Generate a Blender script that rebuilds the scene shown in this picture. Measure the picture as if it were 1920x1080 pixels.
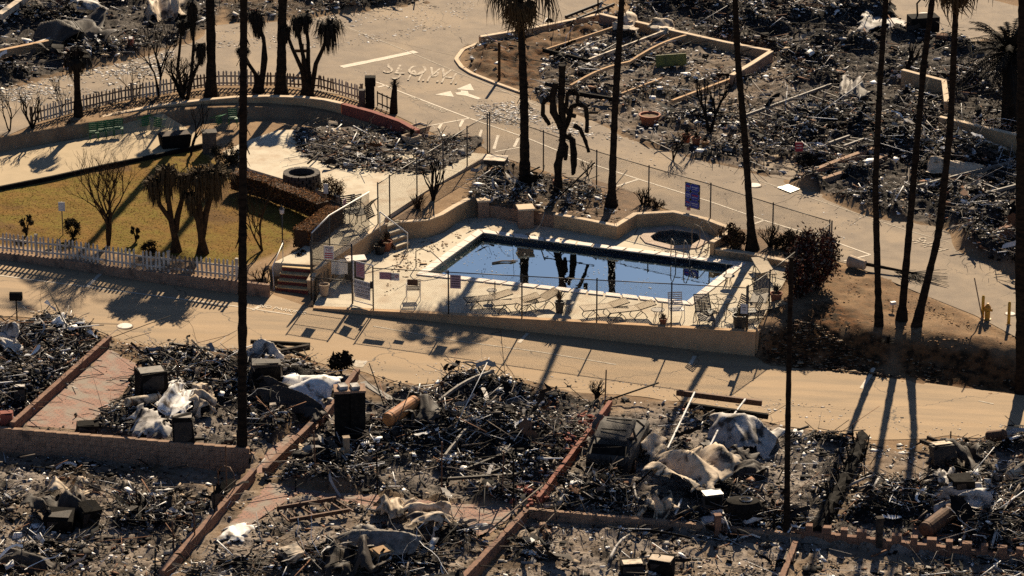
import bpy, bmesh, math, random
import numpy as np
from mathutils import Vector, Matrix
from mathutils.geometry import tessellate_polygon

# ---------------------------------------------------------------- camera, sky, sun, exposure
for o in list(bpy.data.objects):
    bpy.data.objects.remove(o)
SC = bpy.context.scene
COL = SC.collection
R = math.radians
PITCH = R(20.0)
DIST = 155.6
FPX = 7000.0                       # focal length for a 1920 px wide picture
cam_d = bpy.data.cameras.new('camera')
cam_d.sensor_width = 36.0
cam_d.lens = 36.0 * FPX / 1920.0
cam_d.clip_start = 1.0
cam_d.clip_end = 3000.0
cam = bpy.data.objects.new('camera', cam_d)
CAM = Vector((0, -DIST * math.cos(PITCH), DIST * math.sin(PITCH)))
cam.location = CAM
cam.rotation_euler = (math.pi / 2 - PITCH, 0, 0)
COL.objects.link(cam)
SC.camera = cam

SUN_EL, SUN_AZ = R(30.0), R(10.8)  # azimuth measured from +Y towards +X
w = bpy.data.worlds.new('World'); SC.world = w; w.use_nodes = True
nt = w.node_tree
sky = nt.nodes.new('ShaderNodeTexSky'); sky.sky_type = 'NISHITA'; sky.sun_disc = False
sky.sun_elevation = SUN_EL; sky.sun_rotation = SUN_AZ
sky.air_density = 0.55; sky.dust_density = 0.2; sky.ozone_density = 2.5
bg = nt.nodes['Background']; bg.inputs[1].default_value = 0.05
nt.links.new(sky.outputs[0], bg.inputs[0])
sd = bpy.data.lights.new('sun', 'SUN'); sd.energy = 5.0; sd.angle = R(0.55); sd.color = (1.0, 0.83, 0.6)
sun = bpy.data.objects.new('sun', sd)
sdir = Vector((math.sin(SUN_AZ) * math.cos(SUN_EL), math.cos(SUN_AZ) * math.cos(SUN_EL), math.sin(SUN_EL)))
sun.rotation_euler = sdir.to_track_quat('Z', 'Y').to_euler()
sun.location = sdir * 60
COL.objects.link(sun)
vs = SC.view_settings
SC.display_settings.display_device = 'sRGB'
vs.view_transform = 'Standard'; vs.look = 'None'; vs.gamma = 1.0; vs.use_curve_mapping = False
vs.exposure = 1.0
SC.render.engine = 'CYCLES'
SC.cycles.max_bounces = 5
SC.cycles.diffuse_bounces = 1
SC.cycles.transparent_max_bounces = 12
SC.cycles.use_denoising = False
SC.render.filter_size = 1.05

# ---------------------------------------------------------------- helpers
random.seed(7)
rng = np.random.default_rng(11)
CP, SP = math.cos(PITCH), math.sin(PITCH)

def ray(px, py):
    a, b = (px - 960.0) / FPX, (540.0 - py) / FPX
    return Vector((a, CP + b * SP, -SP + b * CP))

def U(px, py, z=0.0):
    """point of the place at height z that the photograph shows at (px, py)"""
    d = ray(px, py)
    return CAM + d * ((z - CAM.z) / d.z)

def V(px, py, Y):
    """point at depth Y that the photograph shows at (px, py)"""
    d = ray(px, py)
    return CAM + d * ((Y - CAM.y) / d.y)

def interp(pts, x):
    xs = np.array([p[0] for p in pts]); ys = np.array([p[1] for p in pts])
    return np.interp(x, xs, ys)

def sstep(a, b, x):
    t = np.clip((x - a) / (b - a), 0, 1)
    return t * t * (3 - 2 * t)

_tab = np.random.default_rng(5).random((256, 256))
def vnoise(x, y, s=0):
    x = np.asarray(x, float) + s * 17.31; y = np.asarray(y, float) + s * 9.77
    xi = np.floor(x).astype(int); yi = np.floor(y).astype(int)
    fx = x - xi; fy = y - yi
    fx = fx * fx * (3 - 2 * fx); fy = fy * fy * (3 - 2 * fy)
    g = lambda i, j: _tab[i & 255, j & 255]
    return (g(xi, yi) * (1 - fx) + g(xi + 1, yi) * fx) * (1 - fy) + (g(xi, yi + 1) * (1 - fx) + g(xi + 1, yi + 1) * fx) * fy

def fbm(x, y, octv=4, s=0):
    t = 0; a = 0.5
    for k in range(octv):
        t = t + a * vnoise(x * 2 ** k, y * 2 ** k, s + k * 3)
        a *= 0.5
    return t

def inpoly(poly, x, y):
    x = np.asarray(x); y = np.asarray(y)
    c = np.zeros(x.shape, bool)
    n = len(poly)
    j = n - 1
    for i in range(n):
        xi, yi = poly[i][0], poly[i][1]; xj, yj = poly[j][0], poly[j][1]
        k = (yi > y) != (yj > y)
        c ^= k & (x < (xj - xi) * (y - yi) / ((yj - yi) + 1e-12) + xi)
        j = i
    return c

# ---------------------------------------------------------------- terrain heights
def lawn_z(x): return .62 + .028 * (-9 - np.clip(x, -32, 0))
PICKET = ((-60, 431), (0, 436), (137, 451), (240, 466), (347, 478), (447, 489))
PFEET = []   # feet of the front picket fence, on the edge of the lawn
for px, py in PICKET:
    z = .8
    for _ in range(4): p = U(px, py, z + .9); z = float(lawn_z(p.x))
    PFEET.append(Vector((p.x, p.y, z)))
FB = [PFEET[0] + Vector((-6, .6, 0))] + [p + Vector((0, -.16, 0)) for p in PFEET] + [U(503, 546, .1), U(508, 494, .84), U(591, 497, .84), U(592.5, 577, 0), U(1415, 622, 0),
      U(1440, 684, -1.0), U(1600, 699, -1.2), U(1920, 742, -1.6), U(2100, 765, -1.8)]
FB = [(p.x, p.y) for p in FB]
FW = [(FB[0][0], .12), (FB[-5][0], .12), (FB[-4][0], 1.6), (FB[-3][0], 2.6), (FB[-1][0], 2.6)]
CW = [U(-160, 330, 1.1), U(0, 283, 1.1), U(160, 253, 1.0), U(300, 228, 1.0), U(383, 217, .95), U(500, 210, .95),
      U(567, 212, .9), U(640, 222, .9), U(770, 262, .85), U(800, 268, .85)]
CW = [(p.x, p.y) for p in CW]
X_CW = CW[-1][0]
def front_z(x): return -.055 * (np.clip(x, -32, 32) + 8)
def rear_z(x): return .7 - .045 * (np.clip(x, -34, 34) + 1)
LOW = [([U(-160, 830, .1), U(-60, 837, .02), U(468, 881, -.58), U(474, 898, -.6), U(300, 1092, -.5), U(-160, 1150, 0)], .75),
       ([U(986, 972, -.8), U(1240, 994, -1.0), U(1495, 1018, -1.25), U(1960, 1072, -1.85), U(2000, 1150, -1.9), U(850, 1150, -.8)], .25)]
def T(x, y):
    x = np.asarray(x, float); y = np.asarray(y, float)
    fz = front_z(x)
    for poly, d in LOW:
        fz = fz - d * inpoly(poly, x, y)
    rz = rear_z(x)
    up = np.where(x < X_CW, lawn_z(x) + (rz - lawn_z(x)) * sstep(-.05, .1, y - interp(CW, x)), rz)
    t = sstep(0, 1, (y - interp(FB, x)) / interp(FW, x))
    return fz + (up - fz) * t

def Tz(x, y): return float(T(np.array([x]), np.array([y]))[0])
def Gh(px, py, h=0.0):
    """ground point whose height-h point is shown at (px, py); returns the ground point"""
    z = 0.0
    for k in range(14):
        p = U(px, py, z + h)
        z += .7 * (Tz(p.x, p.y) - z)
    p = U(px, py, z + h)
    return Vector((p.x, p.y, Tz(p.x, p.y)))
def G(px, py): return Gh(px, py, 0.0)

# ---------------------------------------------------------------- mesh building
class MB:
    def __init__(s): s.v = []; s.f = []
    def add(s, vs_, fs):
        k = len(s.v); s.v += [tuple(p) for p in vs_]; s.f += [tuple(i + k for i in f) for f in fs]; return s
    def box(s, c, size, rz=0, rx=0, ry=0, taper=1.0):
        m = Matrix.Rotation(rz, 3, 'Z') @ Matrix.Rotation(ry, 3, 'Y') @ Matrix.Rotation(rx, 3, 'X')
        hx, hy, hz = size[0] / 2, size[1] / 2, size[2] / 2
        P = []
        for z in (-hz, hz):
            t = taper if z > 0 else 1.0
            for x, y in ((-hx, -hy), (hx, -hy), (hx, hy), (-hx, hy)):
                P.append(Vector(c) + m @ Vector((x * t, y * t, z)))
        return s.add(P, [(0, 3, 2, 1), (4, 5, 6, 7), (0, 1, 5, 4), (1, 2, 6, 5), (2, 3, 7, 6), (3, 0, 4, 7)])
    def beam(s, a, b, w_, h_, roll=0):
        a = Vector(a); b = Vector(b); d = (b - a)
        if d.length < 1e-5: return s
        d.normalize()
        up = Vector((0, 0, 1)) if abs(d.z) < .95 else Vector((0, 1, 0))
        r = d.cross(up).normalized(); u = r.cross(d).normalized()
        if roll:
            q = Matrix.Rotation(roll, 3, d); r = q @ r; u = q @ u
        P = []
        for p in (a, b):
            for i, j in ((-1, -1), (1, -1), (1, 1), (-1, 1)):
                P.append(p + r * (i * w_ / 2) + u * (j * h_ / 2))
        return s.add(P, [(0, 1, 2, 3), (7, 6, 5, 4), (0, 4, 5, 1), (1, 5, 6, 2), (2, 6, 7, 3), (3, 7, 4, 0)])
    def tube(s, pts, rad, n=6, cap=True, wob=0.0):
        pts = [Vector(p) for p in pts]
        if not hasattr(rad, '__len__'): rad = [rad] * len(pts)
        P = []; F = []
        ref = None
        for i, p in enumerate(pts):
            d = (pts[min(i + 1, len(pts) - 1)] - pts[max(i - 1, 0)])
            if d.length < 1e-6: d = Vector((0, 0, 1))
            d.normalize()
            if ref is None: ref = Vector((1, 0, 0)) if abs(d.x) < .8 else Vector((0, 1, 0))
            r = d.cross(ref)
            if r.length < 1e-4: r = d.cross(Vector((0, 1, .3)))
            r.normalize(); u = d.cross(r); ref = u.cross(d) if False else ref
            for k in range(n):
                a = 2 * math.pi * k / n
                rr = rad[i] * (1 + (random.uniform(-wob, wob) if wob else 0))
                P.append(p + (r * math.cos(a) + u * math.sin(a)) * rr)
        for i in range(len(pts) - 1):
            for k in range(n):
                F.append((i * n + k, i * n + (k + 1) % n, (i + 1) * n + (k + 1) % n, (i + 1) * n + k))
        if cap:
            F.append(tuple(range(n - 1, -1, -1))); F.append(tuple(range((len(pts) - 1) * n, len(pts) * n)))
        return s.add(P, F)
    def lathe(s, c, prof, n=16, sx=1, sy=1):
        P = []; F = []
        for r, z in prof:
            for k in range(n):
                a = 2 * math.pi * k / n
                P.append((c[0] + r * math.cos(a) * sx, c[1] + r * math.sin(a) * sy, c[2] + z))
        m = len(prof)
        for i in range(m - 1):
            for k in range(n):
                F.append((i * n + k, i * n + (k + 1) % n, (i + 1) * n + (k + 1) % n, (i + 1) * n + k))
        F.append(tuple(range(n - 1, -1, -1)))
        if prof[-1][0] > 1e-4: F.append(tuple(range((m - 1) * n, m * n)))
        return s.add(P, F)
    def prism(s, poly, z0, z1):
        n = len(poly)
        zz0 = z0 if hasattr(z0, '__len__') else [z0] * n
        zz1 = z1 if hasattr(z1, '__len__') else [z1] * n
        P = [(p[0], p[1], zz0[i]) for i, p in enumerate(poly)] + [(p[0], p[1], zz1[i]) for i, p in enumerate(poly)]
        tri = tessellate_polygon([[Vector((p[0], p[1], 0)) for p in poly]])
        F = [tuple(t) for t in tri] + [tuple(i + n for i in t)[::-1] for t in tri]
        F += [(i, (i + 1) % n, (i + 1) % n + n, i + n) for i in range(n)]
        return s.add(P, F)
    def build(s, name, m, parent=None, smooth=False, local=False):
        v = np.array(s.v, float).reshape(-1, 3)
        if parent is not None and not local:
            L = parent_loc(parent); v = v - np.array(L)
            loc = (0, 0, 0)
        elif parent is None and not local:
            loc = (float(v[:, 0].mean()), float(v[:, 1].mean()), float(v[:, 2].min())); v = v - np.array(loc)
        else: loc = (0, 0, 0)
        me = bpy.data.meshes.new(name)
        me.from_pydata(v.tolist(), [], s.f)
        bm = bmesh.new(); bm.from_mesh(me); bmesh.ops.recalc_face_normals(bm, faces=bm.faces); bm.to_mesh(me); bm.free()
        if smooth:
            me.polygons.foreach_set('use_smooth', [True] * len(me.polygons))
        me.materials.append(m)
        o = bpy.data.objects.new(name, me); COL.objects.link(o)
        o.location = loc
        if parent is not None: o.parent = parent
        return o

def parent_loc(p):
    l = Vector((0, 0, 0))
    while p is not None:
        l = l + p.location; p = p.parent
    return l

def tag(o, label=None, cat=None, group=None, kind=None):
    if label: o['label'] = label
    if cat: o['category'] = cat
    if group: o['group'] = group
    if kind: o['kind'] = kind
    return o
def thing(name, label, cat, loc, rz=0, group=None):
    o = bpy.data.objects.new(name, None); COL.objects.link(o)
    o.location = loc; o.rotation_euler = (0, 0, rz); o.empty_display_size = .2
    return tag(o, label, cat, group)
def kids(o): return [c for c in bpy.data.objects if c.parent == o]
def copy_tree(o, loc, rz, label, group=None, scale=None):
    def rec(q, par):
        c = q.copy(); COL.objects.link(c)
        if par is not None: c.parent = par
        for ch in kids_of[q.name]: rec(ch, c)
        return c
    kids_of = {}
    def coll(q):
        kids_of[q.name] = list(q.children)
        for ch in q.children: coll(ch)
    coll(o)
    c = rec(o, None)
    c.location = loc; c.rotation_euler = (0, 0, rz); c['label'] = label
    if group: c['group'] = group
    if scale: c.scale = scale
    return c
def npmesh(name, v, f, m, col=None, parent=None, attrs=None, smooth=False):
    """mesh from numpy arrays; f is an (n, k) array"""
    me = bpy.data.meshes.new(name)
    n, k = f.shape
    me.vertices.add(len(v)); me.vertices.foreach_set('co', np.ascontiguousarray(v, np.float32).ravel())
    me.loops.add(n * k); me.loops.foreach_set('vertex_index', np.ascontiguousarray(f, np.int32).ravel())
    me.polygons.add(n)
    me.polygons.foreach_set('loop_start', np.arange(0, n * k, k, dtype=np.int32))
    me.polygons.foreach_set('loop_total', np.full(n, k, np.int32))
    if smooth: me.polygons.foreach_set('use_smooth', np.ones(n, bool))
    me.update(calc_edges=True)
    if col is not None:
        a = me.color_attributes.new('Col', 'FLOAT_COLOR', 'POINT')
        c4 = np.ones((len(v), 4), np.float32); c4[:, :3] = col
        a.data.foreach_set('color', c4.ravel())
    for an, arr in (attrs or {}).items():
        a = me.attributes.new(an, 'FLOAT', 'POINT'); a.data.foreach_set('value', np.ascontiguousarray(arr, np.float32))
    me.materials.append(m)
    o = bpy.data.objects.new(name, me); COL.objects.link(o)
    if parent is not None:
        o.parent = parent; o.location = -parent_loc(parent)
    return o

# ---------------------------------------------------------------- materials
def mat(name, c1, c2=None, scale=4.0, rough=.85, bump=.3, bscale=None, detail=6, spots=None, sscale=30, sthr=.62, metal=0, coord='Object', stretch=None, spec=.3, c3=None, c3s=.6, c3t=(.5, .62), crack=None):
    m = bpy.data.materials.new(name); m.use_nodes = True
    n = m.node_tree; b = n.nodes['Principled BSDF']
    b.inputs['Roughness'].default_value = rough; b.inputs['Metallic'].default_value = metal
    b.inputs['Specular IOR Level'].default_value = spec
    tc = n.nodes.new('ShaderNodeTexCoord')
    co = tc.outputs['Object']
    if coord == 'World':
        ge = n.nodes.new('ShaderNodeNewGeometry'); co = ge.outputs['Position']
    if stretch:
        mp = n.nodes.new('ShaderNodeMapping'); mp.inputs['Scale'].default_value = stretch[:3]
        if len(stretch) > 3: mp.inputs['Rotation'].default_value = (0, 0, stretch[3])
        mp.vector_type = 'TEXTURE' if False else 'POINT'
        n.links.new(co, mp.inputs[0]); co = mp.outputs[0]
    def noise(sc, det=detail, ro=.6):
        t = n.nodes.new('ShaderNodeTexNoise'); t.inputs['Scale'].default_value = sc; t.inputs['Detail'].default_value = det; t.inputs['Roughness'].default_value = ro
        n.links.new(co, t.inputs['Vector']); return t.outputs['Fac']
    def ramp(src, a, b_):
        r = n.nodes.new('ShaderNodeMapRange'); r.inputs[1].default_value = a; r.inputs[2].default_value = b_; r.clamp = True
        n.links.new(src, r.inputs[0]); return r.outputs[0]
    def mix(f, A, B):
        x = n.nodes.new('ShaderNodeMix'); x.data_type = 'RGBA'; n.links.new(f, x.inputs[0])
        for s_, val in ((6, A), (7, B)):
            if hasattr(val, 'default_value'): n.links.new(val, x.inputs[s_])
            else: x.inputs[s_].default_value = (*val, 1)
        return x.outputs[2]
    if c2 is None: c2 = tuple(x * .7 for x in c1)
    colr = mix(ramp(noise(scale), .35, .65), c1, c2)
    if c3: colr = mix(ramp(noise(c3s, 4), *c3t), colr, c3)
    if spots: colr = mix(ramp(noise(sscale, 3), sthr, sthr + .04), colr, spots)
    if crack:   # meandering dark cracks
        g2 = n.nodes.new('ShaderNodeNewGeometry'); dn = n.nodes.new('ShaderNodeTexNoise'); dn.inputs['Scale'].default_value = .9; dn.inputs['Detail'].default_value = 6
        n.links.new(g2.outputs['Position'], dn.inputs['Vector'])
        vm = n.nodes.new('ShaderNodeVectorMath'); vm.operation = 'MULTIPLY_ADD'; vm.inputs[1].default_value = (1.6, 1.6, 0); n.links.new(dn.outputs['Color'], vm.inputs[0]); n.links.new(g2.outputs['Position'], vm.inputs[2])
        vo = n.nodes.new('ShaderNodeTexVoronoi'); vo.feature = 'DISTANCE_TO_EDGE'; vo.voronoi_dimensions = '2D'; vo.inputs['Scale'].default_value = crack; n.links.new(vm.outputs[0], vo.inputs['Vector'])
        colr = mix(ramp(vo.outputs['Distance'], .005, .002), colr, (.1, .075, .052))
    n.links.new(colr, b.inputs['Base Color'])
    if bump:
        bp = n.nodes.new('ShaderNodeBump'); bp.inputs['Strength'].default_value = bump; bp.inputs['Distance'].default_value = .03
        n.links.new(noise(bscale or scale * 4, 8, .7), bp.inputs['Height']); n.links.new(bp.outputs[0], b.inputs['Normal'])
    return m

M = {}
M['asphalt'] = mat('asphalt', (.235, .178, .122), (.17, .128, .09), 1.2, .9, .35, 60, c3=(.27, .2, .13), c3s=.25, coord='World', spots=(.42, .37, .3), sscale=26, sthr=.7, crack=.22)
M['asphalt_front'] = mat('asphalt_front', (.37, .255, .145), (.25, .18, .11), .9, .9, .3, 60, c3=(.33, .225, .125), c3s=.35, coord='World', stretch=(.22, 1.5, 1, R(12)), crack=.17)
M['paint'] = mat('road_paint', (.62, .54, .43), (.45, .38, .29), 8, .8, .1, coord='World', spots=(.3, .24, .17), sscale=20, sthr=.6)
M['paint_faded'] = mat('road_paint_faded', (.5, .43, .33), (.36, .29, .215), 5, .88, .1, coord='World', spots=(.2, .15, .105), sscale=7, sthr=.5)
M['paint_worn'] = mat('road_paint_worn', (.5, .44, .35), (.3, .24, .17), 6, .85, .1, coord='World')
M['concrete'] = mat('concrete', (.54, .465, .34), (.46, .39, .285), 1.5, .85, .2, 40, c3=(.38, .28, .18), c3s=.9, c3t=(.5, .7), coord='World', spots=(.2, .15, .1), sscale=14, sthr=.66)
M['path'] = mat('path_concrete', (.42, .32, .195), (.36, .275, .165), 1.2, .9, .15, 40, coord='World')
M['coping'] = mat('coping', (.74, .66, .58), (.62, .53, .45), 3, .8, .15, coord='World')
M['stucco'] = mat('stucco', (.5, .32, .17), (.42, .26, .135), 2.5, .92, .3, 50, coord='World', c3=(.3, .2, .12), c3s=.9, c3t=(.55, .75))
M['stucco_cap'] = mat('stucco_cap', (.62, .48, .33), (.5, .37, .24), 3, .9, .2, coord='World')
M['spacoping'] = mat('spa_coping', (.5, .38, .29), (.42, .31, .23), 3, .85, .15, coord='World')
M['carpaint'] = mat('burnt_car_paint', (.075, .062, .05), (.018, .015, .013), 3, .75, .3, coord='World', spec=.15)
M['redwall'] = mat('red_wall', (.26, .07, .045), (.18, .05, .035), 3, .9, .3, coord='World')
M['block'] = mat('block', (.33, .205, .13), (.23, .14, .09), 5, .92, .5, 40, coord='World', c3=(.1, .07, .05), c3s=1.3, c3t=(.55, .7))
M['brickwall'] = mat('brick_cap', (.24, .125, .075), (.14, .07, .045), 6, .9, .5, 40, coord='World', c3=(.08, .05, .04), c3s=1.2, c3t=(.55, .7))
M['char'] = mat('char', (.007, .006, .0055), (.018, .015, .012), 6, .9, .6, 25, coord='World', spec=.06)
M['charpalm'] = mat('char_palm', (.009, .0072, .006), (.03, .021, .014), 3, .92, .9, 14, coord='World', stretch=(1, 1, 3), spec=.05)
M['palmbrown'] = mat('palm_brown', (.07, .038, .018), (.03, .018, .01), 4, .9, .8, 20, coord='World', spec=.08)
M['deadleaf'] = mat('dead_leaf', (.085, .055, .026), (.035, .023, .012), 8, .9, .2, coord='World', spec=.1)
M['burntleaf'] = mat('burnt_leaf', (.012, .01, .008), (.028, .021, .014), 8, .85, .2, coord='World', spec=.08)
M['palmgreen'] = mat('palm_leaf', (.05, .048, .026), (.022, .022, .013), 5, .6, .2, coord='World')
M['wood_char'] = mat('charred_wood', (.02, .016, .013), (.07, .053, .04), 5, .9, .6, 30, coord='World', spec=.1)
M['wood'] = mat('weathered_wood', (.33, .24, .15), (.2, .14, .09), 6, .85, .4, 40, coord='World')
M['picket'] = mat('picket_paint', (.6, .53, .44), (.4, .33, .25), 5, .85, .3, coord='World', c3=(.12, .09, .07), c3s=1.2, c3t=(.56, .7))
M['picket_burnt'] = mat('picket_scorched', (.3, .22, .15), (.12, .085, .06), 4, .85, .3, coord='World')
M['ash_metal'] = mat('ashen_metal', (.52, .48, .44), (.32, .29, .26), 3, .7, .3, 12, coord='World', c3=(.05, .04, .033), c3s=1.4, c3t=(.5, .62), spec=.2)
M['white_metal'] = mat('white_sheet', (.76, .74, .71), (.55, .52, .48), 3, .65, .25, 10, coord='World', c3=(.16, .12, .085), c3s=1.5, c3t=(.54, .64), spec=.2)
M['tan_metal'] = mat('tan_sheet', (.55, .44, .32), (.38, .28, .18), 3, .7, .3, 10, coord='World', c3=(.04, .032, .027), c3s=1.5, c3t=(.5, .62), spec=.2)
M['rust'] = mat('rust', (.15, .075, .04), (.075, .04, .024), 5, .8, .4, coord='World', metal=.2)
M['orange'] = mat('orange_rust', (.5, .2, .055), (.26, .1, .04), 3, .7, .3, coord='World')
M['steel'] = mat('burnt_steel', (.24, .21, .18), (.1, .085, .07), 4, .7, .3, coord='World', spec=.2)
M['darksteel'] = mat('dark_steel', (.025, .022, .02), (.06, .045, .034), 4, .7, .4, coord='World', spec=.15)
M['galv'] = mat('galvanised', (.2, .18, .16), (.11, .1, .09), 8, .5, .1, coord='World', metal=.5)
M['fencepost'] = mat('fence_post', (.045, .04, .036), (.075, .065, .055), 8, .55, .1, coord='World', metal=.5)
M['wire'] = mat('fence_wire', (.085, .075, .065), (.06, .052, .045), 8, .8, 0, coord='World', spec=.05)
M['whitepaint'] = mat('white_paint', (.72, .69, .64), (.6, .56, .5), 8, .5, .05, coord='World')
M['furniture'] = mat('furniture_frame', (.018, .016, .014), (.035, .03, .026), 8, .6, .1, coord='World')
M['vinyl'] = mat('vinyl_strap', (.33, .235, .125), (.26, .18, .095), 8, .7, .1, coord='World')
M['vinyl_grey'] = mat('vinyl_grey', (.24, .2, .15), (.17, .14, .11), 8, .7, .1, coord='World')
M['green'] = mat('green_plastic', (.012, .13, .04), (.008, .08, .025), 6, .5, .1, coord='World')
M['terracotta'] = mat('terracotta', (.36, .12, .05), (.24, .08, .04), 6, .8, .2, coord='World')
M['planter'] = mat('planter_stone', (.5, .38, .26), (.36, .26, .17), 6, .85, .2, coord='World')
M['blackpot'] = mat('black_pot', (.018, .017, .016), (.03, .028, .026), 6, .6, .2, coord='World')
M['yellow'] = mat('yellow_paint', (.62, .35, .035), (.5, .26, .03), 5, .6, .1, coord='World')
M['hydrant'] = mat('hydrant_paint', (.62, .3, .03), (.45, .2, .03), 5, .55, .2, coord='World')
M['stone'] = mat('fire_pit_stone', (.1, .083, .068), (.05, .042, .035), 5, .9, .6, coord='World')
M['stepred'] = mat('step_riser', (.2, .045, .03), (.13, .035, .025), 5, .85, .2, coord='World')
M['stepyel'] = mat('step_tread', (.6, .42, .2), (.45, .3, .14), 5, .85, .2, coord='World')
M['hedge'] = mat('hedge_shade_brown', (.05, .025, .012), (.025, .014, .008), 5, .85, .5, coord='World')  # darkened so the hedge core reads as its shaded side; also planter soil
M['soil'] = mat('soil', (.2, .12, .065), (.11, .07, .04), 3, .95, .6, 30, coord='World', spots=(.4, .33, .26), sscale=18, sthr=.7)
M['signpurple'] = mat('sign_face', (.36, .24, .27), (.3, .2, .23), 6, .6, 0, coord='World')
M['signwhite'] = mat('sign_white', (.62, .58, .55), (.52, .48, .45), 6, .6, 0, coord='World')
M['signgrey'] = mat('sign_grey', (.5, .5, .5), (.42, .42, .42), 6, .6, 0, coord='World')
M['ink'] = mat('sign_ink', (.006, .006, .007), (.009, .009, .009), 6, .6, 0, coord='World')
M['inkred'] = mat('sign_ink_red', (.35, .03, .04), (.3, .03, .04), 6, .6, 0, coord='World')
M['blue'] = mat('banner_blue', (.03, .045, .27), (.025, .035, .2), 6, .6, 0, coord='World')
M['inkpale'] = mat('banner_pale', (.4, .42, .5), (.3, .3, .4), 6, .6, 0, coord='World')
M['tile'] = mat('pool_tile', (.022, .03, .05), (.035, .045, .07), 20, .3, 0, coord='World')
M['plaster'] = mat('pool_plaster', (.1, .2, .22), (.06, .13, .14), 1.2, .8, .1, coord='World')
M['lime'] = mat('scorched_green_panel', (.19, .18, .04), (.1, .1, .03), 4, .7, .2, coord='World')
M['cloth'] = mat('white_cloth', (.78, .74, .66), (.7, .65, .56), 5, .85, .2, coord='World')

def attr_mat(name, rough=.8, spec=.25, bump=.4, bs=40, metal=0):
    m = bpy.data.materials.new(name); m.use_nodes = True
    n = m.node_tree; b = n.nodes['Principled BSDF']; b.inputs['Roughness'].default_value = rough; b.inputs['Specular IOR Level'].default_value = spec
    b.inputs['Metallic'].default_value = metal
    a = n.nodes.new('ShaderNodeVertexColor'); a.layer_name = 'Col'
    n.links.new(a.outputs[0], b.inputs['Base Color'])
    if bump:
        ge = n.nodes.new('ShaderNodeNewGeometry')
        t = n.nodes.new('ShaderNodeTexNoise'); t.inputs['Scale'].default_value = bs; t.inputs['Detail'].default_value = 4
        n.links.new(ge.outputs['Position'], t.inputs['Vector'])
        bp = n.nodes.new('ShaderNodeBump'); bp.inputs['Strength'].default_value = bump; bp.inputs['Distance'].default_value = .03
        n.links.new(t.outputs['Fac'], bp.inputs['Height']); n.links.new(bp.outputs[0], b.inputs['Normal'])
    return m
M['rubble'] = attr_mat('rubble_mix', .85, .12)
M['grass'] = attr_mat('grass_mix', .9, .02, 0)
_n = M['grass'].node_tree; _c = _n.nodes.new('ShaderNodeCombineXYZ'); _c.inputs[2].default_value = 1; _n.links.new(_c.outputs[0], _n.nodes['Principled BSDF'].inputs['Normal'])
M['leafmix'] = attr_mat('leaf_mix', .9, .03, 0)
# ---------------------------------------------------------------- the burnt lots (outlines on the ground) and heaps
def gp(*pts): return [G(*p) for p in pts]
LOTS = {  # name: (outline, burn amount, hummock height)
 'nearfill': (gp((-100, 600), (110, 604), (215, 642), (330, 662), (480, 658), (650, 694), (760, 724), (960, 714), (1110, 742), (1280, 756), (1420, 788), (1625, 830), (1690, 850), (1780, 825), (2040, 815), (2040, 1130), (-100, 1150)), .6, .08),
 'west':   (gp((-90, 608), (0, 612), (110, 615), (200, 645), (120, 725), (30, 803), (-90, 800)), 1, .6),
 'tarp':   (gp((300, 680), (400, 674), (490, 676), (610, 700), (666, 712), (590, 795), (470, 848), (170, 812), (235, 735)), 1, .6),
 'stack':  (gp((640, 745), (720, 752), (850, 732), (960, 730), (1110, 752), (1142, 772), (1085, 850), (1000, 948), (760, 940), (520, 905), (590, 800)), 1, .75),
 'car':    (gp((1150, 782), (1270, 770), (1420, 802), (1622, 838), (1575, 920), (1500, 1004), (1250, 975), (1005, 955), (1090, 850)), 1, .55),
 'east':   (gp((1750, 860), (1800, 828), (1930, 825), (2040, 840), (2040, 1080), (1920, 1062), (1660, 1030), (1540, 1012), (1600, 960), (1690, 920)), 1, .65),
 'lowwest':(gp((-100, 885), (60, 880), (250, 890), (460, 905), (400, 975), (305, 1090), (-100, 1130)), .9, .35),
 'lowmid': (gp((560, 925), (760, 935), (850, 990), (905, 1010), (860, 1120), (330, 1120), (420, 1000)), .9, .35),
 'loweast':(gp((995, 980), (1490, 1020), (1465, 1120), (880, 1120)), .85, .25),
 'lowfar': (gp((1530, 1040), (1960, 1078), (1960, 1130), (1480, 1120)), .85, .2),
 'northwest': (gp((-120, -70), (400, -70), (420, 10), (400, 45), (330, 85), (240, 108), (0, 165), (-120, 195)), 1, .5),
 'north':  (gp((400, -70), (860, -60), (800, 8), (640, 22), (560, 32), (430, 44)), .85, .35),
 'island': (gp((878, 92), (1000, 62), (1120, 25), (1190, 40), (1290, 60), (1440, 95), (1500, 170), (1560, 330), (1490, 338), (1420, 322), (1300, 295), (1190, 262), (1110, 222), (960, 165), (885, 135)), .9, .3),
 'islandwest': (gp((882, 96), (1000, 66), (1110, 38), (1140, 55), (1020, 110), (1000, 180), (955, 162), (888, 134)), .3, .3),
 'northeast': (gp((1150, -70), (1620, -70), (1640, 10), (1700, 60), (1830, 80), (2020, 60), (2020, 560), (1920, 520), (1815, 470), (1800, 432), (1640, 402), (1490, 342), (1500, 170), (1440, 95), (1190, 38)), 1, .75),
 'poolback': (gp((890, 330), (930, 300), (1020, 325), (1150, 372), (1190, 392), (1150, 420), (1040, 402), (905, 382), (880, 372)), .75, .2),
 'patio':  (gp((545, 245), (640, 238), (780, 258), (905, 262), (880, 300), (800, 330), (640, 330), (560, 300)), .75, .15),
}
MULCH = gp((1425, 655), (1470, 600), (1560, 560), (1620, 625), (1780, 650), (1930, 670), (1960, 745), (1600, 697), (1440, 683))
LAWN = gp((-120, 398), (0, 357), (200, 315), (370, 275), (405, 300), (470, 335), (600, 395), (560, 440), (530, 470), (450, 500), (300, 480), (140, 468), (-120, 450))

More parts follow.
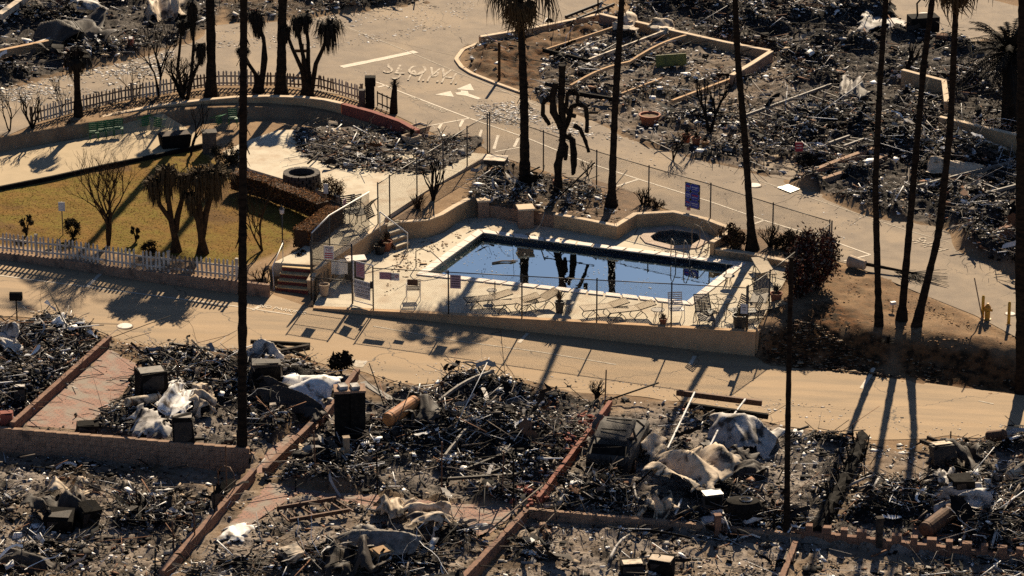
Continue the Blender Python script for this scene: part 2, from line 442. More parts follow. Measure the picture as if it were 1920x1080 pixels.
DECK = [(588, 574), (600, 545), (722, 448), (765, 440), (800, 446), (832, 436), (868, 410), (905, 405), (1040, 428), (1155, 448),
        (1192, 424), (1263, 421), (1322, 436), (1372, 452), (1335, 478), (1485, 505), (1415, 622)]
DECKW = [U(px, py, 0) for px, py in DECK]
POOLW = [U(905, 437), U(1380, 497), U(1289, 567), U(800, 513)]
def inset(poly, d):
    c = sum((Vector(p) for p in poly), Vector()) / len(poly)
    return [Vector(p) + (Vector(p) - c).normalized() * d for p in poly]
def offset_poly(poly, d):
    """offset an anticlockwise/clockwise outline outward by d"""
    n = len(poly); out = []
    area = sum(poly[i][0] * poly[(i + 1) % n][1] - poly[(i + 1) % n][0] * poly[i][1] for i in range(n))
    sg = 1 if area > 0 else -1
    for i in range(n):
        a, b, c = Vector(poly[i - 1]).xy, Vector(poly[i]).xy, Vector(poly[(i + 1) % n]).xy
        d1 = (b - a).normalized(); d2 = (c - b).normalized()
        n1 = Vector((d1.y, -d1.x)) * sg; n2 = Vector((d2.y, -d2.x)) * sg
        m = (n1 + n2); m = m / max(.3, m.length_squared) * 2
        out.append(Vector((b.x + m.x * d, b.y + m.y * d, poly[i][2])))
    return out

# ---------------------------------------------------------------- ground
def ground_material():
    m = bpy.data.materials.new('burnt_ground'); m.use_nodes = True
    n = m.node_tree; b = n.nodes['Principled BSDF']; b.inputs['Roughness'].default_value = .95; b.inputs['Specular IOR Level'].default_value = .05
    ge = n.nodes.new('ShaderNodeNewGeometry')
    def noise(sc, det=5, ro=.6):
        t = n.nodes.new('ShaderNodeTexNoise'); t.inputs['Scale'].default_value = sc; t.inputs['Detail'].default_value = det; t.inputs['Roughness'].default_value = ro
        n.links.new(ge.outputs['Position'], t.inputs['Vector']); return t.outputs['Fac']
    def rng_(src, a, b_):
        r = n.nodes.new('ShaderNodeMapRange'); r.inputs[1].default_value = a; r.inputs[2].default_value = b_; n.links.new(src, r.inputs[0]); return r.outputs[0]
    def mix(f, A, B):
        x = n.nodes.new('ShaderNodeMix'); x.data_type = 'RGBA'; n.links.new(f, x.inputs[0])
        for s_, val in ((6, A), (7, B)):
            if hasattr(val, 'default_value'): n.links.new(val, x.inputs[s_])
            else: x.inputs[s_].default_value = (*val, 1)
        return x.outputs[2]
    def attr(nm):
        a = n.nodes.new('ShaderNodeAttribute'); a.attribute_name = nm; return a.outputs['Fac']
    dirt = mix(rng_(noise(.8), .35, .65), (.3, .2, .115), (.19, .125, .075))
    dirt = mix(rng_(noise(16, 3), .64, .7), dirt, (.46, .39, .31))
    ash = mix(rng_(noise(.9, 6), .4, .6), (.006, .0055, .0052), (.034, .031, .029))
    ash = mix(rng_(noise(3.5, 6), .5, .6), ash, (.028, .023, .02))
    ash = mix(rng_(noise(11, 4, .7), .6, .65), ash, (.24, .215, .19))
    ash = mix(rng_(noise(26, 3, .7), .64, .68), ash, (.45, .42, .38))
    lawn = mix(rng_(noise(.7), .38, .62), (.165, .125, .023), (.2, .11, .027))
    lawn = mix(rng_(noise(6), .45, .65), lawn, (.14, .078, .02))
    lawn = mix(rng_(noise(.33, 5), .52, .62), lawn, (.12, .068, .026))
    mulch = mix(rng_(noise(3, 6), .42, .6), (.13, .062, .026), (.022, .015, .009))
    mulch = mix(rng_(noise(22, 3), .66, .7), mulch, (.3, .22, .15))
    pale = mix(rng_(noise(1.1, 6), .4, .62), (.36, .305, .255), (.2, .165, .138))
    pale = mix(rng_(noise(5, 6, .7), .52, .6), pale, (.06, .05, .042)); pale = mix(rng_(noise(18, 4, .7), .6, .65), pale, (.5, .46, .41))
    pm = n.nodes.new('ShaderNodeMath'); pm.operation = 'MULTIPLY'; n.links.new(attr('pale'), pm.inputs[0]); n.links.new(rng_(noise(.55, 4), .36, .5), pm.inputs[1])
    ash = mix(pm.outputs[0], ash, pale)
    c = mix(attr('burn'), dirt, ash); c = mix(attr('lawn'), c, lawn); c = mix(attr('mulch'), c, mulch)
    n.links.new(c, b.inputs['Base Color'])
    bp = n.nodes.new('ShaderNodeBump'); bp.inputs['Strength'].default_value = .7; bp.inputs['Distance'].default_value = .05
    n.links.new(noise(9, 8, .75), bp.inputs['Height']); n.links.new(bp.outputs[0], b.inputs['Normal'])
    return m
M['ground'] = ground_material()
gx = np.arange(-33, 33.01, .14); gy = np.arange(-34, 54, .14)
X, Y = np.meshgrid(gx, gy)
Z = T(X, Y)
burn = np.zeros_like(X)
hum = np.zeros_like(X); palem = np.zeros_like(X); poff = np.zeros_like(X)
POFF = {'lowwest': .5, 'lowmid': .45, 'loweast': .65, 'lowfar': .65, 'car': .25, 'tarp': .1, 'east': .15, 'island': .08}   # how far the piles have been cleared back
PALE = {'lowwest': .9, 'lowmid': .9, 'loweast': 1, 'lowfar': 1, 'nearfill': .8, 'island': .6, 'car': .8, 'tarp': .7, 'stack': .6, 'east': .8, 'west': .4, 'northeast': .2, 'northwest': .2, 'patio': .6}
PAVERS = [gp(*q) for q in (((44, 798), (205, 655), (270, 690), (235, 735), (165, 808)), ((478, 888), (500, 850), (560, 790), (600, 795), (512, 886)), ((505, 906), (760, 935), (975, 955), (905, 1012), (850, 985), (700, 955), (560, 925), (430, 1010), (400, 1015)))]
for k, (poly, b_, hh) in LOTS.items():
    i_ = inpoly(poly, X, Y); burn = np.where(i_, b_, burn); hum = np.where(i_, hh, hum); poff = np.where(i_, POFF.get(k, 0), poff); palem = np.where(i_, PALE.get(k, 0), palem)
for _ in range(9): hum = (hum + np.roll(hum, 1, 0) + np.roll(hum, -1, 0) + np.roll(hum, 1, 1) + np.roll(hum, -1, 1)) / 5
def pile(x, y):   # where the wreckage lies in piles (1) and where the plot is bare (0)
    return np.clip(fbm(x * .42, y * .42, 4, 2) * 4.2 - 1.62, 0, 1.25)
hum = hum * np.clip(pile(X, Y) - poff, 0, 1.25)
# walls, frames and wrecks that stand clear of the piles
CLEAR = [(((28, 806), (202, 650)), .9), (((602, 800), (668, 712)), .8), (((500, 892), (588, 806)), .8), (((308, 1085), (474, 900)), .9), (((1012, 946), (1142, 772)), .9), (((868, 1100), (984, 968)), .9),
  (((980, 968), (1240, 985)), 1.1), (((1240, 985), (1500, 1010)), 1.1), (((1480, 1010), (1960, 1060)), 1.2), (((1462, 1100), (1492, 1022)), .8), (((1160, 880), (1185, 805)), 1.7), (((1618, 834), (1532, 1004)), .8),
  (((-60, 808), (470, 850)), .6), (((900, 80), (1122, 38)), 1.0), (((1125, 40), (1444, 108)), 1.0), (((1446, 110), (1372, 155)), 1.0), (((1762, 260), (1925, 300)), 1.4), (((1692, 160), (1775, 200)), 1.2), (((1500, 335), (1660, 300)), .9),
  (((1398, 233), (1558, 170)), 1.6), (((1720, 365), (1915, 315)), 1.6), (((872, 892), (965, 862)), .8), (((1392, 965), (1393, 975)), 1.3), (((657, 820), (658, 832)), .9), (((1022, 108), (1150, 66)), .9), (((1104, 126), (1260, 68)), .9), (((1070, 172), (1290, 80)), .9)]
for (p_, q_), rr_ in CLEAR:
    a_, b_ = G(*p_), G(*q_); dx, dy = b_.x - a_.x, b_.y - a_.y
    t_ = np.clip(((X - a_.x) * dx + (Y - a_.y) * dy) / (dx * dx + dy * dy), 0, 1); dd_ = np.hypot(X - a_.x - t_ * dx, Y - a_.y - t_ * dy)
    hum = hum * (.08 + .92 * sstep(rr_ * .35, rr_ * 1.25, dd_))
palem = palem * np.clip(1 - hum / .12, 0, 1)
for q in PAVERS:
    i_ = inpoly(q, X, Y); hum = np.where(i_, hum * .15, hum); burn = np.where(i_, 0, burn)
for _ in range(3):  # soften the edges of the burn
    burn = (burn + np.roll(burn, 1, 0) + np.roll(burn, -1, 0) + np.roll(burn, 1, 1) + np.roll(burn, -1, 1)) / 5
burn = np.clip(burn + (fbm(X * .9, Y * .9, 4, 9) - .5) * .9 * (burn > .02) * (burn < .95), 0, 1)
mulch = np.maximum(inpoly(MULCH, X, Y).astype(float), .75 * inpoly(LOTS['islandwest'][0], X, Y))
for _ in range(6): mulch = (mulch + np.roll(mulch, 1, 0) + np.roll(mulch, -1, 0) + np.roll(mulch, 1, 1) + np.roll(mulch, -1, 1)) / 5
mulch = np.clip(mulch + (fbm(X * 1.1, Y * 1.1, 4, 4) - .47) * 2 * (mulch > .01), 0, 1)
lawn = inpoly(LAWN, X, Y).astype(float)
for _ in range(2): lawn = (lawn + np.roll(lawn, 1, 0) + np.roll(lawn, -1, 0) + np.roll(lawn, 1, 1) + np.roll(lawn, -1, 1)) / 5
Z = Z + hum + burn * ((fbm(X * 2.3, Y * 2.3, 4, 1) - .45) * .3 + (vnoise(X * 3.4, Y * 3.4, 6) - .45) * .2)
Z = Z + mulch * (vnoise(X * 3, Y * 3, 3) - .4) * .16 + lawn * (fbm(X * .8, Y * .8, 3, 8) - .5) * .12
MOUND = inpoly(gp((1425, 655), (1470, 560), (1560, 500), (1640, 512), (1920, 640), (1930, 735), (1600, 697)), X, Y)
mulch = np.maximum(mulch, MOUND * np.clip(.42 + (fbm(X * .9, Y * .9, 4, 17) - .45) * .9, .15, .75))
Z = Z + MOUND * (fbm(X * .7, Y * .7, 4, 12) - .45) * .3
dk = inpoly(offset_poly(DECKW, .06), X, Y) | inpoly([(p[0], p[1] - .05) for p in DECKW], X, Y)
fbx = interp(FB, X)
Z = np.where((X > U(592, 577).x) & (X < U(1416, 622).x) & (Y > fbx - .3) & (Y < fbx + 1.2) & ~dk, front_z(X), Z)
Z = np.where(dk, Z - 3.2, Z)
Z -= .01
def GZ(x, y):
    """height of the built ground, heaps included"""
    i = np.clip(((np.asarray(y) + 34) / .14 + .5).astype(int), 0, Z.shape[0] - 1); j = np.clip(((np.asarray(x) + 33) / .14 + .5).astype(int), 0, Z.shape[1] - 1)
    return Z[i, j]
def GP(px, py, dz=0):
    p = G(px, py); p.z = float(GZ(p.x, p.y)) + dz; return p
H_, W_ = X.shape
idx = np.arange(H_ * W_).reshape(H_, W_)
F = np.stack([idx[:-1, :-1], idx[:-1, 1:], idx[1:, 1:], idx[1:, :-1]], -1).reshape(-1, 4)
gr = npmesh('ground', np.stack([X, Y, Z], -1).reshape(-1, 3), F, M['ground'], attrs={'pale': palem.ravel(), 'burn': burn.ravel(), 'lawn': lawn.ravel(), 'mulch': mulch.ravel()})
tag(gr, kind='structure')
mb = MB()   # the land beyond: a ring of coarse sheets out to the hills around
for x0, x1, y0, y1 in ((-900, -33, -900, 900), (33, 900, -900, 900), (-33, 33, -900, -34), (-33, 33, 53.9, 900)):
    zz = lambda x, y: float(T(np.array([np.clip(x, -33, 33)]), np.array([np.clip(y, -34, 54)]))[0]) - .04
    ys = [y0] + [t for t in np.linspace(-34, 54, 30) if y0 < t < y1] + [y1]
    xs = [x0] + [t for t in np.linspace(-33, 33, 24) if x0 < t < x1] + [x1]
    for i in range(len(xs) - 1):
        for j in range(len(ys) - 1):
            q = [(xs[i], ys[j]), (xs[i + 1], ys[j]), (xs[i + 1], ys[j + 1]), (xs[i], ys[j + 1])]
            mb.add([(a, b, zz(a, b)) for a, b in q], [(0, 1, 2, 3)])
o = mb.build('terrain', M['soil']); tag(o, kind='structure')

# ---------------------------------------------------------------- roads
def resample(pts, n):
    pts = [Vector(p).xy for p in pts]
    L = [0]
    for a, b in zip(pts, pts[1:]): L.append(L[-1] + (b - a).length)
    t = np.linspace(0, L[-1], n)
    return np.interp(t, L, [p.x for p in pts]), np.interp(t, L, [p.y for p in pts])
def strip(name, A, B, m, up, n=140, k=16, ragged=0):
    ax, ay = resample(A, n); bx, by = resample(B, n)
    t = np.linspace(0, 1, k)[:, None]
    x = ax * (1 - t) + bx * t; y = ay * (1 - t) + by * t
    if ragged:
        d = (vnoise(np.arange(n) * .33, 0, 5) - .5) * ragged
        y[0] += d
    z = T(x, y) + up
    i_ = np.arange(n * k).reshape(k, n)
    f = np.stack([i_[:-1, :-1], i_[:-1, 1:], i_[1:, 1:], i_[1:, :-1]], -1).reshape(-1, 4)
    o = npmesh(name, np.stack([x, y, z], -1).reshape(-1, 3), f, m, smooth=True)
    return tag(o, kind='structure')
_k = next(i for i, p in enumerate(FB) if abs(p[0] - U(508, 494, .84).x) < 1e-6)
fr_top = [Vector((FB[0][0] - 3, FB[0][1] + .2, 0))] + [Vector((p[0], p[1] - .1, 0)) for p in FB[:_k]] + [Vector((FB[_k][0], FB[_k - 1][1] - .3, 0)), Vector((FB[_k + 1][0], FB[_k + 2][1] - .1, 0))] + [Vector((p[0], p[1] - .1, 0)) for p in FB[_k + 2:]]
fr_bot = [G(*p) for p in ((-160, 585), (0, 592), (110, 602), (230, 640), (330, 655), (480, 655), (650, 690), (760, 722), (960, 712), (1110, 738), (1280, 755), (1420, 785), (1630, 826), (1780, 820), (1920, 815), (2100, 835))]
front_road = strip('front_road', fr_bot, fr_top, M['asphalt_front'], .006, 160, 20, .5)
rr_near = [G(*p) for p in ((-200, 330), (-80, 290), (0, 266), (80, 226), (250, 184), (400, 160), (520, 158), (640, 178), (740, 215), (830, 258), (905, 275), (920, 288), (1119, 352), (1340, 420), (1560, 487), (1600, 498), (1720, 548), (1830, 592), (1920, 640), (2100, 720))]
rr_far = [G(*p) for p in ((-200, 215), (-80, 190), (0, 168), (240, 110), (330, 88), (400, 48), (560, 33), (640, 24), (760, 26), (850, 70), (866, 92), (862, 118), (890, 142), (960, 170), (1110, 226), (1190, 264), (1300, 298), (1420, 324), (1490, 340), (1640, 404), (1800, 434), (1815, 472), (1920, 522), (2100, 590))]
rear_road = strip('rear_road', rr_near, rr_far, M['asphalt'], .006, 220, 18)
cs = strip('cross_street', [G(*p) for p in ((560, 36), (640, 30), (740, 4), (860, -70))], [G(*p) for p in ((850, 105), (872, 86), (1000, 58), (1110, 18), (1200, -60))], M['asphalt'], .01, 60, 14)
hs = strip('hill_street', [G(*p) for p in ((1600, -80), (1640, 8), (1700, 55), (1800, 85), (2020, 60))], [G(*p) for p in ((1760, -80), (1800, -30), (1860, 0), (1940, 20), (2060, 20))], M['asphalt'], .01, 40, 10)
drv = strip('side_drive', [G(*p) for p in ((1415, 326), (1500, 342), (1530, 318))], [G(*p) for p in ((1380, 285), (1440, 290), (1500, 280))], M['asphalt'], .014, 30, 8)

def stripe(parent, pts, width, m, name='lane_line', up=.016):
    """painted line along ground pixels"""
    P = [G(*p) for p in pts]
    Q = []
    for a, b in zip(P, P[1:]):
        k = max(2, int((b - a).length / .5)); Q += [a.lerp(b, i / k) for i in range(k)]
    Q.append(P[-1])
    mb = MB(); L = []
    for i, p in enumerate(Q):
        d = (Q[min(i + 1, len(Q) - 1)] - Q[max(i - 1, 0)]); d = Vector((d.x, d.y)).normalized(); nrm = Vector((-d.y, d.x))
        ww = width / 2 * random.uniform(.85, 1.1)
        for s_ in (-1, 1):
            x, y = p.x + nrm.x * ww * s_, p.y + nrm.y * ww * s_
            L.append((x, y, Tz(x, y) + up))
    mb.add(L, [(2 * i, 2 * i + 1, 2 * i + 3, 2 * i + 2) for i in range(len(Q) - 1)])
    return mb.build(name, m, parent)
def patch(parent, pix, m, name, up=.016):
    P = [G(*p) for p in pix]
    mb = MB()
    tri = tessellate_polygon([[Vector((p.x, p.y, 0)) for p in P]])
    mb.add([(p.x, p.y, p.z + up) for p in P], [tuple(t) for t in tri])
    return mb.build(name, m, parent)
def font(parent, text, origin, xdir, ydir, size, m, name='lettering', stretch=1.0, world=True, extr=.001, align='CENTER'):
    cu = bpy.data.curves.new(name, 'FONT'); cu.body = text; cu.size = size; cu.align_x = align; cu.align_y = 'CENTER'; cu.extrude = extr
    cu.materials.append(m); cu.resolution_u = 3
    o = bpy.data.objects.new(name, cu); COL.objects.link(o)
    xd = Vector(xdir).normalized(); yd = Vector(ydir); yd = (yd - xd * yd.dot(xd)).normalized(); zd = xd.cross(yd)
    mtx = Matrix((xd, yd * stretch, zd)).transposed().to_4x4()
    mtx.translation = Vector(origin) - (parent_loc(parent) if parent is not None else Vector())
    me = bpy.data.meshes.new_from_object(o); bpy.data.objects.remove(o)
    o = bpy.data.objects.new(name, me); COL.objects.link(o)
    if not me.materials: me.materials.append(m)
    o.parent = parent; o.matrix_local = mtx
    return o
W1 = M['paint']; W2 = M['paint_worn']
stripe(front_road, ((-60, 508), (0, 517), (445, 575), (548, 591)), .09, W1)
stripe(front_road, ((700, 612), (860, 640), (1010, 660), (1155, 684)), .08, W2)
for a, b in (((197, 502), (163, 538)), ((488, 574), (474, 582)), ((990, 625), (973, 643)), ((1303, 668), (1294, 684)), ((1638, 690), (1615, 729)), ((540, 655), (508, 662))):
    stripe(front_road, (a, b), .16, W1, 'parking_tick')
stripe(front_road, ((1835, 752), (1863, 758)), .1, W2, 'parking_tick')
stripe(front_road, ((1310, 652), (1373, 660)), .08, W1, 'parking_tick')
p = G(521, 580); q = G(551, 585)
d_ = (q - p)
font(front_road, 'NO PARKING', G(530, 581) + Vector((0, 0, .025)), d_, Vector((-.12, 1, .0)), .34, W1, 'lettering', 1.3)
patch(front_road, ((642, 673), (663, 675), (690, 678), (680, 690), (655, 686), (636, 684)), W2, 'concrete_patch')
stripe(rear_road, ((640, 126), (710, 112), (780, 97)), .42, W1, 'stop_line')
stripe(rear_road, ((690, 150), (713, 157), (760, 176), (880, 222), (990, 260), (1100, 305), (1215, 342), (1330, 378), (1440, 416), (1560, 452), (1632, 478)), .1, W1)
stripe(rear_road, ((1632, 478), (1582, 490)), .1, W1, 'parking_line')
stripe(rear_road, ((882, 222), (806, 236)), .1, W1, 'parking_line'); stripe(rear_road, ((990, 274), (928, 285)), .1, W1, 'parking_line')
for a, b in (((828, 232), (822, 242)), ((868, 226), (862, 238)), ((903, 244), (896, 266)), ((934, 254), (926, 280)), ((972, 260), (964, 276)), ((1196, 337), (1155, 350)), ((1434, 413), (1408, 422)), ((725, 160), (708, 164))):
    stripe(rear_road, (a, b), .13, W1, 'parking_tick')
stripe(rear_road, ((640, 47), (760, 95), (860, 137), (960, 178), (1010, 200)), .05, W2, 'lane_line')
stripe(rear_road, ((1420, 338), (1560, 385), (1700, 432), (1780, 455)), .05, W2, 'lane_line')
# worn turn arrow: two heads and a bent tail; a stretched word above it
patch(rear_road, ((855, 168), (882, 157), (889, 170)), W1, 'arrow_head'); patch(rear_road, ((815, 178), (845, 171), (851, 182)), W1, 'arrow_head')
patch(rear_road, ((853, 174), (864, 173), (864, 170), (877, 171), (879, 176), (903, 185), (896, 187), (873, 180), (857, 178)), W1, 'arrow_tail')
xa = G(840, 150) - G(735, 142)
font(rear_road, 'SLOW', G(784, 133) + Vector((0, 0, .024)), xa, Vector((-.5, 1, 0)), 1.2, M['paint_faded'], 'lettering', 2.3)
font(rear_road, '5 M.P.H.', G(800, 144) + Vector((0, 0, .028)), xa, Vector((-.5, 1, 0)), .95, M['paint_faded'], 'lettering', 3.2)
font(rear_road, 'NO', G(777, 185) + Vector((0, 0, .024)), G(900, 231) - G(760, 176), Vector((.1, 1, 0)), .4, W2, 'lettering', 1.3)
font(rear_road, 'PARKING', G(816, 203) + Vector((0, 0, .024)), G(900, 231) - G(760, 176), Vector((.1, 1, 0)), .36, W2, 'lettering', 1.3)
xb = G(1760, 468) - G(1700, 445)
font(rear_road, '5', G(1722, 450) + Vector((0, 0, .024)), xb, Vector((.1, 1, 0)), .75, M['paint_faded'], 'lettering', 1.5)
font(rear_road, 'MPH', G(1745, 462) + Vector((0, 0, .024)), xb, Vector((.1, 1, 0)), .75, M['paint_faded'], 'lettering', 1.5)
def manhole(px, py, label, r=.3):
    c = G(px, py); t = thing('manhole_cover', label, 'manhole', c, 0, 'manhole covers in the roads')
    MB().lathe((c.x, c.y, c.z + .012), [(r, 0), (r, .022), (r - .03, .026)], 24).build('lid', M['coping'], t)
    MB().lathe((c.x, c.y, c.z + .012), [(r + .05, -.01), (r + .05, .014)], 24).build('rim', M['asphalt'], t)
manhole(234, 612, 'round pale manhole cover in the tan road below the white picket fence')
manhole(1414, 348, 'round pale manhole cover in the road behind the pool fence')
manhole(1733, 27, 'round manhole cover in the grey street at the top')
manhole(1894, 589, 'small round cover in the road edge beside the yellow bollards', .2)
sg = patch(None, ((1457, 353), (1478, 347), (1500, 356), (1482, 363)), M['whitepaint'], 'fallen_sign', .05)
tag(sg, 'white blank sign board lying flat on the road behind the pool', 'sign')
# kerb round the island lot
kb = MB(); kp = [G(*p) for p in ((1010, 55), (905, 80), (868, 95), (855, 113), (866, 128), (885, 140), (930, 158), (985, 178))]
kx, ky = resample(kp, 50)
for i in range(49):
    a = Vector((kx[i], ky[i], Tz(kx[i], ky[i]) + .03)); b = Vector((kx[i + 1], ky[i + 1], Tz(kx[i + 1], ky[i + 1]) + .03))
    kb.beam(a, b, .2, .12)
tag(kb.build('kerb', M['stucco_cap']), kind='structure')

# ---------------------------------------------------------------- pool deck, pool, spa
SPAC = U(1268, 442, 0)
SPA = [U(*p) for p in ((1219, 445), (1236, 434), (1263, 431), (1308, 438), (1314, 450), (1296, 461), (1262, 462), (1226, 453))]
def holed(name, outer, holes, z, m, kind='structure', thick=.35):
    loops = [outer] + holes
    tri = tessellate_polygon([[Vector((p[0], p[1], 0)) for p in l] for l in loops])
    flat = [p for l in loops for p in l]; n = len(flat)
    mb = MB()
    mb.add([(p[0], p[1], z) for p in flat] + [(p[0], p[1], z - thick) for p in flat], [tuple(t) for t in tri])
    k = 0; F_ = []
    for l in loops:
        for i in range(len(l)):
            a, b = k + i, k + (i + 1) % len(l); F_.append((a, b, b + n, a + n))
        k += len(l)
    mb.f += F_
    o = mb.build(name, m); return tag(o, kind=kind)
holed('pool_deck', DECKW, [POOLW, SPA], 0, M['concrete'])
for pts in (((1005, 585), (1050, 545)), ((1375, 540), (1420, 505)), ((740, 545), (790, 515)), ((1095, 592), (1140, 555)), ((1360, 577), (1450, 590)), ((1385, 520), (1462, 533)), ((1190, 440), (1196, 428))):
    a, b = U(*pts[0]), U(*pts[1])
    o = MB().beam(a + Vector((0, 0, .0)), b, .025, .008).build('deck_joint', M['darksteel']); tag(o, kind='structure')
pool = thing('swimming_pool', 'rectangular swimming pool with dark blue water and pale coping', 'pool', POOLW[3] + Vector((0, 0, -1.6)))
cop_o = offset_poly(POOLW, .33)
POOLI = offset_poly(POOLW, -.04)
for i in range(4):
    j = (i + 1) % 4
    a, b, c, d = cop_o[i], cop_o[j], POOLI[j], POOLI[i]
    N = max(4, int((a - b).length / .75))
    for k in range(N):
        t0, t1 = k / N + .004, (k + 1) / N - .004
        q = [a.lerp(b, t0), a.lerp(b, t1), d.lerp(c, t1), d.lerp(c, t0)]
        MB().prism(q, .003, .045 + random.uniform(0, .004)).build('coping_stone', M['coping'], pool)
wall_in = POOLW
mb = MB()
for i in range(4):
    a, b = wall_in[i], wall_in[(i + 1) % 4]
    mb.add([(a.x, a.y, -.02), (b.x, b.y, -.02), (b.x, b.y, -.42), (a.x, a.y, -.42)], [(0, 1, 2, 3)])
mb.build('tile_band', M['tile'], pool)
mb = MB(); W = offset_poly(POOLW, .005)
mb.add([(p.x, p.y, -.40) for p in W] + [(p.x, p.y, -1.7) for p in W], [(4, 5, 6, 7)] + [(i, (i + 1) % 4, (i + 1) % 4 + 4, i + 4) for i in range(4)])
mb.build('basin', M['plaster'], pool)
def water_mat(name, tint, dens):
    m = bpy.data.materials.new(name); m.use_nodes = True
    n = m.node_tree; n.nodes.clear()
    out = n.nodes.new('ShaderNodeOutputMaterial'); mx = n.nodes.new('ShaderNodeMixShader'); fr = n.nodes.new('ShaderNodeFresnel'); fr.inputs[0].default_value = 1.333
    gl = n.nodes.new('ShaderNodeBsdfGlossy'); gl.inputs['Roughness'].default_value = .012; gl.inputs[0].default_value = (.53, .63, .63, 1)
    tr = n.nodes.new('ShaderNodeBsdfTransparent'); tr.inputs[0].default_value = (*tint, 1)
    ge = n.nodes.new('ShaderNodeNewGeometry'); no = n.nodes.new('ShaderNodeTexNoise'); no.inputs['Scale'].default_value = 2.2; no.inputs['Detail'].default_value = 3
    bp = n.nodes.new('ShaderNodeBump'); bp.inputs['Strength'].default_value = .018; bp.inputs['Distance'].default_value = .1
    n.links.new(ge.outputs['Position'], no.inputs['Vector']); n.links.new(no.outputs['Fac'], bp.inputs['Height'])
    n.links.new(bp.outputs[0], gl.inputs['Normal']); n.links.new(bp.outputs[0], fr.inputs['Normal'])
    n.links.new(fr.outputs[0], mx.inputs[0]); n.links.new(tr.outputs[0], mx.inputs[1]); n.links.new(gl.outputs[0], mx.inputs[2])
    n.links.new(mx.outputs[0], out.inputs[0]); return m
M['water'] = water_mat('pool_water', (.25, .42, .5), 1)
M['spawater'] = water_mat('spa_water', (.2, .19, .15), 1)
mb = MB(); mb.add([(p.x, p.y, -.2) for p in POOLW], [(0, 1, 2, 3)])
tag(mb.build('pool_water', M['water']), kind='structure')
# ash flakes drifting on the water
def shards(P, sz, tilt, col, thick=.15, aspect=(.4, 1.0)):
    """numpy thin slabs: P (n,3), sz (n,), tilt (n,), col (n,3)"""
    n = len(P)
    yaw = rng.uniform(0, 2 * math.pi, n); asp = rng.uniform(*aspect, n)
    base = np.array([(-1, -1, -1), (1, -1, -1), (1, 1, -1), (-1, 1, -1), (-1, -1, 1), (1, -1, 1), (1, 1, 1), (-1, 1, 1)], float)
    v = np.repeat(base[None], n, 0)
    v[:, :, :2] *= 1 + rng.uniform(-.45, .2, (n, 8, 2))
    v[:, 4:, :2] = v[:, :4, :2]
    v[:, :, 0] *= (sz / 2)[:, None]; v[:, :, 1] *= (sz * asp / 2)[:, None]; v[:, :, 2] *= (sz * thick / 2)[:, None]
    ct, st = np.cos(tilt)[:, None], np.sin(tilt)[:, None]
    y, z = v[:, :, 1] * ct - v[:, :, 2] * st, v[:, :, 1] * st + v[:, :, 2] * ct
    c, s = np.cos(yaw)[:, None], np.sin(yaw)[:, None]
    x2, y2 = v[:, :, 0] * c - y * s, v[:, :, 0] * s + y * c
    V_ = np.stack([x2, y2, z], -1) + P[:, None, :]
    f = np.array([(0, 3, 2, 1), (4, 5, 6, 7), (0, 1, 5, 4), (1, 2, 6, 5), (2, 3, 7, 6), (3, 0, 4, 7)])
    F_ = (f[None] + (np.arange(n) * 8)[:, None, None]).reshape(-1, 4)
    return V_.reshape(-1, 3), F_, np.repeat(col, 8, 0)
n = 800
u, v_ = rng.random(n), rng.random(n) ** .9
A = [np.array(p) for p in POOLW]
P = (A[3] * (1 - u[:, None]) + A[2] * u[:, None]) * (1 - v_[:, None]) + (A[0] * (1 - u[:, None]) + A[1] * u[:, None]) * v_[:, None]
keep = fbm(P[:, 0] * .6, P[:, 1] * .6, 3, 3) > .43
P = P[keep]; P[:, 2] = -.19
n = len(P)
vv, ff, cc = shards(P, rng.uniform(.015, .05, n) * (1 + (rng.random(n) > .96)), np.zeros(n), np.repeat([[.6, .58, .55]], n, 0), .2)
tag(npmesh('floating_ash', vv, ff, M['rubble'], cc), 'pale ash flakes floating on the pool water', 'ash', kind='stuff')
br = U(945, 493, -.2)
mb = MB(); mb.tube([br + Vector((-.5, -.1, .02)), br + Vector((-.1, .1, .05)), br + Vector((.25, .12, .05)), br + Vector((.6, .3, .03))], [.05, .04, .03, .015], 6)
mb.tube([br + Vector((.1, .1, .04)), br + Vector((.3, .02, .05)), br + Vector((.5, .12, .03))], .02, 5)
tag(mb.build('floating_branch', M['wood'], smooth=True), 'pale crooked branch floating in the pool', 'branch')

spa = thing('spa_tub', 'eight sided sunken spa tub with murky water beside the pool', 'spa', SPAC + Vector((0, 0, -.9)))
so = offset_poly(SPA, .42)
for i in range(8):
    j = (i + 1) % 8
    q = [so[i].lerp(so[j], .01), so[i].lerp(so[j], .99), SPA[j].lerp(SPA[i], .01), SPA[i].lerp(SPA[j], .01)]
    MB().prism(q, .003, .05).build('coping_stone', M['spacoping'], spa)
mb = MB(); mb.add([(p.x, p.y, -.003) for p in SPA] + [(p.x, p.y, -1.0) for p in SPA], [tuple(range(8, 16))] + [(i, (i + 1) % 8, (i + 1) % 8 + 8, i + 8) for i in range(8)])
mb.build('basin', M['tile'], spa)
mb = MB(); mb.add([(p.x, p.y, -.28) for p in SPA], [tuple(range(8))]); tag(mb.build('spa_water', M['spawater']), kind='structure')
n = 260; a = rng.uniform(0, 6.28, n); r = np.sqrt(rng.random(n)) * .75
P = np.stack([SPAC.x + np.cos(a) * r * 1.1, SPAC.y + np.sin(a) * r * .9 + .35, np.full(n, -.27)], 1)
vv, ff, cc = shards(P, rng.uniform(.03, .12, n), np.zeros(n), rng.uniform(.1, .3, (n, 1)) * np.array([[1, .9, .72]]), .15)
tag(npmesh('floating_leaves', vv, ff, M['rubble'], cc), 'leaf litter floating in the spa tub', 'leaves', kind='stuff')

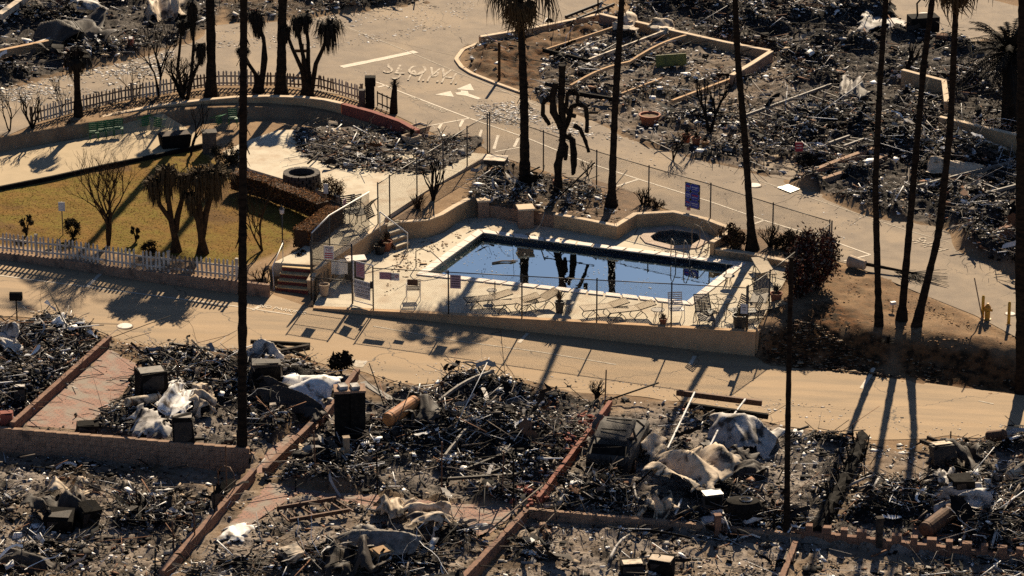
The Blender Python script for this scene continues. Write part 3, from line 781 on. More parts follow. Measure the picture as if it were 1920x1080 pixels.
# ---------------------------------------------------------------- walls round the pool
def wall(name, label, pts, ztop, zbot, th, m, capm=None, caph=.05, cat='wall', group=None, panel=None):
    """pts world XY polyline; ztop / zbot numbers or lists; wall bodies between points with a cap on each"""
    n = len(pts); zt = ztop if hasattr(ztop, '__len__') else [ztop] * n; zb = zbot if hasattr(zbot, '__len__') else [zbot] * n
    t = thing(name, label, cat, (pts[0][0], pts[0][1], min(zb)), 0, group)
    P = [Vector((p[0], p[1])) for p in pts]; Lf = []; Rt = []; Lc = []; Rc = []
    for i in range(n):
        d1 = (P[i] - P[max(i - 1, 0)]); d2 = (P[min(i + 1, n - 1)] - P[i])
        if d1.length < 1e-6: d1 = d2
        if d2.length < 1e-6: d2 = d1
        d1.normalize(); d2.normalize()
        m_ = Vector((-d1.y, d1.x)) + Vector((-d2.y, d2.x)); m_ = m_ / max(.4, m_.length_squared) * 2
        Lf.append(P[i] + m_ * th / 2); Rt.append(P[i] - m_ * th / 2); Lc.append(P[i] + m_ * (th / 2 + .025)); Rc.append(P[i] - m_ * (th / 2 + .025))
    def body(A, B, z0, z1, nm, mm):
        mb = MB(); V_ = []
        for i in range(n):
            V_ += [(A[i].x, A[i].y, z0[i]), (B[i].x, B[i].y, z0[i]), (B[i].x, B[i].y, z1[i]), (A[i].x, A[i].y, z1[i])]
        F_ = [(0, 1, 2, 3), tuple((n - 1) * 4 + q for q in (3, 2, 1, 0))]
        for i in range(n - 1):
            for q in range(4): F_.append((i * 4 + q, (i + 1) * 4 + q, (i + 1) * 4 + (q + 1) % 4, i * 4 + (q + 1) % 4))
        mb.add(V_, F_); return mb.build(nm, mm, t)
    body(Lf, Rt, zb, [z - (caph if capm else 0) for z in zt], 'wall_body', m)
    if capm: body(Lc, Rc, [z - caph + .002 for z in zt], zt, 'wall_cap', capm)
    return t
def WP(z, *pix): return [U(px, py, z) for px, py in pix]
pts = WP(0, (588, 577), (845, 592), (1130, 607.5), (1417, 624)); pts = [U(588, 577, .05), U(800, 587, .05), U(1100, 604, .05), U(1417, 622, .05)]
wall('retaining_wall', 'long tan stucco retaining wall between the pool deck and the lower road', pts, .09, [Tz(p.x, p.y - .6) - .15 for p in pts], .22, M['stucco'], M['stucco'], .06)
pts = [U(1417, 622, .05), U(1450, 592, .05), U(1488, 556, 0), U(1515, 520, 0)]
wall('retaining_wall', 'short end wall of the pool deck beside the dark mulch slope', pts, .08, -1.3, .2, M['stucco'])
wall('planter_wall', 'curved tan planter wall behind the left end of the pool', WP(.8, (730, 416), (763, 414), (800, 411), (827, 401), (853, 385), (880, 371)), .8, -.1, .2, M['stucco'], M['stucco_cap'])
wall('planter_wall', 'low wall coloured dark for shade behind the middle of the pool', WP(.6, (884, 376), (960, 388), (1040, 401)), .55, -.1, .2, M['block'])  # darker material than the tan planter walls: shade put into the colour
pw = WP(.62, (1040, 400), (1100, 411), (1155, 422), (1191, 400), (1263, 396), (1322, 409), (1374, 429), (1335, 453))
wall('planter_wall', 'tan planter wall that bends round the spa tub', pw, .62, -.1, .2, M['stucco'], M['stucco_cap'])
wall('planter_wall', 'low tan planter kerb at the right end of the pool', WP(.3, (1336, 464), (1400, 473), (1490, 491)), .3, -.1, .22, M['stucco'], M['stucco_cap'])
# soil held by the planters
def soil_bed(name, pix, z, label=None):
    P = [U(px, py, z) for px, py in pix]
    mb = MB(); tri = tessellate_polygon([[Vector((p.x, p.y, 0)) for p in P]])
    o = MB().prism(P, z - .5, z).build(name, M['soil']); tag(o, kind='structure'); return o
soil_bed('planter_soil', ((740, 412), (800, 409), (880, 369), (918, 290), (790, 360), (722, 408)), .68)
soil_bed('planter_soil', ((884, 378), (960, 389), (1040, 402), (1155, 424), (1191, 402), (1240, 398), (1225, 372), (1119, 338), (918, 290)), .5)
soil_bed('planter_soil', ((1342, 464), (1385, 430), (1450, 430), (1550, 472), (1492, 490)), .25)
# ramp wall between walkway and deck, and the steps down to the deck
pts = [U(589, 508, .82), U(660, 460, .82), U(711, 425, .82), U(724, 421, .82)]
wall('ramp_wall', 'tan wall between the raised walkway and the pool deck', pts, [.9, .9, .9, .9], -.1, .2, M['stucco'], M['stucco_cap'])
def stairs(name, label, a, b, back, n, rise, run, mt, mr):
    """a, b: ends of the lowest front edge; back: unit vector going up the stairs"""
    t = thing(name, label, 'stairs', a)
    for k in range(n):
        o_ = back * (k * run)
        q = [a + o_, b + o_, b + back * (n * run), a + back * (n * run)]
        z0 = a.z + k * rise
        MB().prism(q, z0 - (.3 if k == 0 else 0) + .001, z0 + rise - .045).build('riser', mr, t)
        o2 = back * (k * run - .025)
        q2 = [a + o2, b + o2, b + back * ((k + 1) * run + (.02 if k < n - 1 else 0)), a + back * ((k + 1) * run + (.02 if k < n - 1 else 0))]
        MB().prism(q2, z0 + rise - .043, z0 + rise).build('tread', mt, t)
    return t
a, b = U(517, 546, .05), U(577, 551, .05)
bk = Vector((-(b - a).y, (b - a).x, 0)).normalized()
stairs('road_stairs', 'four wide steps with red risers up from the road', a, b, bk, 4, .19, .32, M['stepyel'], M['stepred'])
wall('stair_wall', 'short tan cheek wall beside the red road steps', [U(581, 550, .05), U(581, 550, .05) + bk * 1.5], [.62, .9], -.1, .22, M['stucco'], M['stucco_cap'])
a, b = U(742, 470, 0), U(768, 461, 0)
stairs('deck_stairs', 'cream concrete steps from the deck up to the patio', a, b, Vector((-(b - a).y, (b - a).x, 0)).normalized() if False else (U(724, 430, .3) - U(754, 466, .0)).normalized() * Vector((1, 1, 0)).length * .7071, 4, .2, .33, M['concrete'], M['stucco'])
# raised patio and walkway, lawn path
def slab(name, pix, m, up=.02, zf=None, thick=.3):
    P = [G(*p) if zf is None else U(p[0], p[1], zf) for p in pix]
    n_ = len(P)
    o = MB().prism(P, [p.z - thick for p in P], [(p.z if zf is None else zf) + up for p in P]).build(name, m)
    return tag(o, kind='structure')
slab('patio', ((418, 285), (470, 262), (520, 245), (640, 240), (760, 262), (860, 285), (918, 290), (800, 358), (722, 409), (716, 422), (660, 459), (592, 498), (513, 493), (560, 470), (600, 440), (645, 395), (640, 372), (560, 345), (470, 318)), M['concrete'], .02, .86, 1.0)
slab('lawn_path', ((-120, 325), (0, 287), (160, 254), (300, 230), (345, 222), (388, 262), (385, 272), (330, 288), (200, 312), (0, 353), (-120, 385)), M['path'], .03)
M['ashbed'] = mat('patio_ash', (.035, .03, .026), (.12, .098, .08), 2.2, .95, .8, 14, coord='World', spots=(.42, .39, .35), sscale=16, sthr=.6, spec=.05)
xx, yy = np.meshgrid(np.linspace(U(540, 240, .9).x, U(905, 260, .9).x, 150), np.linspace(U(700, 332, .9).y, U(700, 236, .9).y, 130))
pm = inpoly(LOTS['patio'][0], xx, yy).astype(float)
for _ in range(10): pm = (pm + np.roll(pm, 1, 0) + np.roll(pm, -1, 0) + np.roll(pm, 1, 1) + np.roll(pm, -1, 1)) / 5
zz_ = .83 + .16 * np.clip(pm + (fbm(xx * 1.1, yy * 1.1, 4, 2) - .5) * 1.5 - .3, -.4, .75) + (fbm(xx * 4, yy * 4, 3, 5) - .5) * .05
ii = np.arange(xx.size).reshape(xx.shape); ff = np.stack([ii[:-1, :-1], ii[:-1, 1:], ii[1:, 1:], ii[1:, :-1]], -1).reshape(-1, 4)
kp_ = (zz_[:-1, :-1] > .855).ravel() | (zz_[1:, 1:] > .855).ravel()
tag(npmesh('ash_bed', np.stack([xx, yy, zz_], -1).reshape(-1, 3), ff[kp_], M['ashbed']), 'dark ash bed covering the upper part of the patio', 'ash', kind='stuff')
# curved retaining walls at the back of the terrace
cwp = [U(px, py, 1.45) for px, py in ((-100, 280), (0, 257), (80, 242), (160, 227), (230, 211), (300, 198), (383, 188), (440, 183), (500, 181), (567, 183), (610, 188), (642, 195))]
wall('retaining_wall', 'long curved tan retaining wall with pale cap behind the lawn path', cwp, 1.5, .6, .22, M['stucco'], M['stucco_cap'])
rwp = [U(px, py, 1.45) for px, py in ((644, 196), (700, 211), (752, 228), (783, 244))]
wall('retaining_wall', 'dark red painted wall beside the burnt patio', rwp, [1.5, 1.5, 1.48, 1.45], .5, .22, M['redwall'], M['redwall'])
# ---------------------------------------------------------------- chain link fences
def link_panel(a, b, h, step=.075, r=.0022):
    """wires of one chain link panel between post feet a and b"""
    L = (Vector(b).xy - Vector(a).xy).length
    A = Vector(a); D = (Vector(b) - A) / max(L, 1e-6)
    seg = []
    c = -h
    while c < L:
        s0, s1 = max(0, c), min(L, c + h)
        if s1 - s0 > .02:
            seg.append((s0, s0 - c, s1, s1 - c)); seg.append((s0, h - (s0 - c), s1, h - (s1 - c)))
        c += step
    n = len(seg); S = np.array(seg)
    if not n: return np.zeros((0, 3)), np.zeros((0, 4), int)
    P0 = np.array(A)[None] + S[:, :1] * np.array(D)[None] + S[:, 1:2] * np.array([[0, 0, 1.]])
    P1 = np.array(A)[None] + S[:, 2:3] * np.array(D)[None] + S[:, 3:4] * np.array([[0, 0, 1.]])
    d = P1 - P0; d /= np.linalg.norm(d, axis=1)[:, None]
    nr = np.cross(np.array(D), (0, 0, 1.)); nr /= np.linalg.norm(nr)
    q = np.cross(d, nr[None])
    V_ = []
    for P in (P0, P1):
        for ang in (0, 2.094, 4.189):
            V_.append(P + r * (math.cos(ang) * q + math.sin(ang) * nr[None]))
    V_ = np.stack(V_, 1)
    f = np.array([(0, 1, 4, 3), (1, 2, 5, 4), (2, 0, 3, 5)])
    return V_.reshape(-1, 3), (f[None] + (np.arange(n) * 6)[:, None, None]).reshape(-1, 4)
def chain_fence(label, feet, h, rp=.03, mesh=True, skip=()):
    t = thing('chain_link_fence', label, 'fence', feet[0])
    for p in feet:
        mb = MB(); mb.tube([p + Vector((0, 0, -.1)), p + Vector((0, 0, h + .04))], rp, 8); mb.lathe(p + Vector((0, 0, h + .04)), [(rp * 1.15, 0), (rp, .03), (0.001, .06)], 8)
        mb.build('post', M['fencepost'], t, smooth=True)
    for i, (a, b) in enumerate(zip(feet, feet[1:])):
        if i in skip: continue
        up = Vector((0, 0, h))
        MB().tube([a + up, b + up], .022, 6).build('top_rail', M['fencepost'], t, smooth=True)
        v, f = link_panel(a + Vector((0, 0, .04)), b + Vector((0, 0, .04)), h - .05)
        if mesh: npmesh('chain_link_mesh', v, f, M['wire'], parent=t)
    return t
FH = 1.83
front_feet = [U(px, py, .09) for px, py in ((706, 585), (845, 592), (981, 600), (1120, 607), (1259, 615), (1399, 622))]
front_feet = [U(px, py, .09 + FH) - Vector((0, 0, FH)) for px, py in ((706, 490), (845, 501), (981, 512), (1120, 523), (1259, 534), (1399, 545))]
# keep the feet on the retaining wall line
wl0, wl1 = U(588, 577, .05), U(1417, 622, .05)
def on_wall(p):
    d = (wl1 - wl0).normalized(); return wl0 + d * (p - wl0).dot(d)
front_feet = [Vector((on_wall(p).x, on_wall(p).y, .08)) for p in front_feet]
chain_fence('chain link fence on the retaining wall in front of the pool', front_feet, FH)
side_feet = [front_feet[-1] + Vector((.06, .12, 0)), U(1442, 588, .05), U(1492, 548, .05), Gh(1560, 417, FH)]
chain_fence('chain link fence at the right end of the pool beside the tall shrubs', side_feet, FH)
rear_feet = [Gh(px, py, FH) for px, py in ((918, 213), (1019, 247), (1119, 284), (1217, 313), (1333, 346), (1450, 383), (1556, 415))]
chain_fence('long chain link fence between the pool planters and the rear road', rear_feet, FH)
left_feet = [U(px, py, .86) for px, py in ((709, 421), (731, 406), (782, 373), (831, 342), (876, 312), (914, 288))]
chain_fence('chain link fence running up the edge of the cream patio', left_feet, FH)
# gate bay beside the road stairs
gz = .06
g0, g1, g2 = U(584, 560, gz), U(661, 566, gz), U(702, 577, gz)
t = chain_fence('tall chain link side panel next to the pool gate with the signs', [g0, g1], 2.45)
for z in (1.75, .95): MB().tube([g0 + Vector((0, 0, z)), g1 + Vector((0, 0, z - .05))], .02, 6).build('mid_rail', M['fencepost'], t, smooth=True)
gate = thing('pool_gate', 'white framed chain link pool gate with the warning board', 'gate', g1)
ga, gb = g1 + (g2 - g1) * .06, g1 + (g2 - g1) * .95
for p, q in ((ga + Vector((0, 0, .06)), ga + Vector((0, 0, FH))), (gb + Vector((0, 0, .06)), gb + Vector((0, 0, FH))), (ga + Vector((0, 0, .08)), gb + Vector((0, 0, .08))), (ga + Vector((0, 0, FH)), gb + Vector((0, 0, FH)))):
    MB().tube([p, q], .026, 8).build('gate_frame', M['whitepaint'], gate, smooth=True)
v, f = link_panel(ga + Vector((0, 0, .08)), gb + Vector((0, 0, .08)), FH - .1); npmesh('chain_link_mesh', v, f, M['wire'], parent=gate)
MB().box(gb + Vector((-.06, -.05, 1.0)), (.12, .08, .3)).build('latch', M['darksteel'], gate)
MB().tube([g1 + Vector((0, 0, -.1)), g1 + Vector((0, 0, 2.5))], .035, 8).build('gate_post', M['fencepost'], gate, smooth=True)

# ---------------------------------------------------------------- signs
def sign(label, a, b, zc, w_, h_, face, lines, name='sign', cat='sign', edge='darksteel', gap=.05):
    """board hung on the fence line a-b at the point a, centre height zc; lines: (text, size, dy, material) or ('bar', width, dy, material)"""
    d = Vector((b - a).xy).normalized(); d = Vector((d.x, d.y, 0)); nrm = Vector((d.y, -d.x, 0))
    c = Vector((a.x, a.y, a.z + zc)) + nrm * gap
    t = thing(name, label, cat, c)
    bd = MB().box(c, (w_, .015, h_), math.atan2(d.y, d.x)).build('board', M[face], t)
    for ln in lines:
        pos = c + nrm * .0105 + Vector((0, 0, ln[2])) + d * (ln[4] if len(ln) > 4 else 0)
        if ln[0] == 'bar':
            MB().box(pos, (ln[1], .004, ln[5] if len(ln) > 5 else .022), math.atan2(d.y, d.x)).build('print_line', M[ln[3]], bd)
        else: font(bd, ln[0], pos, d, (0, 0, 1), ln[1], M[ln[3]], 'lettering')
    return t, c, d, nrm
gd = (g2 - g1)
sign('grey board reading WARNING NO LIFEGUARD ON DUTY on the gate', g1 + gd * .5, g2 + gd, .68, .82, .78, 'signgrey',
     [('WARNING', .21, .26, 'ink'), ('NO LIFEGUARD', .148, .08, 'ink'), ('ON DUTY', .16, -.08, 'ink'), ('bar', .7, -.2, 'ink'), ('bar', .66, -.27, 'ink')])
sign('tall mauve notice board with many lines above the warning board', g1 + gd * .42, g2 + gd, 1.5, .45, .62, 'signpurple', [('bar', .36, .24 - k * .075, 'inkred', 0, .02) for k in range(7)])
fd = front_feet[1] - front_feet[0]
sign('wide mauve notice board just past the gate post', front_feet[0] + fd * .17, front_feet[1], 1.55, .5, .32, 'signpurple', [('bar', .4, .09 - k * .06, 'inkred', 0, .016) for k in range(4)])
tt, c, d, nrm = sign('small pale notice with a prohibition ring beside the wide mauve board', front_feet[0] + fd * .29, front_feet[1], 1.53, .4, .32, 'signwhite', [('bar', .18, .09 - k * .06, 'ink', -.08, .022) for k in range(4)])
mb = MB(); ring = [c + nrm * .014 + d * (.1 + .06 * math.cos(x)) + Vector((0, 0, .02 + .06 * math.sin(x))) for x in np.linspace(0, 2 * math.pi, 13)]; mb.tube(ring, .012, 4); mb.tube([ring[2], ring[8]], .01, 4); mb.build('prohibition_ring', M['inkred'], tt)
sign('brown blank board on the front fence above the lone chair', front_feet[0] + fd * .53, front_feet[1], 1.32, .42, .26, 'rust', [])
f2 = front_feet[2] - front_feet[1]
sign('pale mauve notice on the front fence against the water', front_feet[1] + f2 * .1, front_feet[2], 1.45, .44, .58, 'signpurple', [('bar', .34, .22 - k * .1, 'ink', 0, .028) for k in range(5)])
sign('small grey notice at the front right fence corner', front_feet[-1] + (front_feet[-1] - front_feet[-2]) * -.03, front_feet[-1] + f2, .95, .28, .42, 'signgrey', [('bar', .16, .05, 'ink'), ('bar', .14, -.05, 'ink')])
gg = g1 - g0
sign('mauve sign headed NO on the tall side panel', g0 + gg * .45, g1, 2.1, .42, .58, 'signwhite',
     [('bar', .3, .2, 'ink', 0, .03), ('NO', .15, .09, 'inkred')] + [('bar', .34, -.04 - k * .09, 'inkred', 0, .045) for k in range(3)])
tc, c, d, nrm = sign('large blue and black printed banner on the rear fence', rear_feet[3] + (rear_feet[4] - rear_feet[3]) * .72, rear_feet[4], 1.1, .8, 1.15, 'ink', [], 'banner', 'banner')
for i, (u, hw) in enumerate(((-.24, .14), (.13, .24))):
    for k in range(3):
        zc = .37 - k * .37
        e = min(hw, .18) * .45
        pp = [(-hw + e, .17), (hw - e, .17), (hw, .08), (hw, -.08), (hw - e, -.17), (-hw + e, -.17), (-hw, -.08), (-hw, .08)]
        q = [c + nrm * .011 + d * (u + x) + Vector((0, 0, zc + z)) for x, z in pp]
        MB().add([p for p in q] + [p + nrm * .003 for p in q], [tuple(range(8, 16)), tuple(range(8))]); bp_ = MB(); bp_.add([p for p in q] + [p + nrm * .003 for p in q], [tuple(range(8, 16)), tuple(range(8))]); bp_ = bp_.build('banner_panel', M['blue'], tc)
        MB().tube(q + [q[0]], .006, 4).build('panel_border', M['inkpale'], bp_)
        MB().box(c + nrm * .016 + d * u + Vector((0, 0, zc + .03)), (hw * 1.4, .004, .05), math.atan2(d.y, d.x)).build('print_line', M['inkred' if (k + i) % 2 == 0 else 'inkpale'], bp_)
        MB().box(c + nrm * .016 + d * u + Vector((0, 0, zc - .06)), (hw * 1.2, .004, .03), math.atan2(d.y, d.x)).build('print_line', M['inkpale'], bp_)
sign('tiny tag hanging below the blue banner', rear_feet[3] + (rear_feet[4] - rear_feet[3]) * .66, rear_feet[4], .46, .2, .16, 'signpurple', [('bar', .14, 0, 'inkred')])
hp = U(619, 420, .86)
sign('small mauve notice on the white hedge-side rail', U(645, 442, .86), U(690, 405, .86), 1.5, .34, .3, 'signpurple', [('bar', .24, .05, 'inkred'), ('bar', .2, -.05, 'inkred')])

# white hand rails
def rail(name, label, pts, r=.022, m='whitepaint', cat='handrail'):
    mb = MB(); mb.tube(pts, r, 8)
    return tag(mb.build(name, M[m], smooth=True), label, cat)
r0, r1, r2 = U(584, 437, 2.6), U(617, 404, 2.6), U(692, 360, 2.6)
t = thing('chain_link_fence', 'dark screened fence with a white sloping top rail along the hedge', 'fence', Vector((r0.x, r0.y, .86)))
MB().tube([r0, r1, r2], .03, 8).build('top_rail', M['whitepaint'], t, smooth=True)
for a_, b_ in ((r0, r1), (r1, r2)):
    fa, fb = Vector((a_.x, a_.y, .86)), Vector((b_.x, b_.y, .86))
    MB().tube([fa, Vector((a_.x, a_.y, a_.z))], .03, 8).build('post', M['fencepost'], t, smooth=True)
    v, f = link_panel(fa, fb, 1.7, .06, .005); npmesh('chain_link_mesh', v, f, M['wire'], parent=t)
h = thing('handrail', 'white handrail with two posts on the deck stairs', 'handrail', U(764, 470, 0))
a_, b_ = U(712, 397, 1.75), U(764, 437, .88)
MB().tube([a_, b_, U(764, 470, 0)], .025, 8).build('rail', M['whitepaint'], h, smooth=True)
MB().tube([a_, Vector((a_.x, a_.y, .86))], .025, 8).build('post', M['whitepaint'], h, smooth=True)
h = thing('handrail', 'pale handrail beside the red road steps', 'handrail', U(513, 545, .05))
pa, pb = U(511, 500, 1.0), U(530, 456, 1.65)
MB().tube([U(514, 546, .05), pa, pb, Vector((pb.x, pb.y, .8))], .022, 8).build('rail', M['whitepaint'], h, smooth=True)
def pool_rail(label, foot_a, foot_b, h_, lean):
    t = thing('pool_rail', label, 'handrail', foot_a)
    mb = MB(); a, b = foot_a, foot_b
    pts = [a, a + Vector((0, 0, h_ * .8)), a + (b - a) * .15 + Vector((0, 0, h_)), a + (b - a) * .5 + Vector((0, 0, h_ * .95)), b + Vector((0, 0, h_ * .35)), b + Vector((0, 0, -.3))]
    MB().tube(pts, .022, 8).build('rail', M['steel'], t, smooth=True)
    return t
pool_rail('bent steel grab rail at the left end of the pool', U(780, 500), U(838, 512), .85, 1)
pool_rail('first curved steel ladder rail at the far pool edge', U(1258, 478), U(1267, 486), .75, 1)
pool_rail('second curved steel ladder rail at the far pool edge', U(1282, 481), U(1293, 489), .75, 1)
pool_rail('tall looped steel rail beside the spa tub', U(1297, 460), U(1328, 470), 1.0, 1)
pool_rail('looped steel rail behind the spa tub', U(1312, 452), U(1340, 452), .9, 1)

# ---------------------------------------------------------------- picket fences
def picket_mesh(h, w_=.085):
    mb = MB(); w2 = w_ / 2; d = .011
    pr = [(-w2, 0), (w2, 0), (w2, h - .07), (0, h), (-w2, h - .07)]
    mb.add([(x, -d, z) for x, z in pr] + [(x, d, z) for x, z in pr], [(0, 1, 2, 3, 4), (9, 8, 7, 6, 5)] + [(i, (i + 1) % 5, (i + 1) % 5 + 5, i + 5) for i in range(5)])
    me = bpy.data.meshes.new('picket'); me.from_pydata(mb.v, [], mb.f)
    return me
def picket_fence(label, tops, h, sp, m1, m2, zoff, burnt, gaps=(), post_every=16, feet=None):
    feet = [p.copy() for p in feet] if feet else [Gh(px, py, h + zoff) for px, py in tops]
    for p in feet: p.z += zoff
    t = thing('picket_fence', label, 'fence', feet[0])
    me1 = picket_mesh(h); me1.materials.append(m1); me2 = picket_mesh(h * .92); me2.materials.append(m2)
    L = [0]
    for a, b in zip(feet, feet[1:]): L.append(L[-1] + (b - a).length)
    N = int(L[-1] / sp)
    for i in range(N + 1):
        s_ = min(i * sp, L[-1] - 1e-4); k = max(j for j in range(len(L) - 1) if L[j] <= s_)
        a, b = feet[k], feet[k + 1]; p = a.lerp(b, (s_ - L[k]) / (L[k + 1] - L[k])); ang = math.atan2((b - a).y, (b - a).x)
        u = s_ / L[-1]
        if any(g0_ < u < g1_ for g0_, g1_ in gaps): continue
        if i % post_every == 0:
            mb = MB(); q = p + Vector((math.sin(ang), -math.cos(ang), 0)) * -.06
            mb.box(q + Vector((0, 0, h * .52)), (.1, .1, h * 1.04 + .1), ang); mb.box(q + Vector((0, 0, h * 1.06)), (.13, .13, .04), ang); mb.build('post', m2 if burnt else m1, t)
        bad = vnoise(np.array([s_ * .5]), np.array([3.3]), 4)[0] > (.5 if burnt else .68)
        o = bpy.data.objects.new('picket', me2 if bad else me1); COL.objects.link(o); o.parent = t
        o.location = p - t.location + Vector((0, 0, random.uniform(-.015, .015) + .02)); o.rotation_euler = (random.uniform(-.05, .05), random.uniform(-.05, .05) * (2 if bad else 1), ang)
    for z in (.2, .66):
        for a, b in zip(feet, feet[1:]):
            d = Vector((b - a)).normalized(); nn = Vector((d.y, -d.x, 0)) * -.03
            MB().beam(a + nn + Vector((0, 0, h * z)), b + nn + Vector((0, 0, h * z)), .03, .08).build('rail', m2 if burnt else m1, t)
    return t
picket_fence('white peeling picket fence along the edge of the tan road', PICKET, .84, .185, M['picket'], M['picket_burnt'], .06, False, ((.49, .5), (.62, .64)), 16, PFEET)
picket_fence('scorched picket fence curving along the rear road', ((60, 203), (143, 180), (227, 161), (317, 147), (377, 137), (413, 133), (520, 133), (597, 138), (640, 150), (690, 164)), .76, .19, M['picket'], M['picket_burnt'], .04, True, ((.98, .99),))
# low kerb wall the front picket fence stands on
pts = [p.copy() for p in PFEET] + [U(505, 541, .55)]; pts[-1].y = PFEET[-1].y - .25; pts[-1].z = .62
wall('retaining_wall', 'dark low wall under the white picket fence', [p + Vector((0, -.12, 0)) for p in pts], [p.z + .06 for p in pts], [Tz(p.x, p.y - 1.2) - .1 for p in pts], .2, M['block'])
# ---------------------------------------------------------------- palms
def frond_mesh(seed, L=1.0, droop=1.0, nb=16):
    """one fan frond: stalk and a drooping fan of leaf strips; starts at the origin, leaves along +X"""
    rd = random.Random(seed); mb = MB()
    pts = [Vector((0, 0, 0)), Vector((.35 * L, 0, .12 * L)), Vector((.75 * L, 0, .02 * L - .15 * droop))]
    mb.tube(pts, [.03, .022, .014], 4)
    c = pts[-1]
    for k in range(nb):
        a = (k / (nb - 1) - .5) * 2.5 + rd.uniform(-.06, .06)
        ln = L * rd.uniform(.7, 1.05) * (1 - .22 * abs(a))
        d0 = Vector((math.cos(a), math.sin(a), -.15)); w_ = .035
        p = [c, c + d0 * ln * .45, c + d0 * ln * .75 + Vector((0, 0, -.28 * ln * droop)), c + d0 * ln * .85 + Vector((0, 0, -.7 * ln * droop))]
        side = Vector((-math.sin(a), math.cos(a), 0))
        V_ = []
        for i, q in enumerate(p):
            ww = w_ * (.5, 1.1, .8, .15)[i]; V_ += [q - side * ww, q + side * ww + Vector((0, 0, .012))]
        mb.add(V_, [(0, 1, 3, 2), (2, 3, 5, 4), (4, 5, 7, 6)])
    return mb
def crown(mb, top, n, L, seed, zmin=-1.2, zmax=1.0, droop=1.0):
    rd = random.Random(seed)
    for k in range(n):
        f = frond_mesh(seed * 50 + k, L * rd.uniform(.8, 1.15), droop * rd.uniform(.6, 1.3), 13)
        el = rd.uniform(zmin, zmax); az = k * 2.399 + rd.uniform(-.3, .3)
        m = Matrix.Rotation(az, 3, 'Z') @ Matrix.Rotation(-el, 3, 'Y')
        mb.add([Vector(top) + m @ Vector(v) for v in f.v], f.f)
def palm(label, pix, wid, height=None, crown_n=17, frond=1.45, mt='charpalm', flare=1.9, ml='burntleaf', droop=1.0, group='tall palms around the pool', zmin=-1.1, zmax=.9, base=None, skirt=0, name='palm_tree'):
    b = base if base is not None else GP(*pix[0])
    Yd = b.y
    pts = [b] + [V(px, py, Yd) for px, py in pix[1:]]
    if height:   # run the trunk on above the frame
        while pts[-1].z - b.z > height: pts.pop()
        d = (pts[-1] - pts[-2]).normalized() if len(pts) > 1 else Vector((0, 0, 1))
        d = (d + Vector((0, 0, .5))).normalized(); pts.append(pts[-1] + d * max(.3, height - (pts[-1].z - b.z)))
    Q = []
    for a, c in zip(pts, pts[1:]):
        k = max(1, int((c - a).length / .2)); Q += [a.lerp(c, i / k) for i in range(k)]
    Q.append(pts[-1])
    # smooth the path
    for _ in range(8): Q = [Q[0]] + [(Q[i - 1] + Q[i] * 2 + Q[i + 1]) / 4 for i in range(1, len(Q) - 1)] + [Q[-1]]
    H = Q[-1].z - b.z
    r = []
    for q in Q:
        hh = q.z - b.z
        r.append(wid / 2 * (1 - .3 * hh / H + (flare - 1) * math.exp(-hh / .45)) * random.uniform(.9, 1.09))
    t = thing(name, label, 'palm tree', b, 0, group)
    Q[0] = Q[0] + Vector((0, 0, -.25))
    tk = MB().tube(Q, r, 12, wob=.05).build('trunk', M[mt], t, smooth=False)
    if skirt:
        mb = MB(); rd = random.Random(int(wid * 1000))
        for k in range(skirt):
            q = Q[rd.randrange(int(len(Q) * .25), len(Q))]; a = rd.uniform(0, 6.28); s_ = rd.uniform(.1, .3); rr = wid * .42
            p0 = q + Vector((math.cos(a) * rr, math.sin(a) * rr, 0)); p1 = p0 + Vector((math.cos(a) * s_ * .5, math.sin(a) * s_ * .5, -s_))
            mb.beam(p0, p1, .05, .012)
        tag(mb.build('frond_stubs', M['charpalm'], tk), kind='stuff')
    if crown_n:
        mb = MB(); crown(mb, Q[-1], crown_n, frond, int(abs(b.x) * 100) + 3, zmin, zmax, droop)
        mb.build('crown', M[ml], t)
    return t
palm('tall charred palm trunk rising from the grey block wall in front', ((454, 846), (455, 420), (457, 0)), .35, 21, flare=1.5, skirt=60)
palm('charred palm with flared foot behind the curved wall, left of a pair', ((396, 181), (396, 90), (394, 0)), .46, 14, flare=1.8, skirt=30)
palm('charred palm with flared foot behind the curved wall, nearest the wooden cross', ((527, 178), (528, 90), (530, 0)), .46, 14.6, flare=1.8, skirt=30)
palm('charred palm behind the pool with drooping dead crown in view', ((984, 345), (983, 200), (976, 30), (975, 5)), .42, 9.1, crown_n=34, frond=1.25, flare=1.75, zmin=-1.3, zmax=.7, droop=1.4, skirt=60, ml='deadleaf')
palm('slim charred palm leaning slightly over the pool planter', ((1146, 388), (1153, 200), (1166, 0)), .33, 13.5, flare=2.0, skirt=30)
palm('charred palm with bulging foot at the right end of the spa', ((1411, 470), (1396, 250), (1384, 120), (1378, 0)), .32, 13.5, flare=2.5, skirt=40)
palm('slim palm standing first of three on the brown mound', ((1648, 612), (1641, 350), (1650, 150), (1661, 0)), .28, 18, flare=1.7, skirt=25)
palm('dark leaning palm standing second of three on the brown mound', ((1690, 600), (1712, 350), (1732, 120), (1748, 0)), .3, 18, flare=1.8, skirt=25)
palm('strongly leaning palm standing third of three on the brown mound', ((1718, 612), (1760, 440), (1782, 240), (1792, 20), (1793, 0)), .32, 15.3, crown_n=30, frond=1.3, flare=1.8, zmin=-1.3, zmax=.7, droop=1.3, skirt=25, ml='deadleaf')
palm('bare slender burnt trunk without a crown among the foreground rubble', ((1475, 1000), (1477, 800), (1481, 600), (1484, 482)), .23, None, crown_n=0, flare=1.5)
palm('thick dark palm trunk cut by the frame at the mulch slope', ((1917, 735), (1914, 500), (1916, 200), (1918, 0)), .5, 20, flare=1.3, skirt=20)
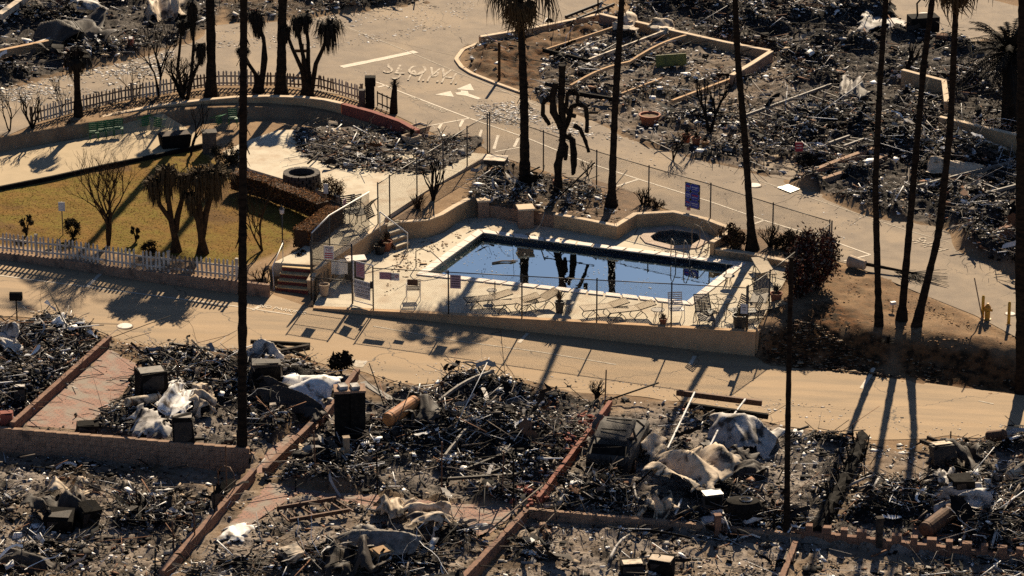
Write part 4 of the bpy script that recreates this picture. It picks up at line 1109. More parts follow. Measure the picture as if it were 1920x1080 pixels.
palm('short burnt palm with hanging dead fronds behind the curved wall', ((147, 218), (144, 150), (143, 90)), .36, None, crown_n=16, frond=.7, flare=1.4, zmin=-1.4, zmax=.1, droop=1.5, group='burnt garden plants')

def feather_palm(label, base_pix, crown_pix):
    b = GP(*base_pix); c = V(*crown_pix, b.y)
    t = thing('date_palm', label, 'palm tree', b)
    MB().tube([b + Vector((0, 0, -.2)), b.lerp(c, .5), c], [.42, .36, .34], 12, wob=.06).build('trunk', M['charpalm'], t)
    mb = MB(); rd = random.Random(4)
    for k in range(85):
        az = k * 2.399; el = rd.uniform(-.7, 1.3); L = rd.uniform(2.2, 3.6)
        d = Vector((math.cos(az) * math.cos(el), math.sin(az) * math.cos(el), math.sin(el)))
        P = [c + d * (L * s_) + Vector((0, 0, -L * .55 * s_ * s_ * (1.1 - .3 * el))) for s_ in np.linspace(0, 1, 9)]
        mb.tube(P, [.03 * (1 - .8 * i / 8) for i in range(9)], 4, cap=False)
        for i in range(24):
            s_ = .12 + .86 * i / 24; j = min(7, int(s_ * 8)); p = P[j].lerp(P[j + 1], s_ * 8 - j); tg = (P[j + 1] - P[j]).normalized()
            sd = tg.cross(Vector((0, 0, 1))).normalized()
            for sgn in (-1, 1):
                e = p + (sd * sgn * .8 + tg * .6 + Vector((0, 0, -.35 + rd.uniform(-.15, .15)))) * (.42 * (1.1 - s_ * .6))
                mb.add([p - tg * .035, p + tg * .035, e], [(0, 1, 2)])
    mb.build('crown', M['burntleaf'], t)
feather_palm('bushy feather palm with arching singed fronds by the upper retaining wall', (1893, 250), (1893, 100))

# ---------------------------------------------------------------- yuccas and cabbage trees with hanging dead heads
def mop(mb, c, L, W_, seed, n=380):
    rd = random.Random(seed); W_ = W_ * 1.7
    for k in range(n):
        a = rd.uniform(0, 6.28); q_ = rd.random() ** 1.5; rr = W_ * (.25 + .95 * rd.random()) * (1.15 - .75 * q_); up = rd.uniform(-.1, .3) * L * (1 - q_)
        p0 = c + Vector((0, 0, up * .3)); p1 = c + Vector((math.cos(a) * rr * .8, math.sin(a) * rr * .8, up)); p2 = c + Vector((math.cos(a) * rr, math.sin(a) * rr, -L * (.12 + .88 * q_)))
        s_ = Vector((-math.sin(a), math.cos(a), 0)) * .028
        mb.add([p0 - s_, p0 + s_, p1 + s_, p1 - s_, p2 + s_ * .3, p2 - s_ * .3], [(0, 1, 2, 3), (3, 2, 4, 5)])
def spiky(mb, c, L, seed, n=70, lo=-.3):
    rd = random.Random(seed)
    for k in range(n):
        a = rd.uniform(0, 6.28); el = rd.uniform(lo, 1.4); d = Vector((math.cos(a) * math.cos(el), math.sin(a) * math.cos(el), math.sin(el)))
        s_ = Vector((-math.sin(a), math.cos(a), 0)) * .022; l = L * rd.uniform(.6, 1)
        p1 = c + d * l * .6; p2 = c + d * l + Vector((0, 0, -.2 * l))
        mb.add([c - s_, c + s_, p1 + s_, p1 - s_, p2], [(0, 1, 2, 3), (3, 2, 4)])
def multi_stem(label, base, stems, mt, ml, name, heads, group='burnt garden plants', r0=.16, cat='tree', foot=None):
    """stems: pixel polylines from the foot; heads: (stem index, length, width, kind)"""
    b = GP(*base); t = thing(name, label, cat, b, 0, group)
    ends = []
    if foot: MB().lathe(b + Vector((0, 0, -.15)), [(foot, 0), (foot * .8, .3), (foot * .45, .75), (foot * .3, 1.0)], 12).build('foot', M[mt], t, smooth=True)
    for i, st in enumerate(stems):
        pts = [V(px, py, b.y + (i % 3 - 1) * .12 * min(1, j)) for j, (px, py) in enumerate(st)]
        pts[0] = Vector((pts[0].x, b.y, max(pts[0].z, b.z) - .1))
        k = len(pts); MB().tube(pts, [r0 * (1 - .5 * j / (k - 1)) for j in range(k)], 8, wob=.08).build('stem', M[mt], t)
        ends.append(pts[-1])
    for i, L, W_, kind in heads:
        mb = MB()
        (mop(mb, ends[i], L, W_, i + int(abs(b.x) * 10)) if kind == 'mop' else spiky(mb, ends[i], L, i + int(abs(b.x) * 10)))
        mb.build('leaf_head', M[ml], t)
    return t
multi_stem('cabbage tree with three limp brown heads on the lawn, its limbs forming a Y', (330, 472), [((330, 472), (327, 440), (322, 415), (300, 385), (289, 345)), ((328, 440), (320, 410), (316, 375), (313, 325)), ((328, 430), (333, 405), (341, 375), (343, 335))], 'palmbrown', 'deadleaf', 'cabbage_tree', [(0, 1.0, .3, 'mop'), (1, 1.3, .32, 'mop'), (2, .9, .28, 'mop')], r0=.15, foot=.3)
multi_stem('cabbage tree with drooping brown heads on the lawn nearest the front palm', (380, 475), [((380, 475), (377, 440), (372, 415), (362, 390), (358, 370)), ((378, 440), (375, 400), (372, 370), (373, 330)), ((379, 440), (386, 400), (395, 370), (402, 325))], 'palmbrown', 'deadleaf', 'cabbage_tree', [(0, .9, .2, 'mop'), (1, 1.3, .4, 'mop'), (2, 1.5, .42, 'mop')], r0=.16, foot=.32)
multi_stem('burnt yucca of four leaning stems beside the wooden cross', (576, 180), [((576, 180), (566, 130), (548, 90), (535, 55)), ((577, 178), (574, 130), (563, 80), (557, 40)), ((580, 176), (578, 120), (578, 80), (572, 35)), ((582, 178), (592, 120), (606, 90), (618, 50))], 'charpalm', 'burntleaf', 'burnt_yucca', [(0, .7, .2, 'mop'), (1, .9, .22, 'mop'), (2, .8, .25, 'mop'), (3, 1.4, .45, 'mop')], r0=.13, foot=.42)
multi_stem('burnt yucca of two stems between the flared palms', (485, 172), [((485, 172), (480, 140), (466, 120), (455, 95)), ((489, 172), (493, 120), (495, 80), (485, 40)), ((489, 165), (498, 110), (494, 70), (478, 30))], 'charpalm', 'burntleaf', 'burnt_yucca', [(0, .6, .2, 'mop'), (1, .9, .2, 'mop'), (2, 1.1, .2, 'mop')], r0=.13, foot=.36)
multi_stem('thin burnt yucca with dark tuft behind the left flared palm', (345, 185), [((345, 185), (333, 130), (338, 80), (342, 45)), ((352, 182), (360, 130), (363, 80), (360, 20)), ((350, 185), (362, 140), (375, 115), (376, 90))], 'charpalm', 'burntleaf', 'burnt_yucca', [(0, .6, .2, 'mop'), (1, 1.5, .16, 'mop'), (2, .9, .22, 'mop')], r0=.09)
multi_stem('slim charred agave stalk at the end of the red wall', (738, 212), [((738, 212), (738, 190), (740, 160))], 'charpalm', 'burntleaf', 'agave_stalk', [(0, .5, 0, 'spk')], r0=.22, cat='plant')
# tree cactus
b = GP(1047, 362); t = thing('tree_cactus', 'burnt tree cactus with sagging arms behind the pool fence', 'cactus', b)
def carm(pix, r_, nm='arm', dy=0):
    pts = [V(px, py, b.y + dy) for px, py in pix]; Q = []
    for a_, c_ in zip(pts, pts[1:]): Q += [a_.lerp(c_, i / 3) for i in range(3)]
    Q.append(pts[-1]); n_ = len(Q); r_ *= 1.12 if nm == 'arm' else .95
    MB().tube(Q, [r_ * (1.0 - .25 * i / n_) * random.uniform(.85, 1.15) for i in range(n_)], 9, wob=.12).build(nm, M['charpalm'], t)
carm(((1047, 364), (1046, 310), (1053, 280), (1056, 240), (1052, 190), (1054, 150), (1054, 122)), .2, 'trunk')
for pix, r_ in ((((1052, 240), (1038, 210), (1036, 180), (1042, 155)), .15), (((1040, 200), (1028, 180), (1018, 195), (1018, 215), (1028, 230), (1030, 234)), .1), (((1056, 245), (1066, 225), (1072, 200), (1085, 195), (1098, 200), (1101, 225), (1100, 248)), .11), (((1062, 200), (1064, 175), (1076, 167), (1084, 178), (1082, 192)), .09), (((1060, 255), (1075, 262), (1078, 300), (1075, 325)), .11), (((1076, 235), (1088, 242), (1098, 265), (1104, 285)), .09), (((1068, 250), (1072, 280), (1073, 310), (1074, 328)), .07), (((1056, 200), (1068, 215), (1080, 218)), .12), (((1050, 260), (1062, 275), (1060, 300)), .1)):
    carm(pix, r_, dy=random.uniform(-.15, .15))

# ---------------------------------------------------------------- bare trees and shrubs
def branches(mb, p, d, L, r_, depth, rd, spread, upb=.15):
    n_ = 3; pts = [p]; dd = d.copy()
    for k in range(n_):
        dd = (dd + Vector((rd.uniform(-.18, .18), rd.uniform(-.18, .18), rd.uniform(-.05, .12)))).normalized(); pts.append(pts[-1] + dd * L / n_)
    mb.tube(pts, [r_ * (1 - .4 * k / n_) for k in range(n_ + 1)], 5 if depth > 1 else 3, cap=False)
    if depth <= 0: return
    for k in range(rd.choice((2, 3, 3))):
        a = rd.uniform(0, 6.28); q = pts[rd.choice((2, 3, 3))]
        nd = (dd + Vector((math.cos(a), math.sin(a), 0)) * spread + Vector((0, 0, upb))).normalized()
        branches(mb, q, nd, L * rd.uniform(.6, .82), r_ * .58, depth - 1, rd, spread, upb)
def bare(label, base, h_, r_=.05, stems=3, depth=4, spread=.5, m='burntleaf', seed=1, name='bare_tree', cat='tree', group='bare burnt shrubs and trees', b=None):
    b = b if b is not None else GP(*base); t = thing(name, label, cat, b, 0, group); rd = random.Random(seed)
    for k in range(stems):
        mb = MB(); a = rd.uniform(0, 6.28)
        branches(mb, b + Vector((0, 0, -.05)), Vector((math.cos(a) * .35, math.sin(a) * .35, 1)).normalized(), h_ * .38, r_, depth, rd, spread)
        mb.build('limb', M[m], t)
    return t
bare('bare brown tree with fan of branches on the lawn by the picket fence', (203, 460), 3.6, .075, 4, 5, .5, 'palmbrown', 3)
bare('bare grey tree on the lawn beside the front palm trunk', (492, 470), 3.0, .05, 3, 4, .4, 'palmbrown', 5)
bare('bare black tree standing at the rear picket fence with debris behind', (297, 180), 3.6, .07, 3, 5, .5, 'char', 8)
bare('small bare shrub at the rear picket fence', (253, 186), 1.9, .03, 3, 4, .4, 'palmbrown', 9, 'bare_shrub', 'shrub')
bare('leafless shrub at the far left end of the curved wall', (18, 246), 2.2, .04, 3, 4, .5, 'char', 10, 'bare_shrub', 'shrub')
bare('leafless burnt shrub left of the short burnt palm', (60, 240), 1.8, .06, 4, 3, .45, 'char', 12, 'bare_shrub', 'shrub')
bare('wispy bare shrub between the short palm and the picket fence', (115, 215), 1.9, .03, 3, 4, .4, 'burntleaf', 13, 'bare_shrub', 'shrub')
bare('dense black shrub remains between rear fence and curved wall', (340, 182), 2.0, .07, 6, 4, .6, 'char', 14, 'bare_shrub', 'shrub')
bare('bare tree over the low planter on the path', (358, 290), 2.6, .06, 2, 4, .45, 'char', 15)
bare('burnt twiggy bush beside the road wall and stairs', (492, 530), 1.2, .05, 5, 3, .6, 'char', 16, 'bare_shrub', 'shrub')
bare('charred bush near the second rear fence post', (1102, 330), .9, .03, 4, 3, .6, 'char', 17, 'bare_shrub', 'shrub')
bare('charred shrub in the planter under the blue banner', (1206, 388), 1.0, .05, 6, 3, .5, 'char', 18, 'bare_shrub', 'shrub')
bare('bare twiggy bush at the rear road edge, its twigs overhanging the asphalt', (1262, 300), 1.6, .04, 4, 4, .7, 'char', 19, 'bare_shrub', 'shrub')
bare('charred upright tree trunk pair in the lot behind the rear road', (1330, 250), 3.4, .1, 2, 3, .25, 'char', 20)
bare('burnt shrub in the planter by the curved wall', (812, 375), 2.0, .08, 4, 3, .3, 'char', 21, 'bare_shrub', 'shrub')
bare('burnt shrub by the right palm foot in the end planter', (1445, 466), 1.2, .05, 6, 3, .5, 'char', 22, 'bare_shrub', 'shrub')
bare('charred twig bush at the corner of the car lot', (1118, 752), .9, .05, 7, 3, .7, 'char', 23, 'bare_shrub', 'shrub')
bare('bare sapling by the slender trunk in the rubble', (1452, 995), 1.4, .03, 4, 2, .3, 'char', 24, 'bare_shrub', 'shrub')
bare('burnt tree stub at the upper lot beside the hill street', (1700, 160), 3.2, .16, 1, 2, .5, 'char', 25)
bare('bare twigs beside the brown brick divider', (1062, 925), 1.1, .03, 4, 3, .5, 'char', 26, 'bare_shrub', 'shrub')
bare('charred bush in the upper lot near the parking sign', (1512, 325), 1.1, .08, 9, 3, .8, 'char', 27, 'bare_shrub', 'shrub')
def leafy(label, base, h_, w_, n_, cols, seed, name='shrub', cat='shrub', stems=5, b=None, leaf=.09, group='scorched shrubs'):
    b = b if b is not None else GP(*base); t = thing(name, label, cat, b, 0, group); rd = random.Random(seed)
    mb = MB()
    for k in range(stems):
        a = rd.uniform(0, 6.28); e = b + Vector((math.cos(a) * w_ * .3, math.sin(a) * w_ * .3, h_ * rd.uniform(.6, .95)))
        mb.tube([b + Vector((0, 0, -.05)), b.lerp(e, .5) + Vector((rd.uniform(-.1, .1), 0, 0)), e], [.035, .025, .01], 5)
    mb.build('stems', M['char'], t)
    r_ = np.random.default_rng(seed)
    nc = max(6, n_ // 90); ce = r_.normal(0, 1, (nc, 3)); ce /= np.linalg.norm(ce, axis=1)[:, None]; ce *= r_.uniform(.35, 1, (nc, 1)) ** .6
    ce = ce * np.array([w_ / 2, w_ / 2, h_ * .45]) + np.array([0, 0, h_ * .55])
    P = ce[r_.integers(0, nc, n_)] + r_.normal(0, .13 * w_ / 1.6, (n_, 3)); P[:, 2] = np.clip(P[:, 2], .03, None)
    C = np.array(cols)[r_.integers(0, len(cols), n_)] * r_.uniform(.6, 1.3, (n_, 1))
    sz = r_.uniform(.6, 1.3, n_) * leaf
    d1 = r_.normal(0, 1, (n_, 3)); d1 /= np.linalg.norm(d1, axis=1)[:, None]; d2 = np.cross(d1, r_.normal(0, 1, (n_, 3))); d2 /= np.linalg.norm(d2, axis=1)[:, None]
    P = P + np.array(b)
    v = np.stack([P - d1 * sz[:, None], P + d2 * sz[:, None] * .4, P + d1 * sz[:, None], P - d2 * sz[:, None] * .4], 1).reshape(-1, 3)
    npmesh('foliage', v, np.arange(n_ * 4).reshape(-1, 4), M['leafmix'], np.repeat(C, 4, 0), t)
    return t
RB = [(.06, .018, .012), (.1, .03, .018), (.025, .014, .01), (.16, .13, .1)]
leafy('large reddish scorched shrub at the right fence corner', (1530, 540), 2.5, 2.0, 5200, RB, 31)
leafy('smaller scorched red shrub in pots beside the fence', (1500, 560), 1.8, 1.2, 2400, RB, 32)
leafy('low brown shrub at the foot of the palm by the spa', (1372, 462), .8, 1.3, 1500, [(.05, .025, .015), (.1, .06, .03)], 33)
leafy('low brown shrub in the end planter next to the rear fence', (1480, 470), .7, 1.5, 1300, [(.045, .028, .016), (.03, .02, .013)], 34)
leafy('dark clipped ball shrub behind the white picket fence', (136, 446), .85, .8, 1500, [(.03, .022, .012), (.018, .014, .01)], 35, leaf=.05)
leafy('low dark bush behind the picket fence right of the lawn trees', (283, 475), .6, .8, 900, [(.02, .015, .01), (.03, .02, .012)], 36, leaf=.05)
leafy('scrawny dark shrub on the lawn by the fence', (255, 452), .7, .4, 160, [(.03, .022, .012)], 37)
leafy('spiky dark bush by the front fence at far left', (50, 440), .9, .6, 300, [(.04, .03, .018)], 38)
leafy('low shrub on the patio beside the road steps', (568, 487), .35, .7, 700, [(.025, .018, .01)], 39, leaf=.05)
leafy('dark shrub heap beside the rear hedge', (425, 310), 1.0, 1.3, 1600, [(.02, .017, .011), (.035, .03, .02)], 40, leaf=.06)
leafy('rounded grey-green shrub at the end of the tall hedge', (622, 375), 1.1, 1.1, 1800, [(.04, .03, .018), (.1, .05, .02)], 41, leaf=.05)
leafy('burnt shrub heap at the rear planter under the blue banner', (1225, 392), .5, .9, 800, [(.025, .02, .014), (.06, .035, .02)], 42, leaf=.05)
leafy('dark shrub left of the tree cactus behind the pool', (1000, 350), .5, .8, 500, [(.02, .016, .012)], 43, leaf=.06)
leafy('round dark bush at the edge of the tarpaulin lot by the road', (640, 702), .8, .9, 900, [(.015, .012, .01)], 44, leaf=.12)
# spiky pot plants and small agaves
def agave(label, base, L, m='deadleaf', n_=50, b=None, lo=.3):
    b = b if b is not None else GP(*base); mb = MB(); spiky(mb, Vector((0, 0, .02)), L, int(abs(b.x * 31)), n_, lo)
    o = mb.build('spiky_plant', M[m], local=True); o.location = b
    return tag(o, label, 'plant', 'spiky plants')
agave('brown spiky agave in the planter by the patio steps', (783, 398), 1.2, 'palmbrown', 60, lo=.9)
agave('small black spiky tuft on the slope below the mound palms', (1665, 640), .5, 'char', 40)
# hedges
def hedge(label, pix, z0, w_, h_, seed, n_=9000, cols=((.2, .088, .028), (.12, .05, .02), (.06, .03, .014))):
    P = [U(px, py, z0) for px, py in pix]
    t = thing('clipped_hedge', label, 'hedge', P[0], 0, 'clipped hedges by the patio'); r_ = np.random.default_rng(seed)
    L = [0]
    for a, b in zip(P, P[1:]): L.append(L[-1] + (b - a).length)
    s_ = r_.random(n_) * L[-1]; x = np.interp(s_, L, [p.x for p in P]); y = np.interp(s_, L, [p.y for p in P])
    ax = np.interp(np.clip(s_ + .2, 0, L[-1]), L, [p.x for p in P]) - np.interp(np.clip(s_ - .2, 0, L[-1]), L, [p.x for p in P])
    ay = np.interp(np.clip(s_ + .2, 0, L[-1]), L, [p.y for p in P]) - np.interp(np.clip(s_ - .2, 0, L[-1]), L, [p.y for p in P])
    l_ = np.hypot(ax, ay); nx, ny = -ay / l_, ax / l_
    sur = r_.random(n_); off = r_.uniform(-1, 1, n_) * w_ / 2; zz = r_.random(n_) * h_
    top = sur < .45; off = np.where(top, off, np.sign(off) * w_ / 2); zz = np.where(top, h_, zz)
    jit = r_.normal(0, .035, (n_, 3)) + ((fbm(s_ * 1.3, zz * 1.3, 3, 4) - .5) * .12)[:, None]
    Q = np.stack([x + nx * off, y + ny * off, z0 + zz], 1) + jit
    d1 = r_.normal(0, 1, (n_, 3)); d1 /= np.linalg.norm(d1, axis=1)[:, None]; d2 = np.cross(d1, r_.normal(0, 1, (n_, 3))); d2 /= np.linalg.norm(d2, axis=1)[:, None]
    d1[top, 2] *= .25; d2[top, 2] *= .25
    sz = r_.uniform(.025, .06, (n_, 1))
    C = np.array(cols)[r_.integers(0, len(cols), n_)] * r_.uniform(.6, 1.3, (n_, 1))
    v = np.stack([Q - d1 * sz, Q + d2 * sz * .6, Q + d1 * sz, Q - d2 * sz * .6], 1).reshape(-1, 3)
    npmesh('foliage', v, np.arange(n_ * 4).reshape(-1, 4), M['leafmix'], np.repeat(C, 4, 0), t)
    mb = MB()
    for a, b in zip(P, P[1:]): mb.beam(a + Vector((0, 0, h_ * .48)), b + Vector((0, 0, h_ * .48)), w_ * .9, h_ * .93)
    mb.build('dark_core', M['hedge'], t)  # dark box under the leaves: the hedge's shade put into its colour
hedge('long brown clipped hedge between lawn and patio', ((442, 352), (500, 368), (565, 393), (606, 411)), .85, .7, .8, 1)
hedge('brown clipped hedge running down to the road steps', ((630, 421), (600, 443), (566, 465)), .75, .75, .85, 2)
# lawn grass
n = 42000
lx = np.array([p.x for p in LAWN]); ly = np.array([p.y for p in LAWN])
x = rng.uniform(lx.min(), lx.max(), n); y = rng.uniform(ly.min(), ly.max(), n); k = inpoly(LAWN, x, y) & (np.abs(x) < 30); x, y = x[k], y[k]
dens = fbm(x * .8, y * .8, 4, 2); k = dens + rng.random(len(x)) * .4 > .55; x, y, dens = x[k], y[k], dens[k]
n = len(x); a = rng.uniform(0, 6.28, n); hgt = rng.uniform(.006, .02, n); z = GZ(x, y)
b0 = np.stack([x - np.cos(a) * .03, y - np.sin(a) * .03, z], 1); b1 = np.stack([x + np.cos(a) * .03, y + np.sin(a) * .03, z], 1)
tp = np.stack([x + rng.normal(0, .03, n), y + rng.normal(0, .03, n), z + hgt], 1)
gcol = np.where((vnoise(x * .5, y * .5, 7) + rng.normal(0, .12, n))[:, None] > .5, np.array([[.175, .135, .025]]), np.array([[.2, .112, .028]])) * rng.uniform(.85, 1.12, (n, 1))
o = npmesh('lawn_grass', np.stack([b0, b1, tp], 1).reshape(-1, 3), np.arange(n * 3).reshape(-1, 3), M['grass'], np.repeat(gcol, 3, 0))
tag(o, 'short yellow brown grass of the lawn', 'grass', kind='stuff')
# ---------------------------------------------------------------- pool furniture
def lounger(label, loc, rz, straps='vinyl', back=.22, group='strap loungers by the pool'):
    """1.95 m long strap lounger, head along +X"""
    t = thing('sun_lounger', label, 'sun lounger', loc, rz, group)
    L1, L2, W_, h_ = 1.2, .78, .62, .36
    hd = Vector((L1 - .95 + L2 * math.cos(back), 0, h_ + L2 * math.sin(back))); ft = Vector((-.95, 0, h_)); mid = Vector((L1 - .95, 0, h_))
    for s_ in (-1, 1):
        y = Vector((0, s_ * W_ / 2, 0)); MB().tube([ft + y, mid + y, hd + y], .022, 6).build('side_rail', M['furniture'], t, local=True)
    for p in (ft, hd): MB().tube([p + Vector((0, -W_ / 2, 0)), p + Vector((0, W_ / 2, 0))], .016, 6).build('cross_bar', M['furniture'], t, local=True)
    for x in (-.55, .35):
        for s_ in (-1, 1):
            y = s_ * W_ / 2
            MB().tube([(x - .28, y, .0), (x - .18, y, .17), (x, y, h_ - .03), (x + .18, y, .17), (x + .28, y, .0)], .018, 6).build('leg', M['furniture'], t, local=True)
    mb = MB(); n_ = 17
    for k in range(n_):
        c = ft.lerp(mid, (k + .5) / n_); mb.box(c + Vector((0, 0, .014)), (.052, W_, .008))
    for k in range(11):
        c = mid.lerp(hd, (k + .5) / 11); mb.box(c + Vector((0, 0, .014)), (.052, W_, .008), 0, 0, -back)
    o = mb.build('straps', M[straps], t, local=True); o['kind'] = 'stuff'
    return t
D18 = R(17)
lounger('strap lounger nearest the palm shadow, first of the front row', U(914, 574), D18)
lounger('strap lounger second of the front row, behind the fence post', U(966, 580), D18)
lounger('strap lounger third of the front row beside the spiky pot plant', U(1008, 577), R(33), back=.3)
lounger('strap lounger fourth of the front row', U(1132, 590), D18)
lounger('strap lounger fifth of the front row beside the small side table', U(1182, 594), D18)
lounger('grey lounger standing across the deck near the front fence', U(1320, 602), R(96), 'vinyl_grey', .7)
lounger('grey lounger tilted up against the right fence', U(1425, 568), R(80), 'vinyl_grey', .5)
lounger('tan lounger lying low by the right fence corner', U(1428, 592), R(20), 'vinyl', .15)
lounger('pale lounger at the far right corner of the deck', U(1432, 516), R(100), 'vinyl', .1)
def chair(label, loc, rz, m='furniture', sm='vinyl_grey', roll=0, group='metal patio chairs', pitch=0, scale=1):
    t = thing('patio_chair', label, 'chair', loc, rz, group)
    w_, d_, h_ = .56, .52, .42
    for sx in (-1, 1):
        x = sx * w_ / 2
        MB().tube([(x, d_ / 2, 0), (x, d_ / 2 - .04, h_), (x, d_ / 2 + .05, .64), (x, -d_ / 2 + .03, .64), (x, -d_ / 2, h_), (x, -d_ / 2 - .06, 0)], .015, 6).build('leg', M[m], t, local=True)
        MB().tube([(x, -d_ / 2, h_), (x, -d_ / 2 - .02 + .55 * d_ * 0 + d_, h_ - .02), (x, d_ / 2 + .18, .98)], .015, 6).build('side_rail', M[m], t, local=True)
    for y, z in ((-d_ / 2, h_), (d_ / 2 + .18, .98)): MB().tube([(-w_ / 2, y, z), (w_ / 2, y, z)], .015, 6).build('cross_bar', M[m], t, local=True)
    mb = MB()
    for k in range(7): mb.box((0, -d_ / 2 + .04 + k * .07, h_ + .012), (w_, .05, .008))
    for k in range(7): mb.box((0, d_ / 2 + .02 + k * .023, h_ + .08 + k * .078), (w_, .008, .05), 0, -.3)
    o = mb.build('straps', M[sm], t, local=True); o['kind'] = 'stuff'
    t.rotation_euler = (roll, pitch, rz)
    return t
chair('lone grey chair on the deck behind the pool gate', U(775, 560), R(180 + 5), 'whitepaint', 'vinyl_grey')
chair('white strap armchair on the deck beside the front fence', U(1268, 597), R(8), 'whitepaint', 'signwhite')
chair('dark overturned chair on the deck at the pool corner', U(1408, 530, .28), R(40), 'furniture', 'vinyl_grey', R(75))
chair('metal chair turned to the round table at the deck corner', U(1330, 603), R(120), 'furniture', 'furniture')
chair('dark chair pushed to the round table beside the black pot', U(1380, 600), R(-60), 'furniture', 'furniture')
chair('dark chair folded against the right fence corner', U(1408, 600), R(-80), 'furniture', 'furniture')
for k, (px, py, rz, rl) in enumerate(((655, 413, 20, 0), (660, 412, 30, 10), (668, 410, 40, 25), (678, 402, 60, 65))):
    c = U(px, py, .88 + (.16 * k if k < 3 else .3))
    chair(('bottom wire chair of the tangled stack on the patio', 'middle wire chair of the tangled stack on the patio', 'top wire chair of the tangled stack on the patio', 'wire chair tipped beside the tangled stack on the patio')[k], c, R(rz), 'furniture', 'furniture', R(rl))
def round_table(label, loc, r_, h_, glass=False):
    t = thing('round_table', label, 'table', loc, 0, 'round metal tables')
    n_ = 24; ring = [(r_ * math.cos(x), r_ * math.sin(x), h_) for x in np.linspace(0, 2 * math.pi, n_ + 1)]
    MB().tube(ring, .018, 6, cap=False).build('table_rim', M['furniture' if glass else 'vinyl_grey'], t, local=True)
    if not glass: MB().lathe((0, 0, h_ - .006), [(r_, 0), (r_, .012)], 24).build('table_top', M['vinyl_grey'], t, local=True)
    else:
        for a in (0, 1.05, 2.1): MB().tube([(r_ * math.cos(a), r_ * math.sin(a), h_), (-r_ * math.cos(a), -r_ * math.sin(a), h_)], .012, 5).build('spoke', M['furniture'], t, local=True)
    for k in range(4):
        a = k * math.pi / 2 + .4; MB().tube([(r_ * .75 * math.cos(a), r_ * .75 * math.sin(a), h_), (r_ * .35 * math.cos(a), r_ * .35 * math.sin(a), h_ * .5), (r_ * .7 * math.cos(a), r_ * .7 * math.sin(a), 0)], .014, 6).build('leg', M['furniture'], t, local=True)
    return t
round_table('large round table frame without glass at the deck corner', U(1352, 592), .62, .72, True)
round_table('small round side table beside the fifth lounger', U(1233, 600), .27, .45)
round_table('small round side table behind the first lounger', U(922, 562), .2, .42)
round_table('small round side table by the spiky pot plant', U(1064, 585), .27, .42)
round_table('small round side table under the palm shadow at the right pool edge', U(1366, 535), .24, .42)
# umbrella holes: short dark stands
for px, py, lab in ((1241, 600, 'thin dark umbrella stub beside the side table'), (928, 560, 'thin dark umbrella stub behind the first lounger'), (1361, 528, 'thin dark umbrella stub at the right pool edge')):
    o = MB().tube([U(px, py), U(px, py) + Vector((0, 0, .75))], .022, 8).build('umbrella_stub', M['furniture'], smooth=True); tag(o, lab, 'pole', 'umbrella stubs')
def pot(label, loc, r_, h_, m, plant=None, square=False, name='plant_pot', group='plant pots'):
    t = thing(name, label, 'plant pot', loc, 0, group)
    n_ = 4 if square else 18
    MB().lathe((0, 0, 0), [(r_ * .72, 0), (r_ * .95, h_ * .85), (r_ * 1.06, h_ * .86), (r_ * 1.06, h_), (r_ * .9, h_), (r_ * .86, h_ * .8)], n_).build('pot', M[m], t, local=True)
    MB().lathe((0, 0, h_ * .78), [(r_ * .86, 0), (r_ * .86, .02)], n_).build('soil', M['soil'], t, local=True)
    if plant:
        mb = MB(); spiky(mb, Vector((0, 0, h_)), plant[0], int(loc.x * 17) % 97, 40, plant[2] if len(plant) > 2 else .5); mb.build('leaves', M[plant[1]], t, local=True)
    return t
pot('black pot with brown spiky plant between the loungers', U(1049, 586), .2, .5, 'blackpot', (.65, 'palmbrown', .8))
pot('terracotta pot with dead leaves beside the deck stairs', U(724, 470), .26, .42, 'terracotta', (.6, 'palmbrown', .6))
pot('dark pot with withered plant left of the terracotta pot', U(712, 476), .24, .38, 'blackpot', (.35, 'burntleaf', .2))
pot('small terracotta pot with dead plant by the fence post', U(1243, 610), .15, .3, 'terracotta', (.3, 'palmbrown', .5))
pot('large black pot at the deck corner table', U(1387, 614), .3, .55, 'blackpot', (.5, 'burntleaf', .3))
pot('terracotta pot under the big red shrub outside the deck', GP(1508, 545), .3, .45, 'terracotta', (.5, 'burntleaf'))
pot('small terracotta pot beside the right fence under the red shrub', GP(1455, 570), .25, .5, 'terracotta', (.6, 'burntleaf'))
pot('cream bin-shaped tub inside the gate panel', U(608, 553, .06), .22, .48, 'planter')
pot('square stone planter at the end of the red wall', GP(788, 252), .5, .45, 'planter', None, True)
pot('tapered square stone planter on the burnt patio', GP(772, 285), .45, .62, 'planter', (.5, 'burntleaf'), True)
pot('large empty dark terracotta pot in the rubble behind the rear road', GP(1218, 232), .5, .5, 'terracotta')
pot('bright terracotta pot in the row by the rear road edge', GP(1305, 275), .22, .35, 'terracotta', (.4, 'burntleaf'))
pot('orange terracotta pot in the row by the rear road edge nearest the palm', GP(1322, 280), .2, .3, 'orange', (.4, 'burntleaf'))
pot('small terracotta pot at the left end of the row by the rear road', GP(1287, 268), .2, .4, 'terracotta', (.4, 'burntleaf'))
